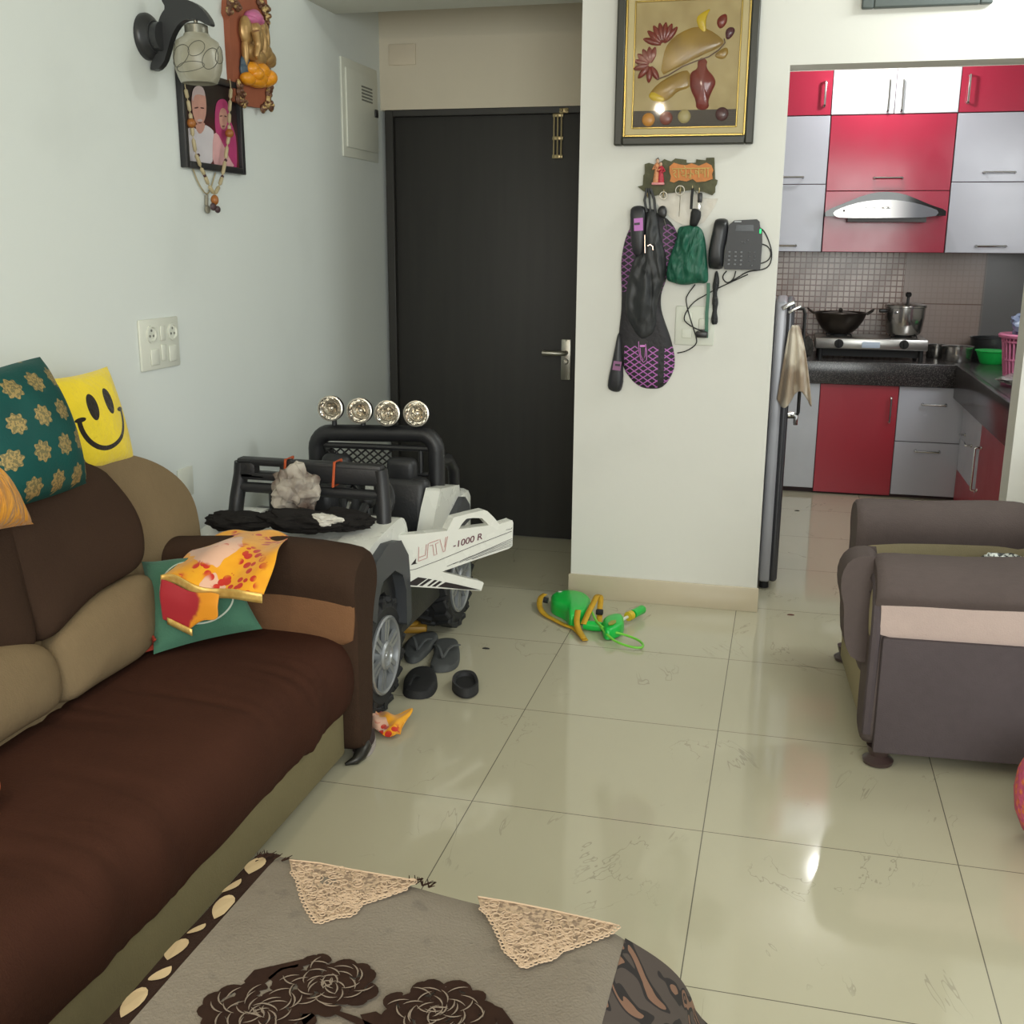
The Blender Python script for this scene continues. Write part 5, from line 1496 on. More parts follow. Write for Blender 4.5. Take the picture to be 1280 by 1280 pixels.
fig(fg[2], fg[3], plain('red_robe_paint', rgb(178, 44, 60), .5, var=.25, scale=120), 'painted_figure', -.002)
MB().bx(fg[1][0] - .016, fg[3][0] + .014, YP - .034, YP - .012, fg[1][2] - .006, fg[1][2] + .003, .002).build('figure_base', plain('pink_base_paint', rgb(214, 140, 140), .5), t)
hooks = [(0.1872,1.73,1.6099),(0.2455,1.73,1.6097),(0.3074,1.73,1.6228),(0.3511,1.73,1.6226),(0.3766,1.73,1.6158)]
for q in hooks:
    MB().tube([(q[0], YP - .012, q[2] + .02), (q[0], YP - .014, q[2] - .004), (q[0], YP - .024, q[2] - .012), (q[0], YP - .034, q[2] - .006), (q[0], YP - .036, q[2] + .004)], .002, 6).build('hook', BRASS, t)

# paper sheet hanging behind the keys
sp = [(0.2063,1.748,1.6025),(0.2503,1.748,1.6127),(0.3198,1.748,1.6169),(0.3569,1.748,1.6136),(0.3944,1.748,1.5965),(0.4221,1.748,1.5929),(0.4458,1.748,1.5937),(0.4329,1.748,1.5607),(0.3987,1.748,1.5091),(0.3762,1.748,1.4977),(0.3205,1.748,1.4976),(0.2775,1.748,1.5202),(0.2386,1.748,1.5564),(0.2143,1.748,1.579)]
MB().prism([V((p_[0], YP - .003, p_[2])) for p_ in sp], (0, -.0012, 0)).build('clear_bag', plain('clear_plastic_sheet', rgb(206, 200, 188), .25, var=.12, scale=18, bump=.002, bscale=30), label='crumpled translucent plastic pouch hanging behind the keys on the rack', cat='pouch')

def key(label, ring_c, r, blade, fobmat=None, fob=None):
    k_ = thing('key', label, 'key', ring_c)
    rc = V(ring_c)
    MB().tube([rc + V((r * math.cos(2 * PI * i / 20), 0, r * math.sin(2 * PI * i / 20))) for i in range(20)], .0022, 6, True).build('ring', STEEL, k_)
    b0, b1 = V(blade[0]), V(blade[1])
    MB().tube([b0, b1], .004, 4, flat=.35).build('blade', STEEL, k_)
    if fob:
        MB().puff(chaikin(fob, 2, True), (0, -1, 0), .006, .008, 5).build('fob', fobmat, k_)
yk = YP - .04
def Y(l, y=None): return [V((q[0], yk if y is None else y, q[2])) for q in l]
rg = Y([(0.2474,1.715,1.6037),(0.3079,1.715,1.6221),(0.3595,1.715,1.6152)])
key('car key with black fob hanging from the second hook of the rack', rg[0], .013, Y([(0.2531,1.715,1.5194),(0.2648,1.715,1.4833)]), BLK, Y([(0.2284,1.715,1.5553),(0.2418,1.715,1.5688),(0.2582,1.715,1.5643),(0.2638,1.715,1.5419),(0.2575,1.715,1.5239),(0.2389,1.715,1.5238),(0.2282,1.715,1.5374)]))
key('long thin silver key on a white ring in the middle of the rack', rg[1], .016, Y([(0.3097,1.715,1.6021),(0.3083,1.715,1.5284)]))
kf = thing('key_holder', 'black rubber key holder with chrome clip hanging above the green pouch', 'key holder', rg[2])
MB().box(Y([(0.3824,1.715,1.5952)])[0], (.017, .010, .036), .004, 2).build('grip', BLK, kf)
MB().box(Y([(0.3802,1.715,1.5641)])[0], (.012, .008, .034), .003, 2).build('clip', CHROME, kf)
MB().tube([rg[2] + V((0, .03, .006)), rg[2] + V((.012, 0, -.004)), Y([(0.381,1.715,1.6063)])[0]], .002, 6).build('ring', STEEL, kf)

# racket cover: two black lobes with a pink lattice
RK = M('racket_cover', rgb(34, 32, 36), .6)
x, y, z = RK.coord()
p1_, p2_ = (x * .68 + z) / .024, (z - x * .68) / .024
# lattice of double lines on the lower lobe and along the edges of the upper one
lat1 = ((p1_.fract() - .5).abs().gt(.40)).max((p2_.fract() - .5).abs().gt(.40))
low_ = z.lt(1.045)
upm = (z.gt(1.25) * z.lt(1.50)) * ((x - .205).abs().gt(.045))
inside = RK.noise(1, 1) * 0 + 1
RK.color(RK.mix(lat1 * (low_ * (x.gt(.118)) * (x - .262).abs().gt(.012) * z.gt(.885) * .95).max(upm * .45), rgb(36, 34, 38), rgb(186, 108, 186)))
RK.bump(RK.noise(60, 3), .003)
RK = RK.m
t = thing('racket_cover', 'black racket cover with pink lattice print hanging from the key rack', 'sports bag', (0.1711,1.74,1.2045))
ol = [(330,215),(400,205),(480,225),(590,260),(690,330),(760,400),(800,470),(830,520),(830,600),(790,700),(720,880),(660,1010),(640,1080),(650,1160)]
o1 = [(0.1204,1.73,1.5559),(0.1445,1.73,1.5685),(0.1786,1.73,1.5631),(0.2168,1.73,1.545),(0.2549,1.73,1.5269),(0.282,1.73,1.5017),(0.3,1.73,1.4727),(0.3068,1.73,1.4437),(0.2975,1.73,1.3999),(0.2773,1.73,1.3446),(0.2645,1.73,1.2889),(0.2508,1.73,1.2515),(0.2485,1.73,1.214),(0.2538,1.73,1.1766),(0.2709,1.73,1.1317),(0.2921,1.73,1.0792),(0.3077,1.73,1.0263),(0.3132,1.73,0.9882),(0.309,1.73,0.9496),(0.2877,1.73,0.9063),(0.2616,1.73,0.8821),(0.2307,1.73,0.8789),(0.1956,1.73,0.8796),(0.1598,1.73,0.8977),(0.1354,1.73,0.9242),(0.1189,1.73,0.947),(0.1019,1.73,0.9892),(0.0898,1.73,1.066),(0.0938,1.73,1.1275),(0.0982,1.73,1.1733),(0.098,1.73,1.2414),(0.093,1.73,1.3163),(0.0921,1.73,1.3685),(0.0998,1.73,1.4278),(0.1137,1.73,1.472),(0.1227,1.73,1.4867)]
o1 = chaikin([V((q[0], YP - .004, q[2])) for q in o1], 1, True)
MB().puff(o1, (0, -1, 0), .028, .0, 8, 3).build('padded_cover', RK, t, ang=80, label='black padded body with pink lattice lines')
ll = MB()
for px in ([(0.1729,1.72,1.0634),(0.1762,1.72,1.0233),(0.183,1.72,0.9966),(0.1951,1.72,0.9835),(0.2063,1.72,0.9934),(0.2052,1.72,1.0241),(0.2002,1.72,1.0546)], [(0.1796,1.72,1.0387),(0.1825,1.72,1.0119),(0.1929,1.72,0.9911),(0.2,1.72,1.0086),(0.2008,1.72,1.0393)]):
    ll.tube([V((q[0], YP - .0335, q[2])) for q in px], .0026, 5, flat=.5)
lq_ = [(0.1792,1.72,1.0502),(0.1985,1.72,1.0507),(0.1987,1.72,1.0431),(0.1794,1.72,1.0425)]
ll.prism([V((q[0], YP - .0325, q[2])) for q in lq_], (0, -.002, 0))
MB().prism(chaikin([V((q[0], YP - .030, q[2])) for q in [(0.1687,1.72,1.0728),(0.2072,1.72,1.0739),(0.211,1.72,1.0243),(0.2085,1.72,0.9858),(0.1954,1.72,0.9738),(0.1813,1.72,0.9888),(0.1724,1.72,1.0231)]], 1, True), (0, -.0025, 0)).build('emblem_ground', BLK, t, ang=0)
ll.build('emblem', plain('pink_emblem', rgb(214, 132, 208), .5), t, ang=0)
# handle pockets at the top left and the bottom left
PKT = plain('black_vinyl', rgb(40, 40, 44), .4, var=.1)
PKL = plain('pink_patch', rgb(190, 116, 190), .5)
h1 = Y([(0.1226,1.715,1.5518),(0.1316,1.715,1.5644),(0.154,1.715,1.5691),(0.1767,1.715,1.5644),(0.1829,1.715,1.5482),(0.1868,1.715,1.4939),(0.1848,1.715,1.4429),(0.1797,1.715,1.3769),(0.1455,1.715,1.3766),(0.1305,1.715,1.428),(0.1267,1.715,1.4864)], YP - .022)
h2 = Y([(0.1034,1.725,1.0898),(0.111,1.725,0.9744),(0.1168,1.725,0.9124),(0.1102,1.725,0.873),(0.0968,1.725,0.8607),(0.071,1.725,0.8636),(0.054,1.725,0.8748),(0.0558,1.725,0.9102),(0.0678,1.725,0.973),(0.0812,1.725,1.0508),(0.0896,1.725,1.0971)], YP - .008)
a_ = MB().puff(chaikin(h1, 1, True), (0, -1, 0), .024, .0, 6, 3).build('handle_pocket', PKT, t, ang=80)
b_ = MB().puff(chaikin(h2, 1, True), (0, -1, 0), .024, .0, 6, 3).build('handle_pocket', PKT, t, ang=80)
l1_ = Y([(0.1413,1.705,1.5208),(0.175,1.705,1.5234),(0.1774,1.705,1.4774),(0.1436,1.705,1.4754)], YP - .047)
MB().prism(l1_, (0, -.0015, 0)).build('pink_label', PKL, a_)
l2_ = Y([(0.1435,1.712,1.5046),(0.1641,1.712,1.5065),(0.1644,1.712,1.4981),(0.1438,1.712,1.4966)], YP - .0487)
MB().prism(l2_, (0, -.001, 0)).build('logo_mark', PKT, a_)
l3_ = Y([(0.0788,1.715,0.986),(0.1102,1.715,0.9832),(0.1054,1.715,0.9481),(0.074,1.715,0.951)], YP - .0325)
MB().prism(l3_, (0, -.0015, 0)).build('pink_label', plain('dull_pink_patch', rgb(138, 90, 128), .5), b_)
l4_ = Y([(0.0855,1.712,0.9749),(0.1051,1.712,0.9736),(0.1034,1.712,0.9658),(0.0842,1.712,0.9671)], YP - .034)
MB().prism(l4_, (0, -.001, 0)).build('logo_mark', PKT, b_)
# black pouch hanging in front of the cover
bp = Y([(0.1867,1.7,1.5477),(0.2086,1.7,1.5585),(0.2279,1.7,1.5405),(0.2334,1.7,1.4938),(0.2429,1.7,1.4432),(0.2676,1.7,1.3852),(0.2673,1.7,1.3009),(0.2501,1.7,1.26),(0.237,1.7,1.2078),(0.2373,1.7,1.1027),(0.1963,1.7,1.0733),(0.1731,1.7,1.0783),(0.1367,1.7,1.1305),(0.1158,1.7,1.1829),(0.1204,1.7,1.2803),(0.1303,1.7,1.3249),(0.1473,1.7,1.3841),(0.1811,1.7,1.3917),(0.186,1.7,1.4647)], YP - .03)
BPM = M('black_nylon', rgb(34, 35, 37), .5)
BPM.color(BPM.mix(BPM.noise(14, 3), rgb(26, 27, 29), rgb(54, 56, 58)))
BPM.bump(BPM.noise(16, 3, stretch=(1, 1, .4)), .012)
BPM = BPM.m
bg = thing('drawstring_bag', 'black crumpled nylon bag hanging in front of the racket cover', 'bag', (0.1994,1.715,1.355))
MB().puff(chaikin(bp, 2, True), (0, -1, 0), .028, .006, 22, 2, wr=.022, ws=22).build('pouch', BPM, bg, ang=80)
stp = MB()
stp.tube(Y([(0.1855,1.7,1.63),(0.177,1.7,1.5872),(0.1868,1.7,1.5441)], YP - .034), .005, 6).tube(Y([(0.1911,1.7,1.6299),(0.1957,1.7,1.5871),(0.2019,1.7,1.5405)], YP - .034), .004, 6).tube(Y([(0.1967,1.7,1.6299),(0.213,1.7,1.5907),(0.2206,1.7,1.5369)], YP - .034), .005, 6)
stp.build('strap', BPM, bg)
MB().tube(Y([(0.1868,1.7,1.461),(0.1904,1.7,1.3955)], YP - .066), .0022, 6).tube(Y([(0.1988,1.7,1.4211),(0.208,1.7,1.4266),(0.2184,1.7,1.4194),(0.22,1.7,1.4067)], YP - .066), .003, 6).build('zip_pull', CHROME, bg)

# green pouch with black neck
GRN = M('green_nylon', rgb(22, 88, 66), .5)
GRN.color(GRN.mix(GRN.noise(12, 3), rgb(12, 62, 48), rgb(34, 112, 86)))
GRN.bump(GRN.noise(11, 3, stretch=(1.4, 1, .6), dist=1.5), .02)
GRN = GRN.m
gp = Y([(0.3059,1.7,1.4904),(0.3297,1.7,1.4941),(0.3552,1.7,1.4995),(0.3886,1.7,1.4906),(0.4026,1.7,1.4656),(0.4117,1.7,1.4298),(0.4182,1.7,1.3721),(0.4262,1.7,1.3214),(0.4261,1.7,1.2849),(0.3835,1.7,1.2879),(0.3578,1.7,1.2802),(0.3206,1.7,1.2796),(0.294,1.7,1.2884),(0.2713,1.7,1.2936),(0.2697,1.7,1.334),(0.2822,1.7,1.3926),(0.3024,1.7,1.4435)], YP - .036)
gb = thing('pouch', 'dark green fabric pouch hanging from the key rack beside the telephone', 'pouch', (0.3493,1.715,1.3566))
MB().puff(chaikin(gp, 2, True), (0, -1, 0), .034, .006, 22, 1.8, wr=.030, ws=24).build('body', GRN, gb, ang=80)
nk = Y([(0.3526,1.7,1.5548),(0.3653,1.7,1.5583),(0.3875,1.7,1.5512),(0.3898,1.7,1.5263),(0.3789,1.7,1.5013),(0.3739,1.7,1.4906),(0.3481,1.7,1.4941),(0.3489,1.7,1.5156)], YP - .04)
MB().puff(chaikin(nk, 1, True), (0, -1, 0), .016, .008, 5, 2).build('neck', BLKM, gb, ang=80)
MB().tube(Y([(0.3547,1.7,1.6291),(0.3525,1.7,1.5974),(0.3519,1.7,1.5548)], YP - .04), .005, 6).build('cord', BLKM, gb)
tq = Y([(0.4209,1.72,1.2878),(0.4338,1.72,1.288),(0.4358,1.72,1.2476),(0.4336,1.72,1.1809),(0.4365,1.72,1.0838),(0.4234,1.72,1.0835),(0.4205,1.72,1.1806),(0.4228,1.72,1.2474)], YP - .03)
rb_ = MB().prism(tq, (0, -.002, 0)).build('ribbon', plain('sage_ribbon', rgb(62, 108, 88), .6), gb)
MB().ball(Y([(0.4302,1.72,1.0987)])[0] + V((0, .008, 0)), .005, 10).build('stud', STEEL, rb_)

# braided black strap hanging next to the pouch
wv = MB()
wp = Y([(0.4549,1.73,1.332),(0.4566,1.73,1.2991),(0.4546,1.73,1.2742),(0.4529,1.73,1.2493),(0.4557,1.73,1.2203),(0.4559,1.73,1.1911),(0.4559,1.73,1.1659),(0.4575,1.73,1.1345)], YP - .022)
wv.tube(chaikin(wp, 1, False), [.003, .007, .010, .012, .012, .008, .008, .011, .012, .008, .008, .012, .013, .008], 8)
wv.build('braided_strap', plain('black_braid', rgb(32, 34, 36), .6, bump=.006, bscale=120), label='black braided strap hanging under the telephone', cat='strap')

# wall telephone
PH = plain('telephone_plastic', rgb(34, 35, 38), .4, var=.05)
PHD = plain('telephone_dark', rgb(28, 29, 32), .35)
tel = thing('telephone', 'black desk telephone mounted on the pillar wall with its handset on the left', 'telephone', (0.5256,1.755,1.3287))
bo = Y([(0.492,1.72,1.4989),(0.5115,1.72,1.5149),(0.5923,1.72,1.5191),(0.6016,1.72,1.5111),(0.6055,1.72,1.4872),(0.6128,1.72,1.4792),(0.616,1.72,1.4272),(0.6142,1.72,1.3423),(0.6112,1.72,1.3374),(0.5868,1.72,1.3379),(0.4842,1.72,1.3387),(0.4816,1.72,1.3489),(0.4875,1.72,1.4303)], YP - .004)
tb = MB().prism(bo, (0, -.034, 0)).build('base', PH, tel, bev=.006, bseg=2)
ho = Y([(0.4383,1.715,1.5147),(0.4502,1.715,1.5228),(0.4829,1.715,1.522),(0.4898,1.715,1.5068),(0.4883,1.715,1.4586),(0.4788,1.715,1.406),(0.4785,1.715,1.3571),(0.4743,1.715,1.3367),(0.4307,1.715,1.3382),(0.424,1.715,1.3483),(0.4199,1.715,1.3892),(0.4274,1.715,1.4461),(0.4338,1.715,1.4825)], YP - .008)
hs = MB().puff(chaikin(ho, 1, True), (0, -1, 0), .05, .0, 6, 4).build('handset', PHD, tel, ang=60)
yb = YP - .0385
so = Y([(0.5185,1.72,1.4989),(0.5814,1.72,1.4991),(0.5835,1.72,1.4771),(0.5177,1.72,1.4769)], yb)
MB().prism(so, (0, -.002, 0)).build('screen', plain('lcd_screen', rgb(54, 57, 60), .2), tb)
bl = Y([(0.5116,1.72,1.5133),(0.5368,1.72,1.5134),(0.5371,1.72,1.5082),(0.5119,1.72,1.5081)], yb)
MB().prism(bl, (0, -.001, 0)).build('brand_strip', plain('grey_print', rgb(170, 172, 174), .5), tb)
kp = MB()
for px in [(0.4993,1.72,1.402),(0.5219,1.72,1.4014),(0.5431,1.72,1.4016),(0.4993,1.72,1.3866),(0.5219,1.72,1.386),(0.5432,1.72,1.3862),(0.4989,1.72,1.3724),(0.5219,1.72,1.3722),(0.5432,1.72,1.3716),(0.4988,1.72,1.3581),(0.5214,1.72,1.3575),(0.5428,1.72,1.3569)]:
    kp.box((px[0], yb - .002, px[2]), (.0085, .004, .006), .0015, 1)
kp.build('keypad', plain('key_caps', rgb(120, 122, 126), .5), tb)
kp = MB()
for px in [(0.5423,1.72,1.4388),(0.5526,1.72,1.4356),(0.5635,1.72,1.4449),(0.5729,1.72,1.4018),(0.5911,1.72,1.402),(0.5747,1.72,1.3703),(0.592,1.72,1.3737),(0.583,1.72,1.3533),(0.5738,1.72,1.3865),(0.5921,1.72,1.3867)]:
    kp.box((px[0], yb - .002, px[2]), (.007, .004, .0045), .0012, 1)
kp.build('function_keys', plain('key_caps_dark', rgb(92, 94, 98), .5), tb)
lq = (0.607,1.715,1.4768)
MB().box((lq[0], YP - .034, lq[2]), (.006, .012, .017), .002).build('status_light', M('green_light', rgb(40, 220, 130), .3, emit=rgb(30, 230, 120), estr=1.2).m, tb)
def cable(pts, y=.012, r=.0022):
    return MB().tube(chaikin(Y(pts, YP - y), 2, False), r, 6)
cable([(0.6014,1.745,1.4908),(0.6225,1.745,1.4756),(0.6458,1.745,1.4274),(0.6544,1.745,1.387),(0.6465,1.745,1.3504),(0.6188,1.745,1.337),(0.5698,1.745,1.3331),(0.5261,1.745,1.3038),(0.498,1.745,1.2868),(0.4807,1.745,1.299),(0.4777,1.745,1.3155),(0.4914,1.745,1.3322)], .012).tube(chaikin(Y([(0.613,1.745,1.432),(0.6379,1.745,1.4233),(0.6508,1.745,1.3991),(0.645,1.745,1.3748),(0.6214,1.745,1.3615),(0.605,1.745,1.3621)], YP - .016), 2, False), .0022, 6).tube(chaikin(Y([(0.5253,1.745,1.3326),(0.5199,1.745,1.3037),(0.498,1.745,1.286)], YP - .017), 2, False), .0022, 6).build('telephone_cord', BLKM, tel)

# switch board under the telephone with a plug
s4 = [(0.3083,1.745,1.1999),(0.4524,1.745,1.1986),(0.4598,1.745,1.0529),(0.3083,1.745,1.0486)]
wx_0, wx_1, wz_0, wz_1 = s4[3][0], s4[1][0] + .004, s4[2][2], s4[0][2]
t = thing('switch_board', 'white switch board with black plug on the pillar below the telephone', 'switch board', ((wx_0 + wx_1) / 2, YP, wz_0))
MB().bx(wx_0, wx_1, YP - .01, YP, wz_0, wz_1, .004).build('plate', WHITEP, t)
for px in [(0.3532,1.74,1.1589),(0.3539,1.74,1.0973)]:
    MB().bx(px[0] - .019, px[0] + .019, YP - .015, YP - .01, px[2] - .018, px[2] + .018, .003).build('switch', WHITEP, t)
q = [(0.4176,1.74,1.1434),(0.4122,1.74,1.0967)]
MB().bx(q[0][0] - .02, q[0][0] + .024, YP - .018, YP - .01, q[0][2] - .03, q[0][2] + .012, .004).build('switch', WHITEP, t)
pl_ = thing('charger_plug', 'small black plug in the switch board below the telephone, with a looping cord', 'plug', q[1])
MB().box((q[1][0], YP - .03, q[1][2]), (.044, .036, .024), .005).box((q[1][0] + .004, YP - .03, q[1][2] + .014), (.014, .02, .008), .002).build('body', BLK, pl_)
MB().tube(chaikin(Y([(0.409,1.735,1.1097),(0.381,1.735,1.1196),(0.3504,1.735,1.1379),(0.3404,1.735,1.1525),(0.3485,1.735,1.1802),(0.3764,1.735,1.2185),(0.4173,1.735,1.2423),(0.4417,1.735,1.2573),(0.4742,1.735,1.2744),(0.5268,1.735,1.2999),(0.5709,1.735,1.3211)], YP - .022), 2, False), .0022, 6).build('cord', BLKM, pl_)
MB().tube(chaikin(Y([(0.3777,1.735,1.2812),(0.3499,1.735,1.2432),(0.3445,1.735,1.2221),(0.3571,1.735,1.1761),(0.3766,1.735,1.1216),(0.3912,1.735,1.0838),(0.3943,1.735,1.0626),(0.3802,1.735,1.0451),(0.351,1.735,1.028),(0.3213,1.735,1.0219)], YP - .016), 2, False), .0022, 6).build('charging_cable', BLKM, label='thin black cable dangling from behind the green pouch past the switch board', cat='cable')


# ---------------------------------------------------------------- armchair on the right
GB = fabric('grey_brown_upholstery', rgb(92, 82, 80), .12, 5)
GBD = fabric('grey_brown_panel', rgb(84, 76, 78), .12, 5)
CREAM = fabric('cream_upholstery', rgb(186, 167, 160), .06, 4)
OLIVE = fabric('olive_beige_upholstery', rgb(150, 140, 112), .08, 4)
WOODF = plain('dark_turned_wood', rgb(62, 48, 46), .3)
ch = thing('armchair', 'grey-brown upholstered armchair with cream bands in front of the kitchen doorway', 'armchair', (1.02, .46, 0))
CA = math.radians(3.5)
def unrot(p):
    """a point of the turned chair back in the chair's own straight frame"""
    p = V(p)
    d = Matrix.Rotation(-CA, 3, 'Z') @ (p - V((1.02, .46, 0)))
    return d + V((1.02, .46, 0))
def chair_arm(yin, sgn, xa=0, xb=0):
    """sgn +1: the outer side looks to +y"""
    prof = chaikin([(0, yin + sgn * (a - .108), b) for a, b in [(.108, .12), (.112, .30), (.113, .43), (.098, .48), (.092, .525), (.11, .57), (.155, .60), (.21, .60), (.262, .585), (.298, .55), (.305, .515), (.29, .49), (.275, .47), (.272, .40), (.278, .36), (.28, .2), (.278, .05), (.125, .05)]], 2, True)
    c = V((0, yin + sgn * .08, .33))
    xs_ = [(1.005 + xa, .86), (1.012 + xa, .94), (1.03 + xa, .985), (1.06 + xa, 1), (1.25, 1), (1.45, 1), (1.56 + xb, 1), (1.585 + xb, .97), (1.6 + xb, .88)]
    vs, fs = [], []
    n = len(prof)
    for k, (x, s) in enumerate(xs_):
        dz = (.012 if k > 4 else .0)
        vs += [V((x, c.y + (p.y - c.y) * s, c.z + (p.z - c.z) * (1 - (1 - s) * .35) + dz * max(0, (p.z - .3) / .3))) for p in prof]
    for i in range(len(xs_) - 1):
        fs += [[i * n + k, i * n + (k + 1) % n, (i + 1) * n + (k + 1) % n, (i + 1) * n + k] for k in range(n)]
    fs += [list(range(n)), [(len(xs_) - 1) * n + k for k in range(n)][::-1]]
    if sgn > 0: fs = [f[::-1] for f in fs]
    return MB().add(vs, fs).build('armrest', GB, ch, ang=60)
na = chair_arm(.635, -1)
fa = chair_arm(1.165, 1, .03, -.02)
# cream band and lower panel on the near arm's outer side
band = chaikin([unrot(q) for q in [(1.02,0.462,0.3886),(1.023,0.4622,0.428),(1.0202,0.462,0.485),(1.0095,0.4613,0.5388),(1.0218,0.4621,0.5396),(1.0375,0.463,0.5248),(1.0653,0.4647,0.5131),(1.1067,0.4673,0.5091),(1.2184,0.4741,0.5099),(1.3985,0.4851,0.5066),(1.5649,0.4953,0.5049),(1.5811,0.4963,0.377),(1.4124,0.486,0.3842),(1.1898,0.4724,0.3876)]], 1, True)
MB().puff(band, (0, -1, 0), .006, .02, 4, 2).build('band', CREAM, na, label='cream band below the rolled arm')
sp_ = chaikin([(1.0117,0.46,0.5597),(0.9923,0.46,0.5716),(0.979,0.46,0.557),(0.9853,0.46,0.5304),(1.0041,0.46,0.5274)], 2, True)
fw_ = [V((1.004, q[1], q[2])) for q in [(0, .49, .50), (0, .51, .52), (0, .535, .50), (0, .538, .44), (0, .52, .38), (0, .505, .375), (0, .49, .43)]]
MB().puff(chaikin(fw_, 1, True), (-1, 0, 0), .006, .01, 4, 2).build('front_wedge', OLIVE, na)
sc2 = MB()
sc2.tube([(1.012 + .02 * abs(.55 - y_), y_, z_) for y_, z_ in ((.478, .10), (.472, .28), (.47, .40), (.478, .47), (.50, .525), (.535, .54), (.56, .525), (.562, .50), (.548, .49))], .014, 8)
sc2.build('front_piping', GBD, na)
MB().bx(1.03, 1.62, .449, .475, .052, .392, .008).build('side_panel', GBD, na)
fb = chaikin([(x, 1.163, z) for x, z in ((1.03, .30), (1.03, .43), (1.05, .452), (1.08, .47), (1.16, .495), (1.26, .508), (1.36, .51), (1.5, .505), (1.62, .50), (1.62, .30))], 1, True)
MB().puff(fb, (0, -1, 0), .008, .01, 4, 2).build('inner_band', OLIVE, fa, label='olive-beige inner band of the far arm')
MB().bx(1.0, 1.62, .62, 1.18, .19, .385, .05, 4).build('seat_cushion', GB, ch)
MB().bx(1.02, 1.66, .6, 1.2, .05, .22, .01).bx(1.6, 1.79, .53, 1.27, .05, .3, .01).build('plinth', OLIVE, ch)
MB().prism(chaikin([(x, .52, z) for x, z in ((1.60, .07), (1.60, .45), (1.64, .72), (1.72, .82), (1.80, .81), (1.82, .7), (1.80, .07))], 2, True), (0, .76, 0)).build('backrest', fabric('brown_back_cloth', rgb(104, 76, 62), .1, 5), ch, bev=.03, bseg=3)
for xx, yy in ((1.055, .50), (1.055, 1.30), (1.74, .57), (1.74, 1.23)):
    MB().lathe([(.03, 0), (.041, .004), (.043, .014), (.034, .02), (.026, .028), (.03, .04), (.034, .056)], (xx, yy, 0), seg=24).build('foot', WOODF, ch)
MB().prism(chaikin([(x_, .55, z_) for x_, z_ in ((1.04, .592), (.975, .594), (.94, .578), (.922, .54), (.922, .49), (.936, .44), (.938, .39), (.945, .33), (.97, .285), (1.04, .275))], 1, True), (0, .11, 0)).build('arm_scroll', GB, na, bev=.03, bseg=4)
ch.rotation_euler.z = CA
FOIL = M('silver_print', rgb(140, 142, 142), .35, .3)
FOIL.color(FOIL.mix(FOIL.noise(70, 2).gt(.5), rgb(60, 64, 64), rgb(206, 210, 206)))
FOIL = FOIL.m
crumple('wrapper', 'small crumpled silver wrapper on the armchair seat, in its middle', 'wrapper', (1.20, 1.07, .388), (.055, .03, .03), FOIL, 41, rough=.5)
crumple('patterned_cloth', 'bunched black and silver patterned cloth on the armchair seat by the backrest', 'cloth', (1.43, 1.04, .388), (.07, .05, .05), FOIL, 42, rough=.5)
# woven pouf at the edge of the picture
PF = M('woven_pink_orange', rgb(200, 110, 100), .9)
PF.color(PF.mix(PF.voro(60).sstep(.2, .6), rgb(222, 120, 70), rgb(196, 84, 116)))
PF.bump(PF.noise(70, 2), .006)
t = thing('woven_pouf', 'pink and orange woven pouf at the picture edge beside the armchair', 'pouf', (1.445, .14, 0))
MB().lathe([(.05, .03), (.085, .045), (.105, .09), (.112, .14), (.108, .19), (.09, .235), (.06, .25), (0, .255)], (1.445, .14, 0), seg=28).build('body', PF.m, t, ang=80)
for k in range(4):
    MB().lathe([(.012, 0), (.014, .006), (.01, .04)], (1.445 + .065 * math.cos(k * PI / 2 + .8 + PI / 2), .14 + .065 * math.sin(k * PI / 2 + .8 + PI / 2), 0), seg=12).build('foot', plain('white_glide', rgb(200, 196, 214), .4), t)

# ---------------------------------------------------------------- coffee table and its cloth
TZ = .42
TW = plain('dark_table_wood', rgb(58, 42, 34), .4, bump=.0004)
TL, TR = V((-.052, -.992, TZ)), V((.545, -1.058, TZ))
ey = V((-.018, -1.0, 0)).normalized()
LEN = 1.05
BL, BR = TL + ey * LEN, TR + ey * LEN
ctr = (TL + TR + BL + BR) / 4
tbl = thing('coffee_table', 'low coffee table hidden under a grey flowered cloth beside the sofa', 'table', (ctr.x, ctr.y, 0))
ins = lambda p, k: ctr + (p - ctr) * k
MB().prism([ins(TL, .985) - V((0, 0, .02)), ins(TR, .985) - V((0, 0, .02)), ins(BR, .985) - V((0, 0, .02)), ins(BL, .985) - V((0, 0, .02))], (0, 0, -.03)).build('table_top', TW, tbl)
for p_ in (TL, TR, BR, BL):
    q = ins(p_, .88)
    MB().bx(q.x - .025, q.x + .025, q.y - .025, q.y + .025, 0, TZ - .045, .004).build('leg', TW, tbl)
CL = M('grey_table_cloth', rgb(148, 140, 128), .85, spec=.2)
n1 = CL.noise(5, 4)
CL.color(CL.mix(CL.noise(24, 3).sstep(.6, .75) * .35, CL.mix(n1, rgb(112, 102, 90), rgb(130, 122, 110)), rgb(86, 80, 74)))
CL.bump(CL.noise(240, 2) + CL.noise(9, 3) * 3, .0016)
CL = CL.m
cl = thing('tablecloth', 'grey tablecloth with dark velvet roses and a black scrolled border', 'tablecloth', (ctr.x, ctr.y, TZ))
def top_fn(u, v):
    p = TL.lerp(TR, u).lerp(BL.lerp(BR, u), v)
    sag = -.012 * max(0, (u - .93) / .07) ** 2
    fr = -.006 * max(0, (.04 - v) / .04) ** 2 + .004 * math.sin(u * 7) * (1 - v)
    return p + V((0, 0, .001 + sag + fr + .0015 * math.sin(u * 9 + v * 5)))
MB().grid(top_fn, 40, 50).build('field', CL, cl, ang=180)
VEL = M('dark_velvet', rgb(44, 30, 24), .95, spec=.1)
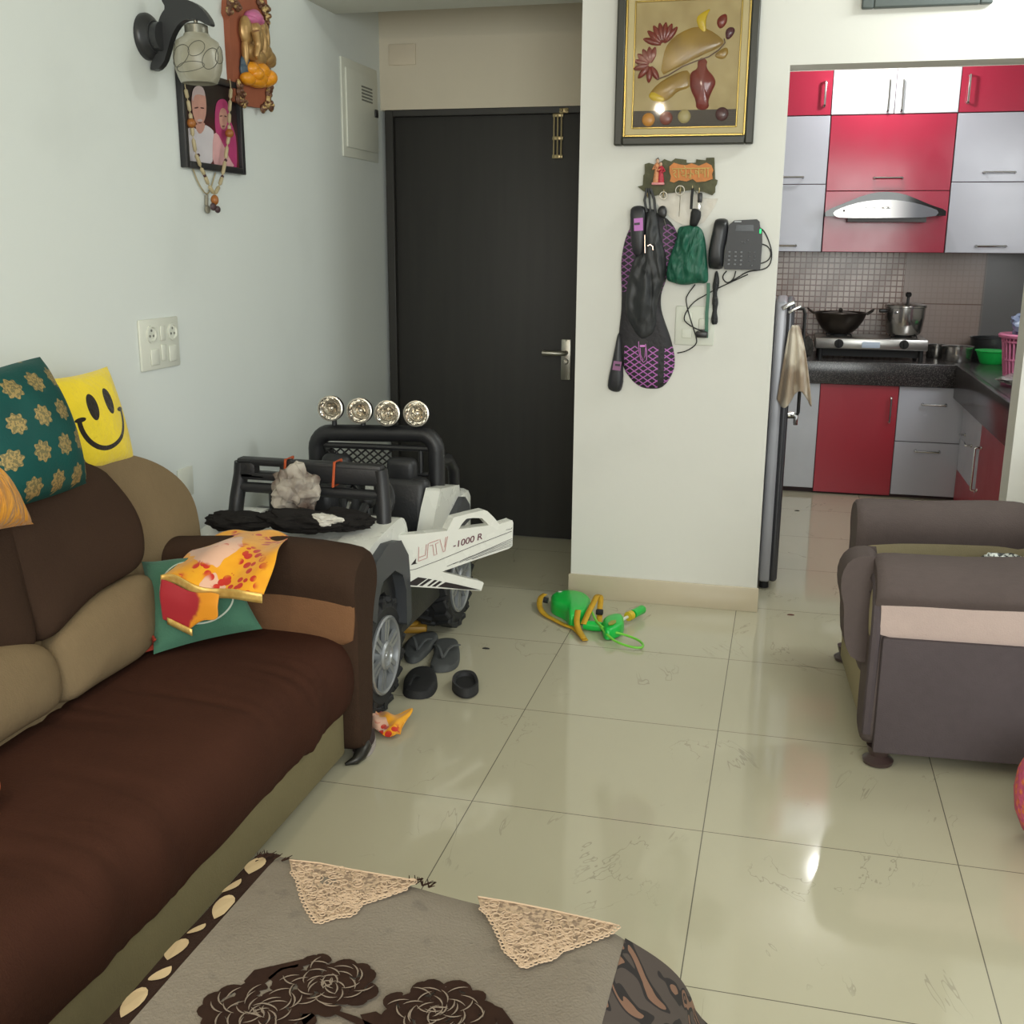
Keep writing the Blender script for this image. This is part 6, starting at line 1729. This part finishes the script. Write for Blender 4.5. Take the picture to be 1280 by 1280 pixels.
VEL.color(VEL.mix(VEL.noise(60, 2), rgb(36, 24, 19), rgb(54, 37, 29)))
VEL = VEL.m
# right side drop with swirling pattern
SW = M('swirl_print', rgb(110, 84, 70), .85)
sn = SW.noise(11, 1, .3, dist=2.2)
SW.color(SW.mix((sn - .5).abs().lt(.045).max((sn - .68).abs().lt(.03)), SW.mix(sn.gt(.5), rgb(70, 60, 54), SW.mix(SW.noise(6), rgb(104, 72, 56), rgb(134, 102, 80))), rgb(30, 24, 22)))
SW = SW.m
e0, e1 = TR + V((0, 0, -.010)), BR + V((0, 0, -.010))
h0, h1 = V((.672, -.945, .19)), V((.62, -2.1, .17))
def drop(u, v):
    a, b = e0.lerp(e1, u), h0.lerp(h1, u)
    p = a.lerp(b, v)
    p.x += .02 * math.sin(PI * min(1, v * 1.2)) + .018 * v * math.sin(u * 24 + 1.2) * (u > .06)
    p.z += .012 * math.sin(PI * v)
    return p
MB().grid(drop, 60, 18).build('side_drop', SW, cl, ang=180, label='brown swirl-patterned hanging side')
f0, f1 = TL + V((0, -.004, -.016)), TR + V((0, -.004, -.016))
g0, g1 = V((-.12, -.935, .24)), h0
def fdrop(u, v):
    p = f0.lerp(f1, u).lerp(g0.lerp(g1, u), v)
    p.y += .006 * math.sin(u * 20) * v
    return p
MB().grid(fdrop, 40, 14).build('end_drop', SW, cl, ang=180)
# left border sloping off the table edge, with cream teardrops
BD = fabric('dark_border_cloth', rgb(48, 34, 28), .15, 20)
def bord(u, v):
    p = TL.lerp(BL, v)
    return p + V((-.052 * u, .012 * u * (1 - v), -.001 - .018 * u * u + .0015 * math.sin(v * 30)))
MB().grid(bord, 6, 60).build('border', BD, cl, ang=180)
mt_ = MB()
CRM = plain('cream_applique', rgb(186, 164, 128), .8, var=.08, scale=30)
kk = .015
i = 0
while kk < .96:
    L = (.052, .03, .062, .024)[i % 4]
    w = (.022, .015, .020, .013)[i % 4]
    pts = []
    for a in range(18):
        th = 2 * PI * a / 18
        s_ = .5 + .5 * math.cos(th)
        vv = kk + L * s_ * 1.0
        ww = w * math.sin(th) * (1 - s_) ** .45 * 1.25
        if i % 2: vv = kk + L * (1 - s_)
        base_ = (.55 + .18 * math.sin(i * 2.1)) - .25 * (s_ - .5)
        uu = base_ + ww / .052
        pts.append(V(bord(min(1.02, max(.1, uu)), min(1, vv))) + V((0, 0, .0016)))
    mt_.add(pts, [list(range(18))])
    kk += L + .012
    i += 1
mt_.build('teardrop_motifs', CRM, cl, ang=0)
# velvet roses: curled petals with pale gaps
def bean(m, c, a, l, w, z):
    d, e = V((math.cos(a), math.sin(a), 0)), V((-math.sin(a), math.cos(a), 0))
    pts = []
    for k in range(14):
        th = 2 * PI * k / 14
        x_, y_ = l * math.cos(th), w * math.sin(th)
        y_ += .35 * x_ * x_ / max(l, 1e-4) * -1
        pts.append(c + d * y_ + e * x_ + V((0, 0, z)))
    m.add(pts, [list(range(14))])
rr_ = random.Random(12)
VEL2 = plain('pale_velvet_line', rgb(120, 106, 92), .85)
def rose(c, R0, stretch=.8):
    m, hl = MB(), MB()
    c = V(c)
    zc_ = .0022
    for ring, (rad, cnt, l, w) in enumerate(((.92, 13, .26, .16), (.68, 11, .24, .14), (.46, 8, .22, .13), (.26, 5, .2, .12), (.06, 3, .14, .1))):
        for k in range(cnt):
            a = 2 * PI * k / cnt + ring * .5 + rr_.uniform(-.25, .25)
            r = rad * R0 * rr_.uniform(.92, 1.06)
            p = V((c.x + r * math.cos(a), c.y + r * math.sin(a) * stretch, c.z))
            bean(m, p, a, l * R0 * rr_.uniform(.8, 1.15), w * R0 * rr_.uniform(.8, 1.1), zc_ + .0004 * ring + .00003 * k)
            q0 = p + V((math.cos(a), math.sin(a), 0)) * (-.13 * R0)
            a += rr_.choice((-.9, -.4, .3, .8))
            d = V((math.cos(a), math.sin(a) , 0)); e = V((-math.sin(a), math.cos(a), 0))
            hl.tube([q0 + e * (l * R0 * t_) + d * (-.4 * t_ * t_ * l * R0) + V((0, 0, zc_ + .0026)) for t_ in (-.75, -.45, -.15, .15, .45, .75)], [.0002, .0008, .0012, .0012, .0008, .0002], 4, flat=.4)
    o = m.build('velvet_rose', VEL, cl, ang=0)
    hl.build('petal_lines', VEL2, o, ang=0)
cs = [(0.1606,-1.2863,0.4225),(0.0952,-1.3632,0.4225),(0.3279,-1.2997,0.4225)]
rose(cs[0], .072)
rose(cs[1], .076)
rose(cs[2], .076)
lf = MB()
def leaf(px):
    lf.add([V(q) + V((0, 0, .0022)) for q in px], [list(range(len(px)))])
for px in ([(0.047,-1.3088,0.4225),(0.0498,-1.2833,0.4225),(0.0747,-1.266,0.4225),(0.1072,-1.2428,0.4225),(0.1059,-1.2615,0.4225),(0.084,-1.2851,0.4225),(0.077,-1.308,0.4225),(0.0624,-1.3221,0.4225)],
           [(0.0762,-1.2942,0.4225),(0.0833,-1.271,0.4225),(0.1073,-1.2539,0.4225),(0.1161,-1.2625,0.4225),(0.1047,-1.2903,0.4225),(0.0931,-1.3038,0.4225)],
           [(0.1526,-1.3547,0.4225),(0.1615,-1.3363,0.4225),(0.194,-1.3312,0.4225),(0.2246,-1.336,0.4225),(0.2569,-1.3465,0.4225),(0.2366,-1.3518,0.4225),(0.1976,-1.3398,0.4225),(0.1719,-1.3465,0.4225),(0.1654,-1.3702,0.4225)],
           [(0.2286,-1.3318,0.4225),(0.247,-1.3206,0.4225),(0.2674,-1.3297,0.4225),(0.2804,-1.3497,0.4225),(0.25,-1.3576,0.4225)],
           [(0.3902,-1.2672,0.4225),(0.4093,-1.2721,0.4225),(0.4278,-1.2929,0.4225),(0.4441,-1.315,0.4225),(0.417,-1.3143,0.4225)]):
    leaf(px)
lf.build('velvet_leaves', VEL, cl, ang=0)
# cream lace corners
LACE = M('cream_lace', rgb(196, 172, 146), .85)
LACE.color(LACE.mix(LACE.noise(110, 2).sstep(.46, .6), rgb(176, 152, 126), rgb(128, 108, 90)))
LACE.bump(LACE.noise(120, 2), .004)
LACE = LACE.m
LACE2 = plain('cream_lace_thread', rgb(182, 158, 132), .85, var=.05)
for tri in ([(-0.0231,-1.0146,0.4225),(0.0297,-1.0107,0.4225),(0.088,-1.015,0.4225),(0.1444,-1.017,0.4225),(0.1999,-1.0189,0.4225),(0.1916,-1.0418,0.4225),(0.1723,-1.0627,0.4225),(0.155,-1.0806,0.4225),(0.1355,-1.0988,0.4225),(0.1345,-1.129,0.4225),(0.1125,-1.139,0.4225),(0.0931,-1.1606,0.4225),(0.0746,-1.1425,0.4225),(0.055,-1.1198,0.4225),(0.0363,-1.0937,0.4225),(0.0162,-1.0623,0.4225),(-0.0036,-1.0438,0.4225)],
            [(0.3079,-1.0362,0.4225),(0.3639,-1.037,0.4225),(0.4287,-1.0417,0.4225),(0.4798,-1.0474,0.4225),(0.5325,-1.0543,0.4225),(0.5216,-1.0773,0.4225),(0.4988,-1.099,0.4225),(0.4754,-1.1206,0.4225),(0.4598,-1.1323,0.4225),(0.4523,-1.1531,0.4225),(0.4338,-1.1653,0.4225),(0.4178,-1.1823,0.4225),(0.4021,-1.1661,0.4225),(0.3842,-1.152,0.4225),(0.372,-1.1281,0.4225),(0.3549,-1.1006,0.4225),(0.3382,-1.0759,0.4225),(0.322,-1.0631,0.4225)]):
    tri = [V(q) for q in tri]
    c = sum(tri, V()) / len(tri)
    m = MB()
    m.add([q + V((0, 0, .0035)) for q in tri] + [c + V((0, 0, .0035))], [[k, (k + 1) % len(tri), len(tri)] for k in range(len(tri))])
    lo_ = m.build('lace_corner', LACE, cl, ang=0)
    th_ = MB()
    n_ = len(tri)
    for k in range(150):
        a = rr_.randrange(n_)
        p = c.lerp(tri[a].lerp(tri[(a + 1) % n_], rr_.random()), math.sqrt(rr_.random()) * .97)
        r = rr_.uniform(.004, .009)
        a0 = rr_.uniform(0, 6.28)
        th_.tube([p + V((r * math.cos(a0 + t_), r * math.sin(a0 + t_), .0048)) for t_ in [j * .75 for j in range(rr_.randint(4, 9))]], .0011, 4)
    th_.tube([q + V((0, 0, .0045)) for q in tri], .0016, 4, True)
    for k in range(n_):
        a_, b_ = tri[k], tri[(k + 1) % n_]
        if (a_ - b_).length > .0 and min(a_.y, b_.y) < max(q.y for q in tri) - .035:
            for f_ in (.2, .5, .8):
                p = a_.lerp(b_, f_)
                p = p + (p - c).normalized() * .002
                th_.tube([p + V((.0048 * math.cos(t_), .0048 * math.sin(t_), .0045)) for t_ in [j * .8 for j in range(8)]], .0013, 4, True)
    th_.build('lace_thread', LACE2, lo_, ang=0)
for tuft in ([(-0.0799,-1.017,0.424),(-0.067,-1.0136,0.424),(-0.0519,-1.0147,0.424),(-0.0369,-1.0158,0.424)], [(0.1907,-1.0237,0.424),(0.2014,-1.0233,0.424),(0.2128,-1.0249,0.424),(0.2241,-1.0266,0.424)]):
    fr = MB()
    for px in tuft:
        for k in range(5):
            p = V(px)
            fr.tube([p, p + V((rr_.uniform(-.012, .018), rr_.uniform(.004, .016), rr_.uniform(.0, .006)))], [.0016, .0006], 4)
    fr.build('black_fringe', VEL, cl, ang=0)

# ---------------------------------------------------------------- slippers, shoe and cloths on the floor
def sole(px, z, h, mat, nm, parent, puffy=.0):
    q = chaikin([(p_[0], p_[1], z) for p_ in px], 2, True)
    return MB().puff(q, (0, 0, 1), max(h, .002), 0, 5, 6).build(nm, mat, parent, ang=60)
SLP = plain('grey_rubber_slipper', rgb(70, 72, 72), .7, var=.1, bump=.001)
SLT = plain('grey_strap', rgb(84, 86, 86), .6)
def slipper(name, label, outline, straps, z=.002, h=.022, mat=None, smat=None):
    c = sum([V(q) for q in outline], V()) / len(outline)
    t = thing(name, label, 'slipper', (c.x, c.y, 0))
    sole(outline, z, h, mat or SLP, 'sole', t)
    m = MB()
    for s_ in straps:
        pts = [V(q) for q in s_]
        n_ = len(pts)
        m.tube(chaikin([V((q.x, q.y, z + h + .004 + .022 * math.sin(PI * min(1, (k + .0) / (n_ - 1)) * .9))) for k, q in enumerate(pts)], 1, False), .0055, 6, flat=.6)
    m.build('thong_strap', smat or SLT, t)
slipper('flip_flop', 'grey flip-flop lying clear of the toy car wheels', [(-0.3925,0.8318,0.012),(-0.4,0.8655,0.012),(-0.4119,0.9355,0.012),(-0.4282,0.9942,0.012),(-0.4424,1.0292,0.012),(-0.4468,1.0782,0.012),(-0.4262,1.1039,0.012),(-0.3896,1.1097,0.012),(-0.3658,1.0867,0.012),(-0.3391,1.0182,0.012),(-0.3054,0.9029,0.012),(-0.3078,0.8452,0.012),(-0.3349,0.8146,0.012),(-0.3688,0.8089,0.012)],
        [[(-0.361,0.8832,0.03),(-0.3917,0.9367,0.03),(-0.4231,0.979,0.03)], [(-0.361,0.8832,0.03),(-0.3535,0.947,0.03),(-0.3357,1.0026,0.03)]])
slipper('flip_flop', 'grey flip-flop half hidden behind the front wheel of the toy car', [(-0.5371,0.9649,0.012),(-0.5493,1.0399,0.012),(-0.5421,1.1025,0.012),(-0.517,1.1438,0.012),(-0.4826,1.1587,0.012),(-0.4557,1.1327,0.012),(-0.445,1.0948,0.012),(-0.4416,1.0034,0.012),(-0.4419,0.9336,0.012),(-0.4501,0.8761,0.012),(-0.4681,0.8616,0.012),(-0.4961,0.8759,0.012)],
        [[(-0.4699,0.9346,0.03),(-0.5071,1.0019,0.03),(-0.522,1.0243,0.03)], [(-0.4699,0.9346,0.03),(-0.46,0.9885,0.03),(-0.451,1.0328,0.03)]])
slipper('flip_flop', 'black slipper sole up against the toy car front wheel', [(-0.4004,0.5814,0.012),(-0.4333,0.6736,0.012),(-0.4396,0.7669,0.012),(-0.4136,0.8086,0.012),(-0.3767,0.8057,0.012),(-0.3354,0.7439,0.012),(-0.3135,0.6785,0.012),(-0.311,0.6053,0.012),(-0.3445,0.5789,0.012)],
        [[(-0.3809,0.6869,0.03),(-0.3831,0.6427,0.03),(-0.3818,0.5899,0.03)]], h=.03, mat=BLKM, smat=BLKM)
t = thing('baby_shoe', 'small black shoe lying alone on the tiles in front of the slippers', 'shoe', (-.22, .68, 0))
sq_ = chaikin([(-0.2613,0.6653,0.01),(-0.2766,0.7204,0.01),(-0.2727,0.7634,0.01),(-0.2507,0.785,0.01),(-0.2161,0.7786,0.01),(-0.1876,0.7224,0.01),(-0.1718,0.6755,0.01),(-0.1862,0.6259,0.01),(-0.2192,0.6212,0.01)], 2, True)
MB().puff(sq_, (0, 0, 1), .012, .006, 5, 4).build('sole', BLKM, t)
rim_ = [V((q.x, q.y, .034 + .006 * math.sin(i * .5))) for i, q in enumerate(sq_)]
up = MB()
n_ = len(sq_)
cc2 = sum(sq_, V()) / n_
vs = [V((q.x, q.y, .008)) for q in sq_] + [V((cc2.x + (q.x - cc2.x) * .98, cc2.y + (q.y - cc2.y) * .98, .036)) for q in sq_] + [V((cc2.x + (q.x - cc2.x) * .78, cc2.y + (q.y - cc2.y) * .78, .033)) for q in sq_] + [V((cc2.x + (q.x - cc2.x) * .72, cc2.y + (q.y - cc2.y) * .72, .014)) for q in sq_]
fs = []
for r_ in range(3):
    fs += [[r_ * n_ + k, r_ * n_ + (k + 1) % n_, (r_ + 1) * n_ + (k + 1) % n_, (r_ + 1) * n_ + k] for k in range(n_)]
up.add(vs, fs)
up.build('upper', plain('black_shoe_cloth', rgb(40, 40, 42), .7), t, ang=60)
t = thing('sneaker', 'dark sneaker with a white sole peeping out behind the sofa foot', 'shoe', (-.37, .22, 0))
sn_ = chaikin([(-0.3972,0.1408,0.008),(-0.3948,0.1819,0.008),(-0.3873,0.2509,0.008),(-0.3756,0.2712,0.008),(-0.3608,0.2409,0.008),(-0.352,0.1851,0.008),(-0.3589,0.1589,0.008),(-0.3737,0.139,0.008)], 2, True)
MB().prism([V((q.x, q.y, .001)) for q in sn_], (0, 0, .02)).build('sole', plain('white_sole', rgb(170, 160, 156), .6), t)
MB().puff([V((q.x - .004, q.y + .006, .021)) for q in sn_], (0, 0, 1), .035, 0, 6, 2.5).build('upper', plain('maroon_black_upper', rgb(48, 36, 36), .8), t)
fc = lerp_rows([[(-0.4631,0.469,0.012),(-0.4345,0.4378,0.012),(-0.3987,0.4169,0.012),(-0.3671,0.4084,0.012)], [(-0.4279,0.3794,0.03),(-0.3897,0.3617,0.03),(-0.3501,0.363,0.03),(-0.3118,0.4245,0.03)], [(-0.4134,0.3412,0.02),(-0.3726,0.316,0.02),(-0.3295,0.3274,0.02),(-0.3159,0.3671,0.02)], [(-0.4094,0.3281,0.006),(-0.3689,0.2947,0.006),(-0.3255,0.2836,0.006),(-0.3116,0.3099,0.006)]])
MB().grid(lambda u, v: fc(u, v) + V((0, 0, .008 + .008 * math.sin(u * 12 + v * 5) * math.sin(v * 7))), 30, 30).build('tie_dye_cloth', TD, ang=180, solid=.003,
    label='orange and red tie-dyed cloth lying on the floor by the front wheel', cat='cloth')
MB().box((-.58, 1.18, .016), (.12, .07, .03), .01, rot=.3).ball((-.58, 1.18, .034), (.03, .03, .012)).build('toy_piece', plain('yellow_toy_plastic', rgb(176, 132, 44), .5), label='yellow plastic toy piece lying under the toy car', cat='toy')

# backpack water gun
GT = plain('bright_green_plastic', rgb(24, 186, 70), .3, var=.05)
YS = plain('yellow_webbing', rgb(196, 152, 30), .7, var=.12, scale=40, bump=.001)
LG = plain('light_green_hose', rgb(120, 206, 70), .4)
YP2 = plain('yellow_toy_trim', rgb(206, 176, 40), .4)
t = thing('water_gun', 'green backpack water gun with yellow straps on the tiles by the pillar', 'water gun', (0.044,1.4804,0.0))
tk = chaikin([(-0.1281,1.5822,0.03),(-0.1328,1.6338,0.03),(-0.1052,1.6818,0.03),(-0.0496,1.697,0.03),(-0.008,1.6745,0.03),(0.0257,1.624,0.03),(0.0443,1.5645,0.03),(0.0493,1.4907,0.03),(0.0464,1.4412,0.03),(0.0244,1.4113,0.03),(0.0038,1.3761,0.03),(-0.012,1.3777,0.03),(-0.0288,1.4329,0.03),(-0.0626,1.4727,0.03),(-0.0966,1.5009,0.03),(-0.1157,1.5338,0.03)], 2, True)
tank = MB().puff(tk, (0, 0, 1), .034, .028, 7, 3).build('tank', GT, t, ang=70)
cp_ = [(-0.1268,1.5272,0.05),(-0.0983,1.6259,0.05)]
MB().lathe([(.012, 0), (.012, .018), (0, .018)], cp_[0], (-1, 0, .1), 14).build('cap', BLKM, tank)
MB().lathe([(.009, -.012), (.009, .01), (0, .01)], cp_[1], (0, .3, 1), 12).build('cap', WHITEP, tank)
def strap(pts, zs, nm='strap'):
    p_ = [V((q[0], q[1], z_)) for q, z_ in zip(pts, zs)]
    p_ = chaikin(p_, 2, False)
    m = MB()
    vs, fs = [], []
    for k, q in enumerate(p_):
        d = (p_[min(k + 1, len(p_) - 1)] - p_[max(k - 1, 0)])
        e = V((-d.y, d.x, 0)).normalized() * .011 if V((d.x, d.y, 0)).length > 1e-5 else V((.011, 0, 0))
        vs += [q + e, q - e]
    fs = [[2 * k, 2 * k + 1, 2 * k + 3, 2 * k + 2] for k in range(len(p_) - 1)]
    m.add(vs, fs)
    return m.build(nm, YS, t, ang=60, solid=.003)
strap([(-0.1619,1.6348,0.01),(-0.1761,1.6045,0.01),(-0.1636,1.5305,0.01),(-0.1314,1.4767,0.01),(-0.0812,1.4293,0.01),(-0.0263,1.3732,0.01),(0.017,1.3502,0.01),(0.0776,1.2385,0.01)], [.04, .035, .02, .008, .008, .008, .01, .006])
strap([(0.0159,1.4149,0.03),(0.0223,1.3403,0.03),(0.0711,1.241,0.03)], [.06, .025, .012])
strap([(0.0495,1.3476,0.04),(0.0569,1.4026,0.04),(0.0651,1.4897,0.04),(0.0672,1.5466,0.04),(0.0835,1.5447,0.04),(0.0898,1.4718,0.04),(0.1014,1.4027,0.04)], [.03, .055, .075, .085, .08, .05, .02])
bk_ = (0.0944,1.4431,0.05)
MB().box(bk_, (.028, .02, .02), .004).build('buckle', BLKM, t)
gn = chaikin([(0.1171,1.3573,0.025),(0.1181,1.4098,0.025),(0.1386,1.4509,0.025),(0.1624,1.4729,0.025),(0.1842,1.4573,0.025),(0.1997,1.3911,0.025),(0.1996,1.3398,0.025),(0.1818,1.2959,0.025),(0.16,1.268,0.025),(0.1404,1.2737,0.025)], 2, True)
gb_ = MB().puff(gn, (0, 0, 1), .03, .02, 6, 3).build('gun_body', GT, t, ang=70)
gy = [(0.1499,1.3026,0.055),(0.1563,1.3329,0.055),(0.1733,1.3456,0.055),(0.177,1.3213,0.055),(0.1695,1.2966,0.055),(0.1561,1.2874,0.055)]
MB().prism([V((q[0], q[1], .056)) for q in gy], (0, 0, .003)).build('badge', plain('tan_badge', rgb(150, 150, 50), .5), gb_)
g2 = [(0.0488,1.3647,0.02),(0.0838,1.3626,0.02),(0.1186,1.3606,0.02)]
MB().tube(g2, [.017, .02, .018], 12).build('pump', GT, t)
b1 = [(0.1841,1.4308,0.03),(0.2035,1.4838,0.03)]
MB().tube(b1, .006, 8).build('barrel', WHITEP, gb_)
b2 = [(0.2014,1.4712,0.032),(0.212,1.4922,0.032),(0.2163,1.5031,0.032),(0.2429,1.5682,0.032),(0.2475,1.5782,0.032)]
MB().tube([b2[0], b2[1]], .0185, 14).build('grip_ring', YP2, gb_)
MB().tube([b2[2], b2[3], b2[4]], [.017, .018, .012], 14).build('grip', GT, gb_)
hp = [(0.0474,1.4821,0.008),(0.0688,1.4281,0.008),(0.0951,1.3656,0.008),(0.118,1.3209,0.008),(0.1521,1.2969,0.008),(0.2073,1.3041,0.008),(0.2666,1.2788,0.008),(0.2945,1.2332,0.008),(0.2886,1.1953,0.008),(0.2403,1.203,0.008),(0.1834,1.2403,0.008),(0.1386,1.2877,0.008),(0.1134,1.3365,0.008)]
hz_ = [.06, .05, .04, .04, .03, .02, .014, .012, .012, .012, .014, .03, .035]
MB().tube(chaikin([V((q[0], q[1], z_)) for q, z_ in zip(hp, hz_)], 2, False), .0045, 8).build('hose', LG, t)

for nm, lb, c, m_ in (('leaf_scrap', 'small dark red scrap lying on the tiles before the kitchen doorway', (0.8116,1.7481,0.003), plain('dark_red_scrap', rgb(92, 42, 34), .7)),
                      ('paper_scrap', 'tiny black scrap on the kitchen floor tiles inside the doorway', (0.8448,3.5613,0.003), BLKM),
                      ('paper_scrap', 'tiny black scrap on the tiles between the slippers and the pillar', (-0.2599,1.0766,0.003), BLKM)):
    MB().puff(chaikin([V(c) + V(d) for d in ((-.016, 0, -.002), (-.004, -.006, -.002), (.014, -.003, -.002), (.016, .004, -.002), (0, .006, -.002))], 1, True), (0, 0, 1), .004, .0005, 3, 2).build(nm, m_, label=lb, cat='scrap')


# ---------------------------------------------------------------- light
def area(name, loc, tgt, sx, sy, power, col):
    l = bpy.data.lights.new(name, 'AREA')
    l.shape = 'RECTANGLE'
    l.size, l.size_y, l.energy, l.color = sx, sy, power, col
    o = bpy.data.objects.new(name, l)
    o.location = loc
    o.rotation_euler = (V(tgt) - V(loc)).to_track_quat('-Z', 'Y').to_euler()
    COL.objects.link(o)
    return o
def bulb(name, loc, r, power, col):
    l = bpy.data.lights.new(name, 'POINT')
    l.shadow_soft_size, l.energy, l.color = r, power, col
    o = bpy.data.objects.new(name, l)
    o.location = loc
    COL.objects.link(o)
    return o
w = bpy.data.worlds.new('world')
w.use_nodes = True
w.node_tree.nodes['Background'].inputs[0].default_value = (.93, .965, .93, 1)
w.node_tree.nodes['Background'].inputs[1].default_value = .88
SC.world = w
area('window_daylight', (1.6, -3.6, 1.7), (-.2, 1.5, 1.0), 2.4, 1.5, 88, (.96, 1, .97))
bulb('ceiling_lamp', (-.29, -2.6, 2.41), .022, 34, (1, .86, .68))
area('header_batten', (1.95, 1.35, 2.6), (1.7, 1.8, 2.1), .9, .08, 20, (.95, 1, .98))
bulb('kitchen_lamp', (1.15, 3.93, 2.41), .035, 16, (1, .98, .96))
area('kitchen_fill', (2.28, 2.6, 1.75), (1.0, 3.9, .7), .8, .9, 20, (.95, .98, 1))  # added fill that lifts the dim lower cabinets; no window built there
area('warm_side_fill', (-.5, -3.3, 1.3), (-.7, -1.6, .4), .5, .5, 5, (1, .62, .38))  # added warm fill that reddens the near end of the sofa
